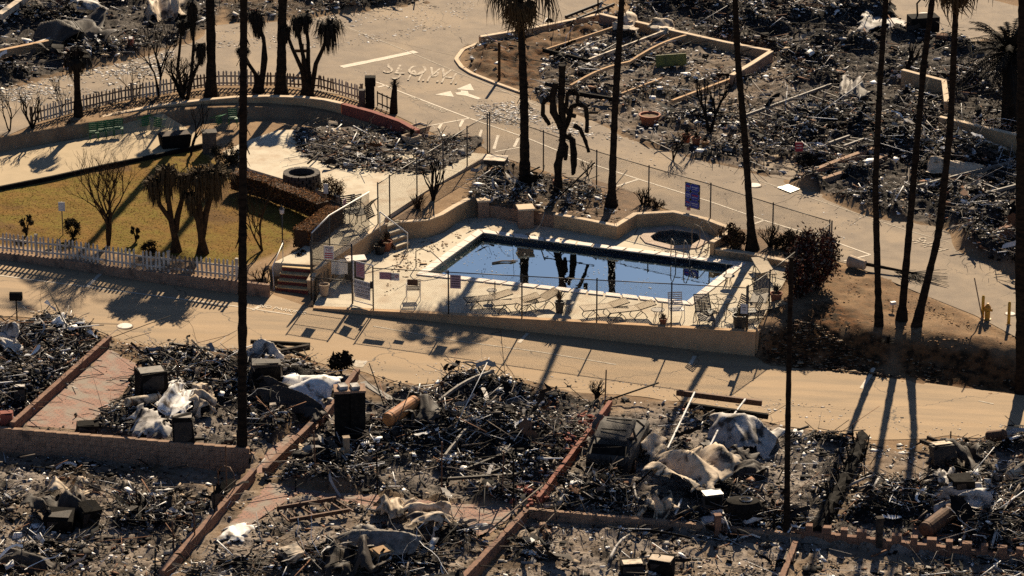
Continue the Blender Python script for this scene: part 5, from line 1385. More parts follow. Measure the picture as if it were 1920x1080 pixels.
# fallen planter with a toppled young palm on the rear road
b0 = G(1592, 500)
t = thing('fallen_planter', 'toppled pale planter with a dead young palm lying on the road', 'plant pot', b0)
ax = (G(1640, 512) - b0).normalized()
MB().tube([b0 + Vector((0, 0, .26)), b0 + ax * .75 + Vector((0, 0, .24))], [.27, .2], 16).build('pot', M['planter'], t)
e = G(1720, 520) + Vector((0, 0, .15))
MB().tube([b0 + ax * .1 + Vector((0, 0, .26)), e], [.09, .04], 8, wob=.1).build('trunk', M['charpalm'], t)
mb = MB(); rd = random.Random(9)
for k in range(55):
    p0 = e + (b0 - e).normalized() * rd.uniform(0, 1.1); p1 = G(1705 + rd.uniform(-10, 75), 522 + rd.uniform(-9, 15)); p1.z += rd.uniform(.02, .2)
    if (p1 - p0).length > 2.4: p1 = p0 + (p1 - p0).normalized() * 2.4
    mb.beam(p0, p1, .03, .008)
mb.build('fronds', M['burntleaf'], t)
# towel on a dark grill cart inside the gate
c = U(630, 512, .06)
t = thing('grill_cart', 'dark box cart with a pale top inside the pool gate', 'cart', U(640, 520, 0))
b = U(665, 522, 0)
MB().box(b + Vector((0, 0, .45)), (.75, .6, .85), R(12)).build('cart_body', M['blackpot'], t)
MB().box(b + Vector((.05, 0, .9)), (.85, .65, .05), R(12)).build('cart_top', M['coping'], t)
towel = MB(); nx_ = 8
for i in range(nx_ + 1):
    for j in range(6):
        towel.v.append(tuple(U(621, 487, 1.05) + Vector((i * .085, .03 * math.sin(i * 1.4) + .02 * j * math.sin(i), -j * .13 - .03 * math.sin(i * .9)))))
towel.f = [(i * 6 + j, (i + 1) * 6 + j, (i + 1) * 6 + j + 1, i * 6 + j + 1) for i in range(nx_) for j in range(5)]
o = towel.build('towel', M['cloth'], smooth=True); tag(o, 'white towel hanging beside the dark cart inside the gate', 'towel')
o = MB().tube([U(621, 486, 1.05) + Vector((-.1, 0, .02)), U(621, 486, 1.05) + Vector((.75, 0, .02))], .02, 6).build('rail', M['steel']); o.parent = None
o.name = 'towel_bar'; tag(o, 'thin bar holding the white towel', 'rail')
# box on burnt trolley behind the pool
c = GP(930, 322)
t = thing('utility_box', 'flat square metal box with tan lid behind the pool fence', 'box', c)
for sx in (-.35, .35):
    for sy in (-.3, .3): MB().tube([c + Vector((sx, sy, 0)), c + Vector((sx, sy, .35))], .02, 5).build('leg', M['darksteel'], t)
MB().box(c + Vector((0, 0, .42)), (.95, .8, .2), R(-12)).build('box_body', M['darksteel'], t); MB().box(c + Vector((0, 0, .535)), (.99, .84, .03), R(-12)).build('box_lid', M['tan_metal'], t)
for px, py, w_, h_, lab in ((985, 425, .7, .85, 'square tan stone pillar behind the middle of the pool'), (905, 405, .55, .75, 'sooty concrete stub behind the far pool corner')):
    c = U(px, py, 0); t = thing('stone_pillar', lab, 'pillar', c)
    MB().box(c + Vector((0, 0, h_ / 2)), (w_ * .9, .6, h_), R(10)).build('pillar_body', M['block'], t); MB().box(c + Vector((0, 0, h_ + .04)), (w_ * 1.05, .7, .08), R(10)).build('pillar_cap', M['stucco_cap'], t)
o = MB().tube([U(1022, 398, .9), U(1015, 420, .4), U(1003, 434, .1), U(985, 440, .05)], .03, 7).build('hose', M['steel'], smooth=True); tag(o, 'pale hose hanging beside the stone pillar', 'hose')
o = MB().tube([U(868, 368, .8), U(880, 420, .02)], .018, 6).build('pole', M['steel']); o.name = 'leaning_pole'; tag(o, 'thin pole leaning on the curved planter wall', 'pole')
o = MB().tube([U(1022, 394, .9), U(1115, 305, 2.2)], .035, 6).build('pole', M['char']); o.name = 'leaning_pole'; tag(o, 'charred pole leaning up past the tree cactus', 'pole')

# ---------------------------------------------------------------- lawn path and terrace things
def green_chair(label, base, rz, roll=0, z=0):
    b = G(*base); b.z += .03 + z
    t = thing('green_chair', label, 'chair', b, rz, 'green chairs on the lawn path')
    for sx in (-.22, .22):
        for sy in (-.2, .2): MB().tube([(sx, sy, 0), (sx * .95, sy * .95, .44)], .018, 5).build('leg', M['green'], t, local=True)
        MB().tube([(sx, .2, .44), (sx, .28, .9)], .018, 5).build('back_post', M['green'], t, local=True)
    for k in range(5): MB().box((0, -.2 + k * .1, .45), (.5, .075, .02)).build('seat_slat', M['green'], t, local=True)
    for k in range(4): MB().box((0, .215 + k * .02, .55 + k * .1), (.46, .02, .07), 0, -.15).build('back_slat', M['green'], t, local=True)
    t.rotation_euler = (roll, 0, rz); t.scale = (.86, .86, .86)
for k, (px, py, rz, rl, z_) in enumerate(((176, 245, 12, 0, 0), (192, 242, 8, 0, 0), (206, 240, 14, 0, 0), (222, 238, 5, 0, 0), (265, 240, 40, 70, .25), (305, 240, -30, 75, .25), (398, 236, 60, 80, .25), (437, 237, 10, 0, 0))):
    green_chair(('green chair first in the row against the curved wall', 'green chair second in the row against the curved wall', 'green chair third in the row against the curved wall', 'green chair last in the row, its seat pale with ash', 'green chair tipped over right of the row of four', 'green chair tipped over on the path beside the bare tree shadow', 'green chair knocked over near the dark curved wall', 'green chair beside the front palm trunk')[k], (px, py), R(rz), R(rl), z_)
c = GP(328, 275); c.z = lawn_z(c.x) + .02
t = thing('log_planter', 'low dark planter box with brown top on the lawn path', 'planter', c)
MB().box(c + Vector((0, 0, .3)), (1.25, .7, .6), R(18), taper=1.15).build('planter_body', M['char'], t); MB().box(c + Vector((0, 0, .61)), (1.3, .72, .06), R(18)).build('planter_soil', M['hedge'], t)
c = GP(393, 285); c.z = lawn_z(c.x)
t = thing('stone_pillar', 'dark stone gate pillar where the lawn path meets the patio', 'pillar', c)
MB().box(c + Vector((0, 0, .45)), (.6, .55, .95), R(10)).build('pillar_body', M['stone'], t); MB().box(c + Vector((0, 0, .96)), (.68, .62, .1), R(10)).build('pillar_cap', M['stone'], t)
# lawn edging
for nm, lab, pix in (('lawn_edging', 'dark edging strip between lawn and path', ((0, 356), (100, 336), (200, 314), (300, 294), (380, 276))),):
    mb = MB(); P = [G(*p) for p in pix]
    for a, b in zip(P, P[1:]): mb.beam(a + Vector((0, 0, .06)), b + Vector((0, 0, .06)), .12, .22)
    tag(mb.build(nm, M['char']), lab, 'edging')
# stone fire pit
c = Vector(U(566, 347, .88)); t = thing('fire_pit', 'round stone fire pit on the patio', 'fire pit', c)
for row in range(4):
    n_ = 15; r_ = .74 - .015 * row
    for k in range(n_):
        a = 2 * math.pi * (k + .5 * (row % 2)) / n_
        MB().box(c + Vector((math.cos(a) * r_, math.sin(a) * r_, .08 + row * .15)), (.24, .29 * random.uniform(.9, 1.02), .14), a).build('stone', M['stone'], t)
MB().lathe(c, [(.62, 0), (.62, .3), (.3, .34)], 18).build('ash_bed', M['char'], t)
mb = MB()
# lamp post
c = GP(530, 462); t = thing('lamp_post', 'thin lamp post with lantern beside the hedge', 'street lamp', c)
H = 1.75
MB().tube([c, c + Vector((0, 0, H - .3))], .028, 8).build('post', M['fencepost'], t, smooth=True)
MB().lathe(c + Vector((0, 0, H - .3)), [(.04, 0), (.09, .05), (.1, .2), (.08, .24)], 8).build('lantern_glass', M['signwhite'], t); MB().lathe(c + Vector((0, 0, H - .06)), [(.12, 0), (.05, .08), (.008, .18)], 8).build('lantern_cap', M['fencepost'], t)
MB().tube([c, c + Vector((0, 0, .25))], .05, 8).build('base', M['fencepost'], t)
# signs on posts
def post_sign(label, base, h_, w_, bh, face, m='galv', rz=0, b=None, lines=()):
    b = b if b is not None else GP(*base); t = thing('post_sign', label, 'sign', b, rz, 'signs on posts')
    MB().tube([(0, 0, -.05), (0, 0, h_)], .025, 6).build('post', M[m], t, local=True)
    bd = MB().box((0, -.04, h_ - bh / 2), (w_, .02, bh)).build('board', M[face], t, local=True)
    for k, (ww, dz, mm) in enumerate(lines): MB().box((0, -.054, h_ - bh / 2 + dz), (ww, .004, .03)).build('print_line', M[mm], bd, local=True)
post_sign('pale post sign on the lawn behind the picket fence', (118, 440), 1.5, .28, .4, 'signgrey')
post_sign('small sign on a post at the top of the clipped hedge', (612, 405), 1.5, .2, .45, 'signgrey')
post_sign('red no parking style sign among the rear lot rubble', (1497, 318), 1.3, .36, .45, 'inkred', 'char', 0, None, ((.26, .08, 'signwhite'), (.26, -.05, 'signwhite')))
b = GP(32, 600); t = thing('mailbox', 'dark mailbox on a post at the road edge', 'mailbox', b)
MB().tube([b, b + Vector((0, 0, .85))], .03, 6).build('post', M['char'], t)
mb = MB(); mb.box(b + Vector((0, 0, .98)), (.5, .28, .2)); mb.tube([b + Vector((-.25, 0, 1.08)), b + Vector((.25, 0, 1.08))], .14, 10); mb.build('box', M['char'], t)
b = GP(568, 130, 0); t = thing('wooden_cross', 'wooden cross standing behind the rear picket fence', 'cross', b)
MB().box(b + Vector((0, 0, .55)), (.13, .1, 1.5)).build('upright', M['palmbrown'], t); MB().box(b + Vector((0, -.012, .95)), (.75, .1, .14)).build('cross_bar', M['palmbrown'], t)
b = GP(694, 200); t = thing('gate_pillar', 'black scorched gate pillar at the end of the rear picket fence', 'pillar', b)
MB().box(b + Vector((0, 0, .75)), (.42, .4, 1.5)).build('pillar_body', M['char'], t); MB().box(b + Vector((.02, 0, 1.28)), (.5, .46, .42)).build('pillar_head', M['char'], t)
MB().box(b + Vector((-.38, .02, .42)), (.3, .3, .85)).build('pillar_stub', M['stone'], t)
b = GP(936, 150); o = MB().tube([b, b + Vector((0, 0, 1.9))], .07, 8).build('wooden_post', M['palmbrown']); tag(o, 'brown wooden post standing at the island lot edge', 'post')
b = GP(1121, 35); o = MB().tube([b, b + Vector((0, 0, 1.6))], .04, 8).build('wooden_post', M['char']); tag(o, 'thin dark post beside the cross street', 'post')
# low metal fence by gate pillar
mb = MB(); a, c = GP(708, 200, .05), GP(735, 212, .05)
t = thing('iron_railing', 'short dark iron railing by the gate pillar', 'railing', a)
for z in (.15, .65): MB().beam(a + Vector((0, 0, z)), c + Vector((0, 0, z)), .05, .05).build('rail', M['char'], t)
for k in range(4): MB().beam(a.lerp(c, k / 3), a.lerp(c, k / 3) + Vector((0, 0, .72)), .05, .05).build('post', M['char'], t)
# hydrant, bollards, leaning pole on the mound
def bollard(label, base):
    b = GP(*base); t = thing('bollard', label, 'bollard', b, 0, 'yellow bollards by the hydrant')
    MB().lathe(b + Vector((0, 0, -.1)), [(.065, 0), (.065, 1.05), (.045, 1.1), (.001, 1.12)], 12).build('pipe', M['yellow'], t, smooth=True)
    MB().lathe(b, [(.12, -.02), (.12, .03), (.07, .06)], 12).build('footing', M['stucco'], t)
bollard('yellow bollard left of the hydrant', (1842, 597)); bollard('yellow bollard standing alone right of the hydrant', (1891, 609))
b = GP(1851, 599); t = thing('fire_hydrant', 'yellow fire hydrant between two bollards', 'fire hydrant', b)
MB().lathe(b, [(.16, 0), (.16, .05), (.11, .06), (.11, .48), (.14, .49), (.14, .54), (.11, .6), (.05, .67), (.05, .72), (.001, .73)], 14).build('barrel', M['hydrant'], t, smooth=False)
for s_ in (-1, 1): MB().tube([b + Vector((s_ * .09, 0, .42)), b + Vector((s_ * .2, 0, .42))], [.055, .065], 10).build('outlet', M['hydrant'], t)
MB().tube([b + Vector((0, -.09, .35)), b + Vector((0, -.2, .35))], [.07, .08], 10).build('pumper_outlet', M['hydrant'], t)
b = GP(1842, 598); o = MB().tube([b, V(1827, 521, b.y)], .028, 6).build('leaning_pole', M['wood']); tag(o, 'thin wooden pole leaning beside the yellow bollard', 'pole')
b = GP(1674, 583); t = thing('spot_lamp', 'small white spot lamp at the foot of the middle mound palm', 'lamp', b)
MB().tube([b, b + Vector((0, 0, .3))], .02, 6).build('stem', M['char'], t); MB().box(b + Vector((0, 0, .36)), (.22, .14, .12), .4).build('head', M['signwhite'], t)
for a_, b_ in (((1798, 618), (1832, 621)), ((1812, 630), (1842, 600))): pass
# ---------------------------------------------------------------- foreground lot walls
EXCL = [LOTS['islandwest'][0]]
def block_wall(name, label, a, b, courses, th=.2, m='block', L=.42, H=.2, zb=None, top_drop=None):
    """wall of single blocks laid in courses from a to b (world points); z from a.z / b.z"""
    t = thing(name, label, 'wall', a)
    D = (b - a); Lh = D.xy.length; d = Vector((D.x, D.y, 0)).normalized(); ang = math.atan2(d.y, d.x); sl = D.z / Lh
    n_ = max(1, round(Lh / L)); bl = Lh / n_; q = Vector((-d.y, d.x, 0)) * .3; EXCL.append([a - q, b - q, b + q, a + q])
    mb = MB(); mb.box((0, 0, 0), (bl - .012, th, H - .012)); me = bpy.data.meshes.new('block'); me.from_pydata(mb.v, [], mb.f); me.materials.append(M[m])
    for c in range(courses):
        off = .5 * (c % 2)
        for k in range(n_ + (c % 2)):
            s_ = (k + .5 - off) * bl
            if s_ < 0 or s_ > Lh: continue
            o = bpy.data.objects.new('block', me); COL.objects.link(o); o.parent = t
            p = d * s_ + Vector((0, 0, sl * s_ + (c + .5) * H)) + Vector((-d.y, d.x, 0)) * random.uniform(-.008, .008)
            o.location = p; o.rotation_euler = (0, random.uniform(-.008, .008), ang + random.uniform(-.01, .01))
    MB().beam(a + Vector((0, 0, -.2)), b + Vector((0, 0, -.2)), th * .8, .4).build('footing', M['soil'], t)
    MB().beam(a + Vector((0, 0, courses * H * .5)), b + Vector((0, 0, courses * H * .5)), th * .72, courses * H - .04).build('mortar', M['block'], t)
    return t
def wz(px, py, z): return U(px, py, z)
zA = [front_z(wz(-60, 845, .1).x) - .75, front_z(wz(470, 880, .1).x) - .75]
a, b = U(-60, 842, zA[0]), U(468, 886, zA[1])
block_wall('retaining_wall', 'long tan block retaining wall below the tarpaulin lot', a, b, 5)
M['redbrown'] = mat('red_brown_wall', (.26, .085, .05), (.17, .06, .04), 5, .9, .4, coord='World')
def low_wall(label, pix, h_, th=.2, m='brickwall', piece=.42, name='divider_wall'):
    P = [G(*p) for p in pix]
    for k, (a, b) in enumerate(zip(P, P[1:])):
        block_wall(name, label if k == 0 else label + ', farther stretch', a, b, max(1, round(h_ / .2)), th, m, piece)
low_wall('brown low wall slanting up to the road at far left', ((28, 806), (202, 650)), .4)
low_wall('red brick edging wall right of the crumpled white sheet', ((602, 800), (668, 712)), .4)
low_wall('red brick edging wall between paver strip and chimney lot', ((500, 892), (588, 806)), .4)
low_wall('brown divider wall with steel posts in the lower left', ((308, 1085), (474, 900)), .4)
low_wall('red painted divider wall beside the burnt car', ((1012, 946), (1142, 772)), .4, .16, 'redbrown')
low_wall('brown divider wall at the bottom middle', ((868, 1100), (984, 968)), .4)
pC = [U(992, 972, -.73), U(1240, 994, -1.03), U(1490, 1018, -1.32)]
block_wall('divider_wall', 'long tan low wall below the car lot', pC[0], pC[1], 2); block_wall('divider_wall', 'tan low wall below the black tank and slender trunk', pC[1], pC[2], 2)
low_wall('short red brown wall running off the bottom at the right', ((1462, 1100), (1492, 1022)), .2)
# crenellated brick wall
a, b = U(1500, 1022, -1.4), U(1960, 1074, -1.95)
t = block_wall('crenellated_wall', 'red brick wall with square raised blocks along the bottom right', a, b, 3, .22, 'brickwall')
for k in range(14):
    p = a.lerp(b, (k + .5) / 14.0)
    MB().box(p + Vector((0, 0, .6 + .12)), (.34 if k % 2 else .24, .27, .24), math.atan2((b - a).y, (b - a).x)).build('merlon', M['brickwall'], t)
# brick paver strips (fine pattern: material) as thin slabs
def brick_mat():
    m = bpy.data.materials.new('brick_pavers'); m.use_nodes = True; n_ = m.node_tree; b_ = n_.nodes['Principled BSDF']; b_.inputs['Roughness'].default_value = .9
    ge = n_.nodes.new('ShaderNodeNewGeometry'); mp = n_.nodes.new('ShaderNodeMapping'); mp.inputs['Rotation'].default_value = (0, 0, R(18)); n_.links.new(ge.outputs['Position'], mp.inputs[0])
    br = n_.nodes.new('ShaderNodeTexBrick'); br.inputs['Color1'].default_value = (.3, .15, .1, 1); br.inputs['Color2'].default_value = (.23, .11, .075, 1); br.inputs['Mortar'].default_value = (.1, .07, .05, 1)
    br.inputs['Scale'].default_value = 1; br.inputs['Brick Width'].default_value = .26; br.inputs['Row Height'].default_value = .13; br.inputs['Mortar Size'].default_value = .012
    n_.links.new(mp.outputs[0], br.inputs['Vector'])
    no = n_.nodes.new('ShaderNodeTexNoise'); no.inputs['Scale'].default_value = 1.6; no.inputs['Detail'].default_value = 7; n_.links.new(ge.outputs['Position'], no.inputs['Vector'])
    mr = n_.nodes.new('ShaderNodeMapRange'); mr.inputs[1].default_value = .45; mr.inputs[2].default_value = .62; n_.links.new(no.outputs['Fac'], mr.inputs[0])
    mx = n_.nodes.new('ShaderNodeMix'); mx.data_type = 'RGBA'; n_.links.new(mr.outputs[0], mx.inputs[0]); n_.links.new(br.outputs['Color'], mx.inputs[6]); mx.inputs[7].default_value = (.22, .175, .135, 1)
    n_.links.new(mx.outputs[2], b_.inputs['Base Color'])
    bp = n_.nodes.new('ShaderNodeBump'); bp.inputs['Strength'].default_value = .5; bp.inputs['Distance'].default_value = .02; n_.links.new(br.outputs['Fac'], bp.inputs['Height']); bp.invert = True; n_.links.new(bp.outputs[0], b_.inputs['Normal'])
    return m
M['pavers'] = brick_mat()
for P in PAVERS:
    EXCL.append(P)
    tag(MB().prism(P, [p.z - .1 for p in P], [p.z + .02 for p in P]).build('paver_strip', M['pavers']), kind='structure')

def poly_area(P): return abs(sum(P[i].x * P[i - 1].y - P[i - 1].x * P[i].y for i in range(len(P)))) / 2
def rnd_in(P, n):
    lo = (min(p.x for p in P), min(p.y for p in P)); hi = (max(p.x for p in P), max(p.y for p in P)); X_ = []; Y_ = []; k = 0
    while k < n:
        x = rng.uniform(lo[0], hi[0], n * 2); y = rng.uniform(lo[1], hi[1], n * 2); i = inpoly(P, x, y) & (np.abs(x) < 32.5) & (y > -33.5) & (y < 53)
        X_.append(x[i]); Y_.append(y[i]); k += int(i.sum())
        if not i.any(): break
    return np.concatenate(X_)[:n], np.concatenate(Y_)[:n]
# ash scattered along road edges, leaf litter on deck and mound
def litter(name, pix, n, cols, sz, label, cat, z=None, lift=.012):
    P = [G(*p) if z is None else U(p[0], p[1], z) for p in pix]; x, y = rnd_in(P, n); n = len(x)
    k = fbm(x * .8, y * .8, 3, 5) + rng.random(n) * .3 > .55; x, y = x[k], y[k]; n = len(x)
    zz = (T(x, y) if z is None else np.full(n, z)) + lift
    C_ = np.array(cols)[rng.integers(0, len(cols), n)] * rng.uniform(.7, 1.2, (n, 1))
    v, f, c = shards(np.stack([x, y, zz], 1), np.exp(rng.normal(math.log(sz), .4, n)), rng.normal(0, .15, n), C_, .12)
    tag(npmesh(name, v, f, M['rubble'], c), label, cat, kind='stuff')
ASH = [(.5, .47, .43), (.35, .3, .26), (.05, .04, .035), (.6, .58, .55)]
litter('ash_litter', ((0, 165), (240, 112), (330, 95), (300, 150), (0, 215)), 2600, ASH, .09, 'white ash flakes on the rear road at top left', 'ash')
litter('ash_litter', ((380, 60), (640, 30), (900, 0), (860, 60), (640, 90), (400, 90)), 1500, ASH, .07, 'white ash flakes across the top road junction', 'ash')
litter('ash_litter', ((880, 200), (960, 190), (1120, 240), (1190, 270), (1000, 245), (900, 225)), 1800, ASH, .08, 'ash and splinters on the road below the island lot', 'ash')
litter('ash_litter', ((640, 130), (1560, 470), (1640, 410), (1100, 225), (860, 140)), 900, ASH, .045, 'small ash specks on the road behind the pool', 'ash')
litter('ash_litter', ((200, 650), (640, 700), (1140, 745), (1420, 780), (1760, 820), (1900, 800), (1400, 740), (700, 670), (230, 630)), 1200, ASH, .045, 'small ash specks along the near edge of the tan road', 'ash')
litter('ash_litter', ((1620, 840), (1740, 830), (1690, 920), (1600, 960), (1560, 940)), 500, ASH, .08, 'ash specks on the bare dirt right of the charred log', 'ash')
LEAF = [(.16, .09, .045), (.1, .06, .03), (.25, .17, .1)]
litter('leaf_litter', ((740, 480), (800, 445), (905, 410), (880, 437), (790, 505), (740, 560), (715, 560)), 700, LEAF, .06, 'brown leaf litter on the deck at the left pool end', 'leaves', 0)
litter('leaf_litter', ((1195, 470), (1340, 485), (1375, 492), (1385, 470), (1340, 455), (1290, 470)), 220, LEAF, .05, 'brown leaves on the deck beyond the pool', 'leaves', 0)
litter('leaf_litter', ((1420, 660), (1500, 600), (1600, 640), (1900, 690), (1910, 735), (1440, 682)), 2200, [(.05, .03, .016), (.025, .016, .01), (.22, .16, .1), (.12, .06, .03)], .1, 'dark leaf mulch on the slope below the mound palms', 'mulch', None, .06)
litter('leaf_litter', ((1500, 560), (1560, 500), (1640, 520), (1840, 610), (1900, 660), (1600, 640)), 1300, [(.2, .11, .05), (.3, .17, .08), (.1, .06, .03)], .06, 'dry brown leaf litter on the mound', 'leaves', None, .03)
litter('leaf_litter', ((80, 215), (300, 175), (520, 172), (640, 186), (500, 182), (300, 198), (100, 240)), 1500, [(.07, .04, .02), (.15, .08, .04), (.03, .02, .015)], .08, 'dry leaf litter between rear picket fence and curved wall', 'leaves', None, .04)

# ---------------------------------------------------------------- big pieces of wreckage
def sheet(label, pix, lift, folds, m, seed, name='crumpled_sheet', n=34, cat='metal sheet', freq=1.0, edge=.25):
    """crumpled thin metal: four ground corners, lifted in the middle, ridged by folds"""
    C_ = [GP(*p) for p in pix]; EXCL.append(offset_poly(C_, .05)); t_ = np.linspace(0, 1, n); u, v = np.meshgrid(t_, t_)
    B = [np.array(c) for c in C_]
    P = (B[0] * (1 - u[..., None]) + B[1] * u[..., None]) * (1 - v[..., None]) + (B[3] * (1 - u[..., None]) + B[2] * u[..., None]) * v[..., None]
    r_ = np.random.default_rng(seed * 7 + 1)
    def crease(k, ang, ax, ay=1.0):   # random facets: linear interpolation over a rotated lattice, so folds stay sharp
        g = r_.random((40, 40)); c, s_ = math.cos(ang), math.sin(ang)
        x = ((u - .5) * c - (v - .5) * s_) * k * ax + 17; y = ((u - .5) * s_ + (v - .5) * c) * k * ay + 17
        i = np.floor(x).astype(int); j = np.floor(y).astype(int); fx = x - i; fy = y - j
        up_ = fx + fy < 1
        g00, g10, g01, g11 = g[i, j], g[i + 1, j], g[i, j + 1], g[i + 1, j + 1]
        return np.where(up_, g00 + (g10 - g00) * fx + (g01 - g00) * fy, g11 + (g01 - g11) * (1 - fx) + (g10 - g11) * (1 - fy)) - .5
    a0 = r_.uniform(0, 3.1)
    rg = crease(2.6 * freq, a0, 1.9, .55); rg2 = crease(6 * freq, a0 + .12, 1.9, .45); rg3 = crease(14, a0 + 1, 1)
    bell = (np.sin(np.pi * np.clip(u, .0, 1)) * np.sin(np.pi * v)) ** .6
    z = .12 + lift * (.42 + .3 * bell + 1.05 * rg) + folds * 1.3 * rg + folds * .75 * rg2
    jx = crease(3, a0 + 2, 1) * folds * 1.1 + rg2 * folds * .4; jy = crease(3, a0 + 1.2, 1) * folds * 1.1
    er = np.clip(np.minimum(np.minimum(u, 1 - u), np.minimum(v, 1 - v)) * 6, 0, 1); tear = (1 - er) * crease(9, .3, 1) * .5
    P[..., 0] += jx + tear; P[..., 1] += jy + tear; P[..., 2] += np.maximum(z, .03) - .1 * (1 - er)
    idx = np.arange(n * n).reshape(n, n); f = np.stack([idx[:-1, :-1], idx[:-1, 1:], idx[1:, 1:], idx[1:, :-1]], -1).reshape(-1, 4)
    fc = f.reshape(n - 1, n - 1, 4); ee = er[:-1, :-1]; hole = (crease(9, .8, 1) + rg2 * .5)[:-1, :-1] > (.12 + .5 * ee)
    f = fc[~hole]
    V_ = P.reshape(-1, 3); base = np.array(B[0]); base[2] = V_[:, 2].min()
    o = npmesh(name, V_ - base, f, M[m]); o.location = base
    md = o.modifiers.new('thickness', 'SOLIDIFY'); md.thickness = .012
    return tag(o, label, cat, 'crumpled sheet metal in the rubble')
sheet('large crumpled white roof sheet beside the front palm', ((505, 768), (600, 792), (648, 735), (535, 706)), .75, .26, 'white_metal', 1)
sheet('pale sheet folded over a box next to the front palm', ((462, 715), (525, 722), (520, 695), (465, 690)), .9, .15, 'ash_metal', 2)
sheet('long bent dark roof strip curling under the white sheet', ((470, 760), (600, 812), (612, 795), (490, 738)), .6, .2, 'darksteel', 3)
sheet('white and tan crumpled sheet left of the front palm', ((288, 795), (352, 800), (372, 755), (320, 748)), .5, .2, 'white_metal', 4)
sheet('greenish pale sheet lying above the block wall', ((236, 828), (320, 832), (300, 795), (258, 792)), .3, .12, 'ash_metal', 5)
sheet('tan folded sheet behind the white one left of the palm', ((355, 785), (405, 792), (398, 752), (365, 745)), .45, .16, 'tan_metal', 6)
sheet('pale grey crumpled roof sheet at the top of the car lot', ((1305, 838), (1440, 868), (1478, 822), (1345, 798)), .7, .28, 'ash_metal', 7)
sheet('big tan crumpled sheet in the middle of the car lot', ((1190, 935), (1330, 965), (1400, 900), (1260, 868)), 1.0, .34, 'tan_metal', 8)
sheet('pleated tan sheet at the near edge of the car lot', ((1195, 975), (1265, 990), (1270, 950), (1205, 938)), .5, .2, 'tan_metal', 9, freq=1.6)
sheet('small tan folded panel left of the big tan sheet', ((1195, 870), (1245, 885), (1250, 845), (1205, 838)), .6, .16, 'tan_metal', 10)
sheet('dark torn sheet right of the big tan sheet', ((1380, 905), (1440, 915), (1425, 870), (1370, 865)), .7, .2, 'darksteel', 11)
sheet('dark blue-black sheet leaning in the chimney lot', ((755, 832), (830, 838), (820, 790), (765, 785)), .9, .2, 'darksteel', 12)
sheet('dark curled roof sheet in the bottom middle lot', ((640, 1060), (790, 1070), (770, 1010), (650, 1000)), .7, .3, 'steel', 13)
sheet('tan rimmed curved panel in the bottom middle lot', ((755, 1015), (850, 1020), (840, 975), (760, 972)), .8, .2, 'tan_metal', 14)
sheet('brown buckled panel near the paver strip', ((700, 975), (765, 985), (770, 955), (705, 948)), .5, .18, 'tan_metal', 15)
sheet('dark buckled panel at the bottom of the middle lot', ((600, 1085), (720, 1095), (700, 1040), (615, 1040)), .7, .25, 'darksteel', 16)
sheet('white ribbed flat panel in the bottom middle lot', ((403, 1013), (455, 1018), (485, 985), (435, 985)), .08, .04, 'white_metal', 17)
sheet('tan topped wreck panel in the lower left lot', ((80, 945), (160, 950), (160, 922), (88, 920)), .7, .15, 'tan_metal', 18)
sheet('dark buckled panel in the lower left lot', ((45, 985), (190, 1000), (170, 955), (60, 950)), .8, .25, 'darksteel', 19)
sheet('flat charred roof panel at the bottom left corner', ((0, 1080), (110, 1090), (60, 1050), (0, 1050)), .3, .15, 'darksteel', 20)
sheet('pale crumpled sheet by the mailbox heap', ((-10, 690), (40, 700), (35, 665), (0, 655)), .7, .25, 'ash_metal', 21)
sheet('pale torn sheet below the road at far left', ((95, 650), (125, 655), (125, 635), (98, 632)), .3, .12, 'white_metal', 22)
sheet('grey dented panel leaning in the right lot', ((1738, 950), (1785, 960), (1790, 925), (1750, 915)), .9, .1, 'ash_metal', 23)
sheet('blue grey ash sheet in the right lot', ((1735, 985), (1860, 990), (1850, 950), (1750, 955)), .4, .22, 'ash_metal', 24)
sheet('dark wreck panel near the ladder in the right lot', ((1740, 880), (1840, 900), (1830, 860), (1750, 850)), .9, .25, 'darksteel', 25)
sheet('tan crumpled roof sheet at the top beyond the rear road', ((265, 40), (345, 45), (350, 8), (285, 2)), .9, .35, 'tan_metal', 26)
sheet('pale sheet slab in the top left rubble', ((120, 40), (200, 45), (190, 18), (135, 15)), .7, .12, 'ash_metal', 27)
sheet('dark curled roof over the top left rubble', ((60, 110), (210, 100), (190, 55), (70, 60)), 1.1, .35, 'darksteel', 28)
sheet('tan crumpled sheet among the concrete walls', ((1140, 75), (1195, 82), (1185, 48), (1150, 50)), .9, .25, 'tan_metal', 29)
sheet('tilted tan panel by the far concrete wall', ((1215, 72), (1255, 78), (1262, 52), (1225, 48)), .6, .1, 'tan_metal', 30)
sheet('dented dark tank hood at the end of the trailer frame', ((1565, 200), (1620, 205), (1620, 170), (1580, 165)), .8, .15, 'steel', 31)
sheet('yellowish bent panel in the upper right lot', ((1840, 305), (1900, 300), (1905, 285), (1850, 290)), .5, .12, 'tan_metal', 32)
sheet('long tan bent strip in the upper right lot', ((1725, 345), (1840, 340), (1850, 325), (1740, 328)), .5, .15, 'tan_metal', 33)
sheet('pale flattened sheet in the upper lot near the hill street', ((1600, 65), (1700, 65), (1690, 38), (1620, 40)), .2, .12, 'ash_metal', 34)
o = MB().box(GP(1258, 128, .35), (1.55, .1, .6), R(14), R(-10)).build('scorched_board', M['lime']); tag(o, 'yellow green scorched panel standing in the island lot', 'board')

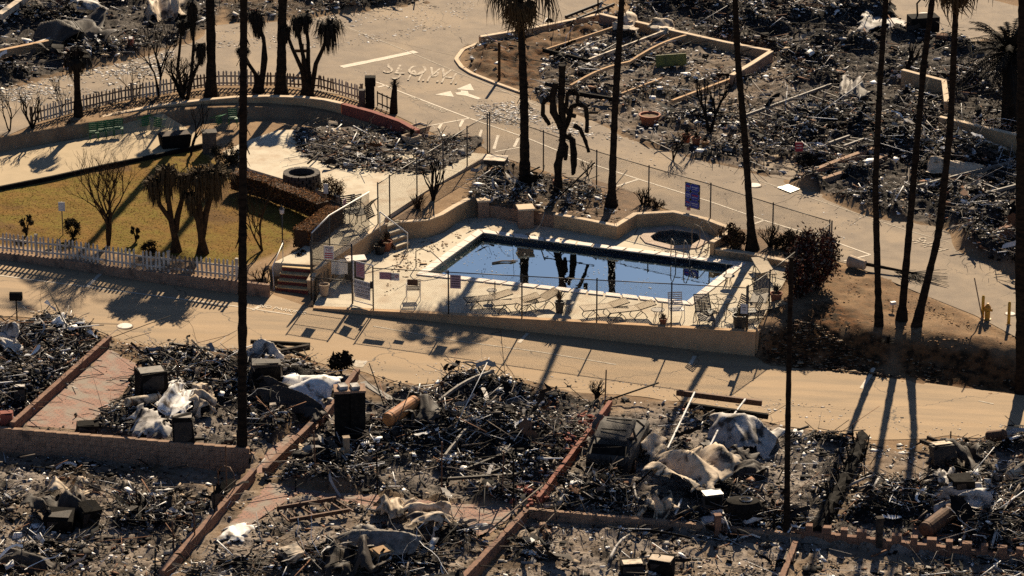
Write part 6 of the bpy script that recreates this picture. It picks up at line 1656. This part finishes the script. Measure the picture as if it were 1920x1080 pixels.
def beam(label, a, b, w_, h_, m, ha=.15, hb=.15, name='charred_beam', cat='beam', group='beams and rails in the rubble', bend=0):
    p, q = GP(*a, ha), GP(*b, hb)
    if bend:
        n_ = 8; mb = MB(); pts = [p.lerp(q, i / n_) + Vector((0, bend * .6 * math.sin(math.pi * i / n_), bend * math.sin(math.pi * i / n_))) for i in range(n_ + 1)]
        for i in range(n_): mb.beam(pts[i], pts[i + 1], w_, h_)
    else: mb = MB(); mb.beam(p, q, w_, h_)
    return tag(mb.build(name, M[m]), label, cat, group)
beam('rusty red steel beam along the top of the car lot', (1268, 757), (1428, 778), .12, .22, 'rust', .5, .5)
beam('dark beam below the rusty red one in the car lot', (1285, 778), (1440, 798), .14, .2, 'char', .4, .4)
beam('white strut sloping down from the rusty red beam', (1302, 768), (1252, 850), .06, .06, 'white_metal', .6, .2)
beam('white strut at the right end of the rusty red beam', (1397, 775), (1372, 800), .06, .06, 'white_metal', .6, .4)
beam('thin white strut sticking out of the tan sheet', (1345, 850), (1328, 875), .06, .06, 'white_metal', 1.0, .8)
beam('short white stake leaning on the long tan wall', (1278, 962), (1266, 988), .06, .06, 'white_metal', .5, .3)
beam('charred timber at the top of the tarpaulin lot', (470, 664), (582, 668), .12, .14, 'char', .5, .5)
beam('grey timber lying across the tarpaulin lot top', (480, 690), (580, 672), .16, .22, 'wood_char', .4, .5)
beam('second charred timber at the top of the tarpaulin lot', (520, 672), (582, 690), .1, .12, 'char', .6, .3)
beam('white rail running along the left of the tarpaulin lot', (270, 718), (312, 672), .1, .1, 'white_metal', .3, .3)
beam('dark rail at the upper edge of the tarpaulin lot', (318, 676), (440, 682), .1, .1, 'darksteel', .4, .4)
beam('grey ribbed plank leaning from the chimney to the road', (680, 738), (735, 762), .3, .06, 'steel', .5, .2)
beam('bent pale rail in the chimney lot', (790, 815), (925, 745), .09, .12, 'steel', .3, .4, bend=.25)
beam('second bent pale rail in the chimney lot', (835, 885), (930, 790), .09, .12, 'steel', .3, .4, bend=.2)
beam('pale twisted strip standing in the chimney lot', (920, 830), (905, 770), .16, .03, 'ash_metal', .2, .7, bend=.15)
beam('long dark rail across the chimney lot', (740, 770), (940, 832), .1, .1, 'darksteel', .4, .4)
beam('dark bowed pipe at the foot of the chimney lot', (840, 912), (970, 912), .1, .1, 'darksteel', .2, .3)
beam('pale leaning plank near the pavers in the chimney lot', (905, 928), (922, 898), .14, .04, 'ash_metal', .1, .5)
beam('thin steel rail fallen toward the red divider', (990, 815), (1020, 772), .07, .07, 'white_metal', .2, .4)
beam('brown steel rail at the upper left corner lot', (0, 60), (68, 20), .35, .3, 'tan_metal', .8, 1.0)
beam('long pale rail in the top left lot', (60, 100), (150, 72), .12, .12, 'ash_metal', .4, .5)
beam('cream parapet beam at the left edge beyond the rear road', (-20, 118), (120, 90), .25, .5, 'stucco', .3, .3)
beam('bent concrete kerb beam through the island lot', (1070, 172), (1180, 128), .13, .15, 'stucco', .3, .3, bend=.15)
beam('concrete kerb beam continuing across the island lot', (1180, 128), (1290, 80), .13, .15, 'stucco', .3, .4, bend=.15)
beam('long tan steel rail of the burnt house frame', (1022, 108), (1150, 66), .1, .16, 'stucco', .35, .4)
beam('dark cross rail of the burnt house frame', (1018, 107), (1106, 127), .12, .2, 'char', .35, .35)
beam('near tan rail of the burnt house frame', (1104, 126), (1260, 68), .1, .16, 'tan_metal', .35, .4)
for k, (a_, b_) in enumerate((((1052, 112), (1080, 92)), ((1080, 118), (1110, 98)), ((1108, 98), (1140, 88)), ((1130, 112), (1160, 92)))):
    beam(('first thin joist of the burnt house frame', 'second thin joist of the burnt house frame', 'third thin joist of the burnt house frame', 'fourth thin joist of the burnt house frame')[k], a_, b_, .05, .06, 'steel', .35, .35)
beam('dark timber lying at the lower edge of the island lot', (1068, 182), (1160, 202), .14, .2, 'char', .3, .3)
beam('pale rail lying in the island lot toward the road', (1130, 200), (1240, 160), .1, .1, 'stucco', .2, .2)
beam('long pale kerb at the lower side of the island lot', (1260, 200), (1390, 150), .14, .18, 'stucco', .2, .2)
# trailer chassis frames
def chassis(label, a, b, width, rungs, m='steel', h_=.35):
    p, q = GP(*a, h_), GP(*b, h_); d = (q - p).normalized(); nn = Vector((d.y, -d.x, 0)).normalized() * width
    t = thing('trailer_chassis', label, 'chassis', p + Vector((0, 0, -h_)), 0, 'burnt trailer frames')
    for off in (Vector(), nn): MB().beam(p + off, q + off, .09, .14).build('side_rail', M[m], t)
    for k in range(rungs + 1):
        c = p.lerp(q, k / rungs) + Vector((0, 0, -.07))
        if (k * 7 + int(abs(p.x) * 3)) % 6 == 0 and 0 < k < rungs: continue
        e_ = c + nn * random.uniform(.8, 1.05) + d * random.uniform(-.25, .25) + Vector((0, 0, random.uniform(-.22, .04))); MB().beam(c, e_, .05, .06).build('cross_member', M[m], t)
        if k % 3 == 1: MB().box(c + nn * .5 + Vector((0, 0, -.2)), (.12, .12, h_)).build('support_block', M['char'], t)
chassis('long pale trailer chassis in the upper right lot', (1398, 233), (1558, 170), 2.2, 7, 'steel')
chassis('bent trailer chassis at the right edge of the upper lot', (1720, 365), (1915, 315), 2.6, 7, 'steel')
chassis('small ladder frame in the chimney lot', (872, 892), (965, 862), .9, 8, 'darksteel', .3)
chassis('ladder lying in front of the parking sign lot', (1553, 290), (1592, 272), .8, 4, 'steel', .3)
chassis('narrow ladder frame at the top of the island lot', (1060, 45), (1130, 18), .7, 7, 'darksteel', .4)
chassis('metal bed frame lying in the bottom middle lot', (520, 960), (630, 945), 1.2, 8, 'rust', .15)
# walls in the upper lots
def up_wall(label, pix, h_, m='stucco', th=.2, cap='stucco_cap', name='lot_wall'):
    P = [Gh(px, py, h_) for px, py in pix]
    wall(name, label, P, [p.z + h_ for p in P], [p.z - .2 for p in P], th, M[m], M[cap] if cap else None, .05)
up_wall('low white wall at the corner of the island lot', ((900, 68), (990, 53), (1122, 26)), .4)
up_wall('dark wall behind the frame in the island lot', ((1125, 25), (1185, 40)), .6, 'block')
up_wall('long tan concrete wall across the top of the island lot', ((1186, 38), (1270, 58), (1360, 78), (1444, 94)), .5)
up_wall('tan wall corner returning toward the road', ((1446, 95), (1410, 118), (1372, 140)), .6, 'block')
up_wall('long tan retaining wall at the right edge of the upper lot', ((1762, 218), (1840, 236), (1925, 256)), 1.2)
up_wall('tan retaining wall under the terrace at the upper right', ((1692, 130), (1770, 150), (1775, 190)), 1.1)
up_wall('low sloping concrete wall by the parking sign', ((1500, 328), (1570, 300), (1640, 275)), .35, 'block', .25, None)
up_wall('second low concrete wall by the parking sign', ((1530, 338), (1610, 312), (1660, 290)), .3, 'block', .25, None)
up_wall('tan wall stub at the right edge beside the rear road', ((1857, 432), (1925, 415)), .55, 'brickwall', .2, None)

# chimney, appliances, tanks
b = GP(657, 832, -.1); t = thing('brick_chimney', 'tall dark brick chimney stack standing in the rubble', 'chimney', b)
for s_ in (-1, 1): MB().box(b + Vector((s_ * .29, 0, 1.1)), (.56, .75, 2.3), R(5)).build('stack_side', M['char'], t)
MB().box(b + Vector((0, .02, 2.28)), (1.18, .78, .1), R(5)).build('chimney_cap', M['block'], t)
for s_ in (-.25, .2): MB().box(b + Vector((s_, 0, 2.38)), (.3, .4, .14), .3).build('loose_brick', M['ash_metal'], t)
def tank(label, a, b, r_, m, ha=.25, hb=.3, name='water_heater', band=None):
    p, q = GP(*a, ha), GP(*b, hb); d = (q - p).normalized(); t = thing(name, label, 'tank', p + Vector((0, 0, -ha)), 0, 'fallen water heaters and tanks')
    MB().tube([p - d * .06, p, q, q + d * .06], [r_ * .75, r_, r_, r_ * .75], 18).build('cylinder', M[m], t, smooth=False)
    for f_ in (.08, .92): MB().tube([p.lerp(q, f_) - d * .02, p.lerp(q, f_) + d * .02], r_ * 1.03, 18).build('band', M['rust'], t)
tank('bright orange water heater lying in the chimney lot', (728, 840), (778, 812), .26, 'orange', .5, .6)
tank('rusty brown water heater lying in the right lot', (1735, 1010), (1782, 985), .3, 'rust', .3, .35)
tank('rusty tank at the road edge of the right lot', (1852, 832), (1882, 838), .22, 'rust', .3, .3)
tank('tan roll lying left of the front palm', (240, 790), (298, 776), .18, 'tan_metal', .4, .4, 'rolled_mat')
tank('tan cylinder at the right edge of the right lot', (1890, 920), (1925, 912), .2, 'tan_metal', .3, .3)
b = GP(1392, 975); t = thing('oil_tank', 'black oval tank with an open ring in the car lot', 'tank', b)
MB().lathe(b, [(.72, 0), (.76, .15), (.74, .6), (.6, .82), (.3, .86)], 18, 1, .7).build('tank_body', M['char'], t)
MB().tube([b + Vector((.1 + .22 * math.cos(x), -.05 + .18 * math.sin(x), .87)) for x in np.linspace(0, 6.2832, 15)], .03, 6, cap=False).build('ring', M['ash_metal'], t)
def crate(label, px, py, size, m, rz=0, tilt=0, dz=0, name='metal_box', top=None, cat='box'):
    b = GP(px, py, -.03 + dz); t = thing(name, label, cat, b, rz, 'boxes and appliances in the rubble')
    w_, d_, h_ = size
    q = MB(); q.box((0, 0, h_ / 2), size, 0, tilt); rd = random.Random(int(px * 7 + py)); q.v = [(x + rd.uniform(-.09, .09) * w_, y + rd.uniform(-.09, .09) * d_, z + rd.uniform(-.1, .06) * h_) for x, y, z in q.v]; q.build('casing', M[m], t, local=True)
    MB().box((0, -math.cos(tilt) * d_ / 2 - .008, h_ / 2 - math.sin(tilt) * d_ * .5), (w_ * .82, .016, h_ * .75), 0, tilt).build('front_panel', M['darksteel' if m != 'darksteel' else 'char'], t, local=True)
    MB().box((0, math.sin(-tilt) * h_ / 2, h_ / 2 + math.cos(tilt) * (h_ / 2 + .012)), (w_ * rd.uniform(.7, .95), d_ * rd.uniform(.7, .95), .025), rd.uniform(-.2, .2), tilt + rd.uniform(-.12, .12)).build('lid', M[top or m], t, local=True)
crate('black appliance box left of the front palm', 285, 758, (1.0, .8, .9), 'char', .3, 0, 0, 'metal_box', 'steel')
crate('tall greenish box under the pale folded sheet', 500, 735, (1.3, .6, .9), 'darksteel', .1, 0, 0)
crate('black barbecue at the end of the brick paving', 163, 812, (.75, .5, .4), 'char', .15)
crate('black box standing on the long block wall', 345, 868, (.8, .5, 1.15), 'char', .1, 0, 0, 'metal_box', 'steel')
crate('grey box lying beside the red divider', 1338, 985, (.9, .7, .3), 'ash_metal', .2)
crate('white square table among the car lot sheets', 1335, 965, (.75, .6, .5), 'darksteel', .1, 0, .25, 'small_table', 'whitepaint', 'table')
crate('small grey block in the chimney lot', 945, 860, (.5, .4, .45), 'steel', .4, .3)
crate('dark square box in the lower left lot', 115, 990, (1.0, .8, .7), 'char', -.1, .2, 0, 'metal_box', 'darksteel')
crate('second dark box beside the first in the lower left lot', 165, 985, (.7, .6, .8), 'char', .5, .3)
crate('tan cabinet in the bottom right lot', 1185, 1075, (.9, .6, .55), 'char', .1, 0, 0, 'metal_box', 'tan_metal')
crate('tan cabinet beside the first in the bottom right lot', 1240, 1072, (.85, .6, .55), 'char', -.2, .15, 0, 'metal_box', 'tan_metal')
crate('brown square stone in the bottom middle lot', 547, 1062, (.7, .6, .35), 'tan_metal', .6, .1)
crate('tan concrete block wreck in the bottom middle lot', 715, 1065, (.7, .5, .5), 'stucco', .7, .3)
crate('red box at the left end of the long block wall', 13, 800, (.5, .4, .6), 'redwall', .1)
crate('grey mailbox cabinet at far left', 38, 760, (.5, .4, .6), 'char', .1, 0, 0, 'metal_box', 'ash_metal')
crate('brown fridge body in the right lot', 1765, 880, (.9, .7, .8), 'darksteel', .2, -.3, 0, 'metal_box', 'tan_metal')
crate('open dark stove in the right lot', 1800, 950, (.8, .7, .75), 'char', .3)
crate('red-white bucket-like can at the rear road edge', 246, 100, (.25, .25, .4), 'redwall', 0, .3, 0, 'metal_box', 'whitepaint')
for k, (px, py) in enumerate(((1018, 993), (1026, 1010), (1009, 1042))):
    crate(('hollow cement block near the wall corner', 'hollow cement block in the middle of three', 'hollow cement block nearest the bottom')[k], px, py, (.25, .3, .3), 'block', .2 * k)
# steel posts standing in rows
def stake(label, px, py, h_, m='rust', r_=.03):
    b = GP(px, py, -.1); o = MB().tube([b, b + Vector((random.uniform(-.05, .05), 0, h_))], r_, 6).build('steel_post', M[m]); tag(o, label, 'post', 'steel posts left standing')
for k, (px, py, h_, lab) in enumerate(((290, 1078, 1.1, 'steel post nearest the bottom on the left divider wall'), (327, 1045, 1.4, 'second steel post up the left divider wall'), (366, 1022, 1.5, 'third steel post up the left divider wall'), (403, 980, 1.6, 'fourth steel post up the left divider wall'),
    (425, 930, 2.0, 'steel post standing by the hoop at the block wall end'), (592, 910, 1.7, 'steel post on the paver strip'), (708, 925, 1.8, 'steel post below the orange water heater'), (828, 932, 2.2, 'steel post at the pavers in the chimney lot'), (942, 940, 1.8, 'first of two close steel posts by the brick corner'),
    (963, 958, 2.2, 'second of two close steel posts by the brick corner'), (1134, 762, 1.6, 'steel post where the red divider meets the road'), (252, 720, .8, 'thin stake on the brick paving'), (473, 690, .9, 'stake at the road edge near the front palm'), (258, 960, .9, 'short stake in the lower left lot'), (1782, 842, .9, 'dark post beside the ladder in the right lot'), (1680, 985, 1.1, 'rusty post right of the charred log'))):
    stake(lab, px, py, h_, 'rust' if k % 3 else 'char')
hp = [GP(410, 930, 0), GP(440, 935, 0)]
o = MB().tube([hp[0], hp[0] + Vector((0, 0, .95)), hp[0].lerp(hp[1], .25) + Vector((0, 0, 1.2)), hp[0].lerp(hp[1], .75) + Vector((0, 0, 1.2)), hp[1] + Vector((0, 0, .95)), hp[1]], .025, 6).build('steel_hoop', M['rust'], smooth=True); tag(o, 'rusty steel hoop at the end of the block wall', 'hoop')
for lab, px, py, h_, m in (('square wooden post stub beside the chimney', 650, 878, .8, 'wood'), ('second wooden post stub at the chimney foot', 640, 885, .5, 'wood'), ('wooden stump on the paver strip', 512, 800, .5, 'tan_metal'), ('wooden post on the crenellated wall', 1648, 1020, 1.1, 'wood_char'), ('brick gate post at the corner of the long tan wall', 1345, 1010, .9, 'brickwall')):
    b = GP(px, py, -.05); t = thing('post_stub', lab, 'post', b, 0, 'square post stubs')
    MB().box(b + Vector((0, 0, h_ / 2)), (.22, .22, h_), .2).build('post_body', M[m], t); MB().box(b + Vector((0, 0, h_ + .02)), (.26, .26, .05), .2).build('post_top', M[m], t)
# charred fallen log / hedge line in the right lots
lp = [(1618, 834), (1603, 868), (1588, 900), (1570, 935), (1550, 968), (1532, 1004)]
b = GP(*lp[0]); t = thing('charred_log_row', 'long row of thick charred logs dividing the two right lots', 'logs', b); rd = random.Random(3)
for k in range(5):
    p, q = GP(*lp[k], .12), GP(*lp[k + 1], .12)
    p.z = Tz(p.x, p.y) + .25; q.z = Tz(q.x, q.y) + .25
    MB().tube([p.lerp(q, i / 5 * 1.08 - .04) + Vector((rd.uniform(-.06, .06), 0, rd.uniform(-.05, .1))) for i in range(6)], [rd.uniform(.17, .27) for i in range(6)], 9, wob=.2).build('log', M['char'], t)
    for j in range(5):
        c = p.lerp(q, rd.random()) + Vector((rd.uniform(-.3, .3), rd.uniform(-.3, .3), .0)); MB().tube([c + Vector((0, 0, -.3)), c + Vector((rd.uniform(-.3, .3), rd.uniform(-.2, .2), rd.uniform(.3, .75)))], [.05, .02], 5).build('branch_stub', M['char'], t)
for lab, a_, b_, c_ in (('pale split branch leaning by the charred log', (1648, 905), (1640, 940), (1633, 960)), ('grey plank bridging from the charred log', (1585, 918), (1630, 912), (1640, 905)), ('bent pale track curving in the right lot', (1800, 1030), (1825, 990), (1850, 960)), ('second bent pale track curving in the right lot', (1858, 1040), (1875, 1000), (1905, 960)), ('curved pale pipe in the bottom right lot', (1140, 1068), (1150, 1040), (1180, 1010)), ('long dark hose across the bottom right lot', (1180, 1000), (1250, 1015), (1300, 1018)), ('pale bent pipe beside the car lot left edge', (1195, 955), (1185, 935), (1190, 915))):
    P = [GP(*a_, .15), GP(*b_, .35), GP(*c_, .2)]; Q = [P[0].lerp(P[1], i / 4).lerp(P[1].lerp(P[2], i / 4), i / 4) for i in range(5)]
    tag(MB().tube(Q, [.05, .06, .05, .05, .03], 6, wob=.1).build('bent_pipe', M['ash_metal'] if 'dark' not in lab else M['char'], smooth=True), lab, 'pipe', 'bent pipes and branches')
for lab, a_, b_ in (('pallet ladder leaning at the top of the right lot', (1738, 838), (1770, 850)),):
    chassis(lab, a_, b_, .45, 4, 'wood_char', .4)
# heaps of red bricks beside the red divider
me = bpy.data.meshes.new('brick'); q = MB(); q.box((0, 0, 0), (.22, .1, .07)); me.from_pydata(q.v, [], q.f); me.materials.append(M['redwall'])
for lab, px, py, n_ in (('heap of red bricks beside the road end of the divider', 1100, 792, 34), ('heap of red bricks halfway down the divider', 1062, 838, 26), ('heap of red bricks at the wall corner', 985, 938, 22)):
    b = GP(px, py); t = thing('brick_pile', lab, 'bricks', b, 0, 'heaps of red bricks')
    for k in range(n_):
        o = bpy.data.objects.new('brick', me); COL.objects.link(o); o.parent = t; r_ = random.uniform(0, .8); a_ = random.uniform(0, 6.28)
        o.location = (r_ * math.cos(a_), r_ * math.sin(a_) * 1.2, .05 + max(0, .3 - r_ * .4) * random.random()); o.rotation_euler = (random.uniform(-.4, .4), random.uniform(-.4, .4), random.uniform(0, 3))

# ---------------------------------------------------------------- burnt car
def car(label, base, rz):
    b = GP(*base); b.z = Tz(b.x, b.y) + .02
    mm = Matrix.Rotation(rz, 3, 'Z'); EXCL.append([b + mm @ Vector(v_) for v_ in ((-1, -2.4, 0), (1, -2.4, 0), (1, 2.3, 0), (-1, 2.3, 0))])
    t = thing('burnt_car', label, 'car', b, rz)
    # body lower: cross-section lofted along Y (front at +Y)
    def loft(secs, nm, m):
        mb = MB(); n_ = len(secs[0][1]); V_ = []; F_ = []
        for y, pr in secs: V_ += [(x, y, z) for x, z in pr]
        for i in range(len(secs) - 1):
            for k in range(n_): F_.append((i * n_ + k, i * n_ + (k + 1) % n_, (i + 1) * n_ + (k + 1) % n_, (i + 1) * n_ + k))
        F_ += [tuple(range(n_)), tuple(range((len(secs) - 1) * n_, len(secs) * n_))]
        mb.add(V_, F_); return mb.build(nm, m, t, local=True)
    def sec(w_, z0, z1, tuck=.06): return [(-w_ + tuck, z0), (w_ - tuck, z0), (w_, z0 + .2), (w_ - .02, z1 - .08), (w_ - .12, z1), (-w_ + .12, z1), (-w_ + .02, z1 - .08), (-w_, z0 + .2)]
    loft([(-2.2, sec(.72, .32, .78)), (-2.05, sec(.84, .24, .9)), (-1.2, sec(.88, .2, .95)), (.6, sec(.88, .2, .95)), (1.5, sec(.86, .22, .88)), (2.1, sec(.76, .28, .74))], 'body', M['carpaint'])
    roof = [(-1.35, -.72), (.2, -.7)]
    MB().prism([(-.62, -1.55), (.62, -1.55), (.66, -.3), (.6, .35), (-.6, .35), (-.66, -.3)], [1.37, 1.28, 1.34, 1.39, 1.41, 1.45], [1.42, 1.34, 1.4, 1.44, 1.46, 1.5]).build('roof', M['carpaint'], t, local=True)
    for sx in (-1, 1):
        for (y0, z0, y1, z1) in ((-1.95, .93, -1.5, 1.42), (-.55, .94, -.5, 1.42), (.95, .93, .3, 1.42)): MB().beam((sx * .78, y0, z0), (sx * .62, y1, z1), .07, .06).build('roof_pillar', M['darksteel'], t, local=True)
        for y in (-1.35, 1.35):
            wh = bpy.data.objects.new('wheel', MB().tube([(sx * .72, y, .3), (sx * .9, y, .3)], .3, 16).build('tmp', M['char'], t, local=True).data); 
            bpy.data.objects.remove([c for c in t.children if c.name.startswith('tmp')][0])
            COL.objects.link(wh); wh.parent = t
            MB().tube([(sx * .86, y, .3), (sx * .915, y, .3)], .17, 12).build('wheel_rim', M['rust'], wh, local=True)
    MB().box((0, -2.24, .5), (1.55, .14, .22)).build('bumper', M['char'], t, local=True); MB().box((0, 2.12, .48), (1.5, .14, .2)).build('bumper', M['char'], t, local=True)
    for sx in (-.38, .38): MB().box((sx, -.2, .75), (.5, .5, .5)).build('burnt_seat', M['rust'], t, local=True)
    MB().box((0, -1.86, 1.0), (1.3, .5, .03), 0, .7).build('rear_hatch_frame', M['char'], t, local=True)
    MB().box((0, .02, 1.515), (.95, .06, .03)).build('roof_bar', M['char'], t, local=True); MB().box((0, -1.0, 1.505), (.95, .06, .03)).build('roof_bar', M['char'], t, local=True)
car('burnt out car shell with bare roof beside the red divider', (1160, 858), R(-13))
b = GP(1730, 62)
t = thing('burnt_machine', 'dark burnt machine with a raised hook at the hill street edge', 'machine', b)
MB().box(b + Vector((0, 0, .45)), (1.5, .9, .8), .2).build('machine_body', M['char'], t); MB().tube([b + Vector((-.3, 0, .8)), b + Vector((-.35, 0, 1.5)), b + Vector((-.15, 0, 1.75)), b + Vector((.05, 0, 1.65))], .05, 6).build('hook', M['char'], t)

# ---------------------------------------------------------------- loose rubble: one mass for each lot
PAL = np.array([(.007, .0062, .0058), (.016, .0135, .012), (.045, .037, .031), (.13, .105, .085), (.3, .275, .25), (.72, .705, .68), (.16, .08, .045), (.22, .1, .06), (.3, .23, .16)])
def sticks(P0, d, L, w_, col):
    n = len(P0); up = np.array([0, 0, 1.0]); r = np.cross(d, up); r /= np.linalg.norm(r, axis=1)[:, None] + 1e-9; u = np.cross(r, d)
    P1 = P0 + d * L[:, None]; ww = w_[:, None]; V_ = []
    for P in (P0, P1):
        for i, j in ((-1, -1), (1, -1), (1, 1), (-1, 1)): V_.append(P + r * ww * i * .5 + u * ww * j * .35)
    V_ = np.stack(V_, 1); f = np.array([(0, 1, 2, 3), (7, 6, 5, 4), (0, 4, 5, 1), (1, 5, 6, 2), (2, 6, 7, 3), (3, 7, 4, 0)])
    return V_.reshape(-1, 3), (f[None] + (np.arange(n) * 8)[:, None, None]).reshape(-1, 4), np.repeat(col, 8, 0)
def ribbons(x, y, z, L, w_, col, seg=7, curl=.5, floor=None):
    """bent strips, wires and torn edges of sheet metal"""
    n = len(x); az = rng.uniform(0, 6.28, n); el = rng.normal(.1, .25, n); roll = rng.normal(0, .9, n)
    P = np.stack([x, y, z], 1); V_ = []
    for k in range(seg):
        d = np.stack([np.cos(az) * np.cos(el), np.sin(az) * np.cos(el), np.sin(el)], 1)
        s_ = np.stack([-np.sin(az), np.cos(az), 0 * az], 1); u_ = np.cross(d, s_); sd = s_ * np.cos(roll)[:, None] + u_ * np.sin(roll)[:, None]
        hw = (w_ / 2 * rng.uniform(.7, 1.1, n))[:, None]
        V_ += [P - sd * hw, P + sd * hw]
        P = P + d * (L / seg)[:, None]; P[:, 2] = np.maximum(P[:, 2], GZ(P[:, 0], P[:, 1]) + .02) if floor is None else np.maximum(P[:, 2], floor)
        az = az + rng.normal(0, curl, n); el = np.clip(el + rng.normal(-.05, curl * .6, n), -.9, .9); roll = roll + rng.normal(0, .35, n)
    V_ = np.stack(V_, 1); k = np.arange(seg - 1); f = np.stack([2 * k, 2 * k + 1, 2 * k + 3, 2 * k + 2], 1)
    return V_.reshape(-1, 3), (f[None] + (np.arange(n) * 2 * seg)[:, None, None]).reshape(-1, 4), np.repeat(col, 2 * seg, 0)
RUB = {'nearfill': (9, 'thin ash scatter over the bare strips between the near lots'), 'west': (60, 'charred rubble heap at the far left below the road'), 'tarp': (60, 'charred rubble around the crumpled white sheets'), 'stack': (62, 'charred rubble around the brick chimney'),
 'car': (55, 'charred rubble around the burnt car'), 'east': (60, 'charred rubble at the right below the road'), 'lowwest': (48, 'ashy rubble in the lower left lot'),
 'lowmid': (52, 'ashy rubble in the bottom middle lot'), 'loweast': (40, 'ashy rubble below the long tan low wall'), 'lowfar': (40, 'ashy rubble below the crenellated wall'),
 'northwest': (30, 'charred rubble beyond the rear road at top left'), 'north': (26, 'ashy rubble at the top beside the cross street'), 'island': (30, 'pale ashy rubble in the lot with concrete walls'),
 'northeast': (32, 'dark rubble filling the upper right lots'), 'poolback': (45, 'ash and charred litter behind the pool'), 'patio': (36, 'burnt litter scattered over the patio')}
for k, (dens, lab) in RUB.items():
    P, b_, hh = LOTS[k]; A_ = poly_area(P); n = int(A_ * dens * 2.5)
    far = k in ('northwest', 'north', 'island', 'northeast')
    x, y = rnd_in(P, n); n = len(x)
    cl = fbm(x * .5, y * .5, 4, 21); ashy = sstep(.42, .62, cl)
    pl = np.clip(pile(x, y) - POFF.get(k, 0), 0, 1.25); heapy = .33 + .38 * pl + (fbm(x * .9, y * .9, 3, 31) - .45) * .35
    ashy = ashy * np.clip(1.15 - .5 * pl, .4, 1)
    bare = k in ('lowwest', 'loweast', 'lowfar', 'lowmid')
    ashy = np.clip(ashy + {'island': .3, 'northeast': -.15, 'stack': -.1, 'west': .1}.get(k, 0), 0, 1)
    if k == 'northeast': ashy = ashy * np.clip(1.1 - (x - 5) / 14, .35, 1)  # darker piece colours towards the right stand in for the deep shadow there
    keep = rng.random(n) < np.clip((heapy - .36) * 4, .14, 1)
    for q in EXCL:
        i = inpoly(q, x, y)
        if i.any(): keep &= ~(i & (rng.random(n) < .93))
    x, y, ashy = x[keep], y[keep], ashy[keep]; n = len(x)
    gz_ = np.full(n, .9) if k == 'patio' else GZ(x, y)
    z = gz_ + np.abs(rng.normal(0, .05, n)) + .01 + (rng.random(n) > .85) * rng.uniform(0, .25, n) * (hh > .25)
    u = rng.random(n)
    wts = np.stack([.3 - .22 * ashy, .16 - .08 * ashy, .13 + 0 * ashy, .12 + .02 * ashy, .11 + .1 * ashy, .09 + .2 * ashy, .04 + 0 * ashy, .015 + 0 * ashy, .04 + .04 * ashy], 1); wts /= wts.sum(1, keepdims=True)
    ci = (u[:, None] > np.cumsum(wts, 1)).sum(1).clip(0, 8)
    col = PAL[ci] * rng.uniform(.7, 1.3, (n, 1))
    sz = np.exp(rng.normal(-2.55, .6, n)).clip(.025, .55) * (1.2 if far else 1)
    tilt = rng.normal(0, .6, n)
    v1, f1, c1 = shards(np.stack([x, y, z], 1), sz, tilt, col, .18, (.35, 1))
    ns = int(n * .095); i = rng.integers(0, n, ns); L = np.exp(rng.normal(-.5, .65, ns)).clip(.15, 3.2)
    az = np.where(rng.random(ns) < .4, .3, 0) + rng.uniform(0, 6.28, ns); el = np.abs(rng.normal(0, .16, ns)) + (rng.random(ns) > .93) * rng.uniform(.2, .9, ns)
    d = np.stack([np.cos(az) * np.cos(el), np.sin(az) * np.cos(el), np.sin(el)], 1)
    P0 = np.stack([x[i], y[i], z[i] + rng.uniform(0, .18, ns)], 1)
    sc = PAL[rng.choice([0, 0, 0, 1, 1, 2, 3, 3, 4, 5, 6], ns)] * rng.uniform(.7, 1.2, (ns, 1))
    v2, f2, c2 = sticks(P0, d, L, np.exp(rng.normal(-3.75, .45, ns)).clip(.01, .09), sc)
    parts = [(v1, f1, c1), (v2, f2, c2)]
    if k != 'nearfill':
        for frac, lo, hi, wl, wh, cu, pal in ((.9, .5, 1.7, .06, .24, .42, [0, 0, 1, 2, 3, 4, 5]), (1.6, .8, 2.6, .012, .03, .6, [0, 1, 3, 4, 4, 5]), (.1, .7, 1.6, .3, .7, .35, [0, 0, 1, 2, 6])):
            nr = min(n, int(A_ * frac * (.5 if far else 1) * (.5 if k in ('patio', 'poolback') else 1)))
            hx = heapy[keep] if len(heapy) != n else heapy
            pr = np.clip(hx - .35, .02, 1) ** 2; i = rng.choice(n, nr, p=pr / pr.sum())
            parts.append(ribbons(x[i], y[i], z[i] + rng.uniform(0, .3, nr) * min(1, hh * 2), rng.uniform(lo, hi, nr), rng.uniform(wl, wh, nr), PAL[rng.choice(pal, nr)] * rng.uniform(.7, 1.2, (nr, 1)), 7, cu, .9 if k == 'patio' else None))
    off = 0; VV, FF, CC = [], [], []
    for v_, f_, c_ in parts: VV.append(v_); FF.append(f_ + off); CC.append(c_); off += len(v_)
    o = npmesh('rubble', np.concatenate(VV), np.concatenate(FF), M['rubble'], np.concatenate(CC))
    tag(o, lab, 'rubble', kind='stuff')
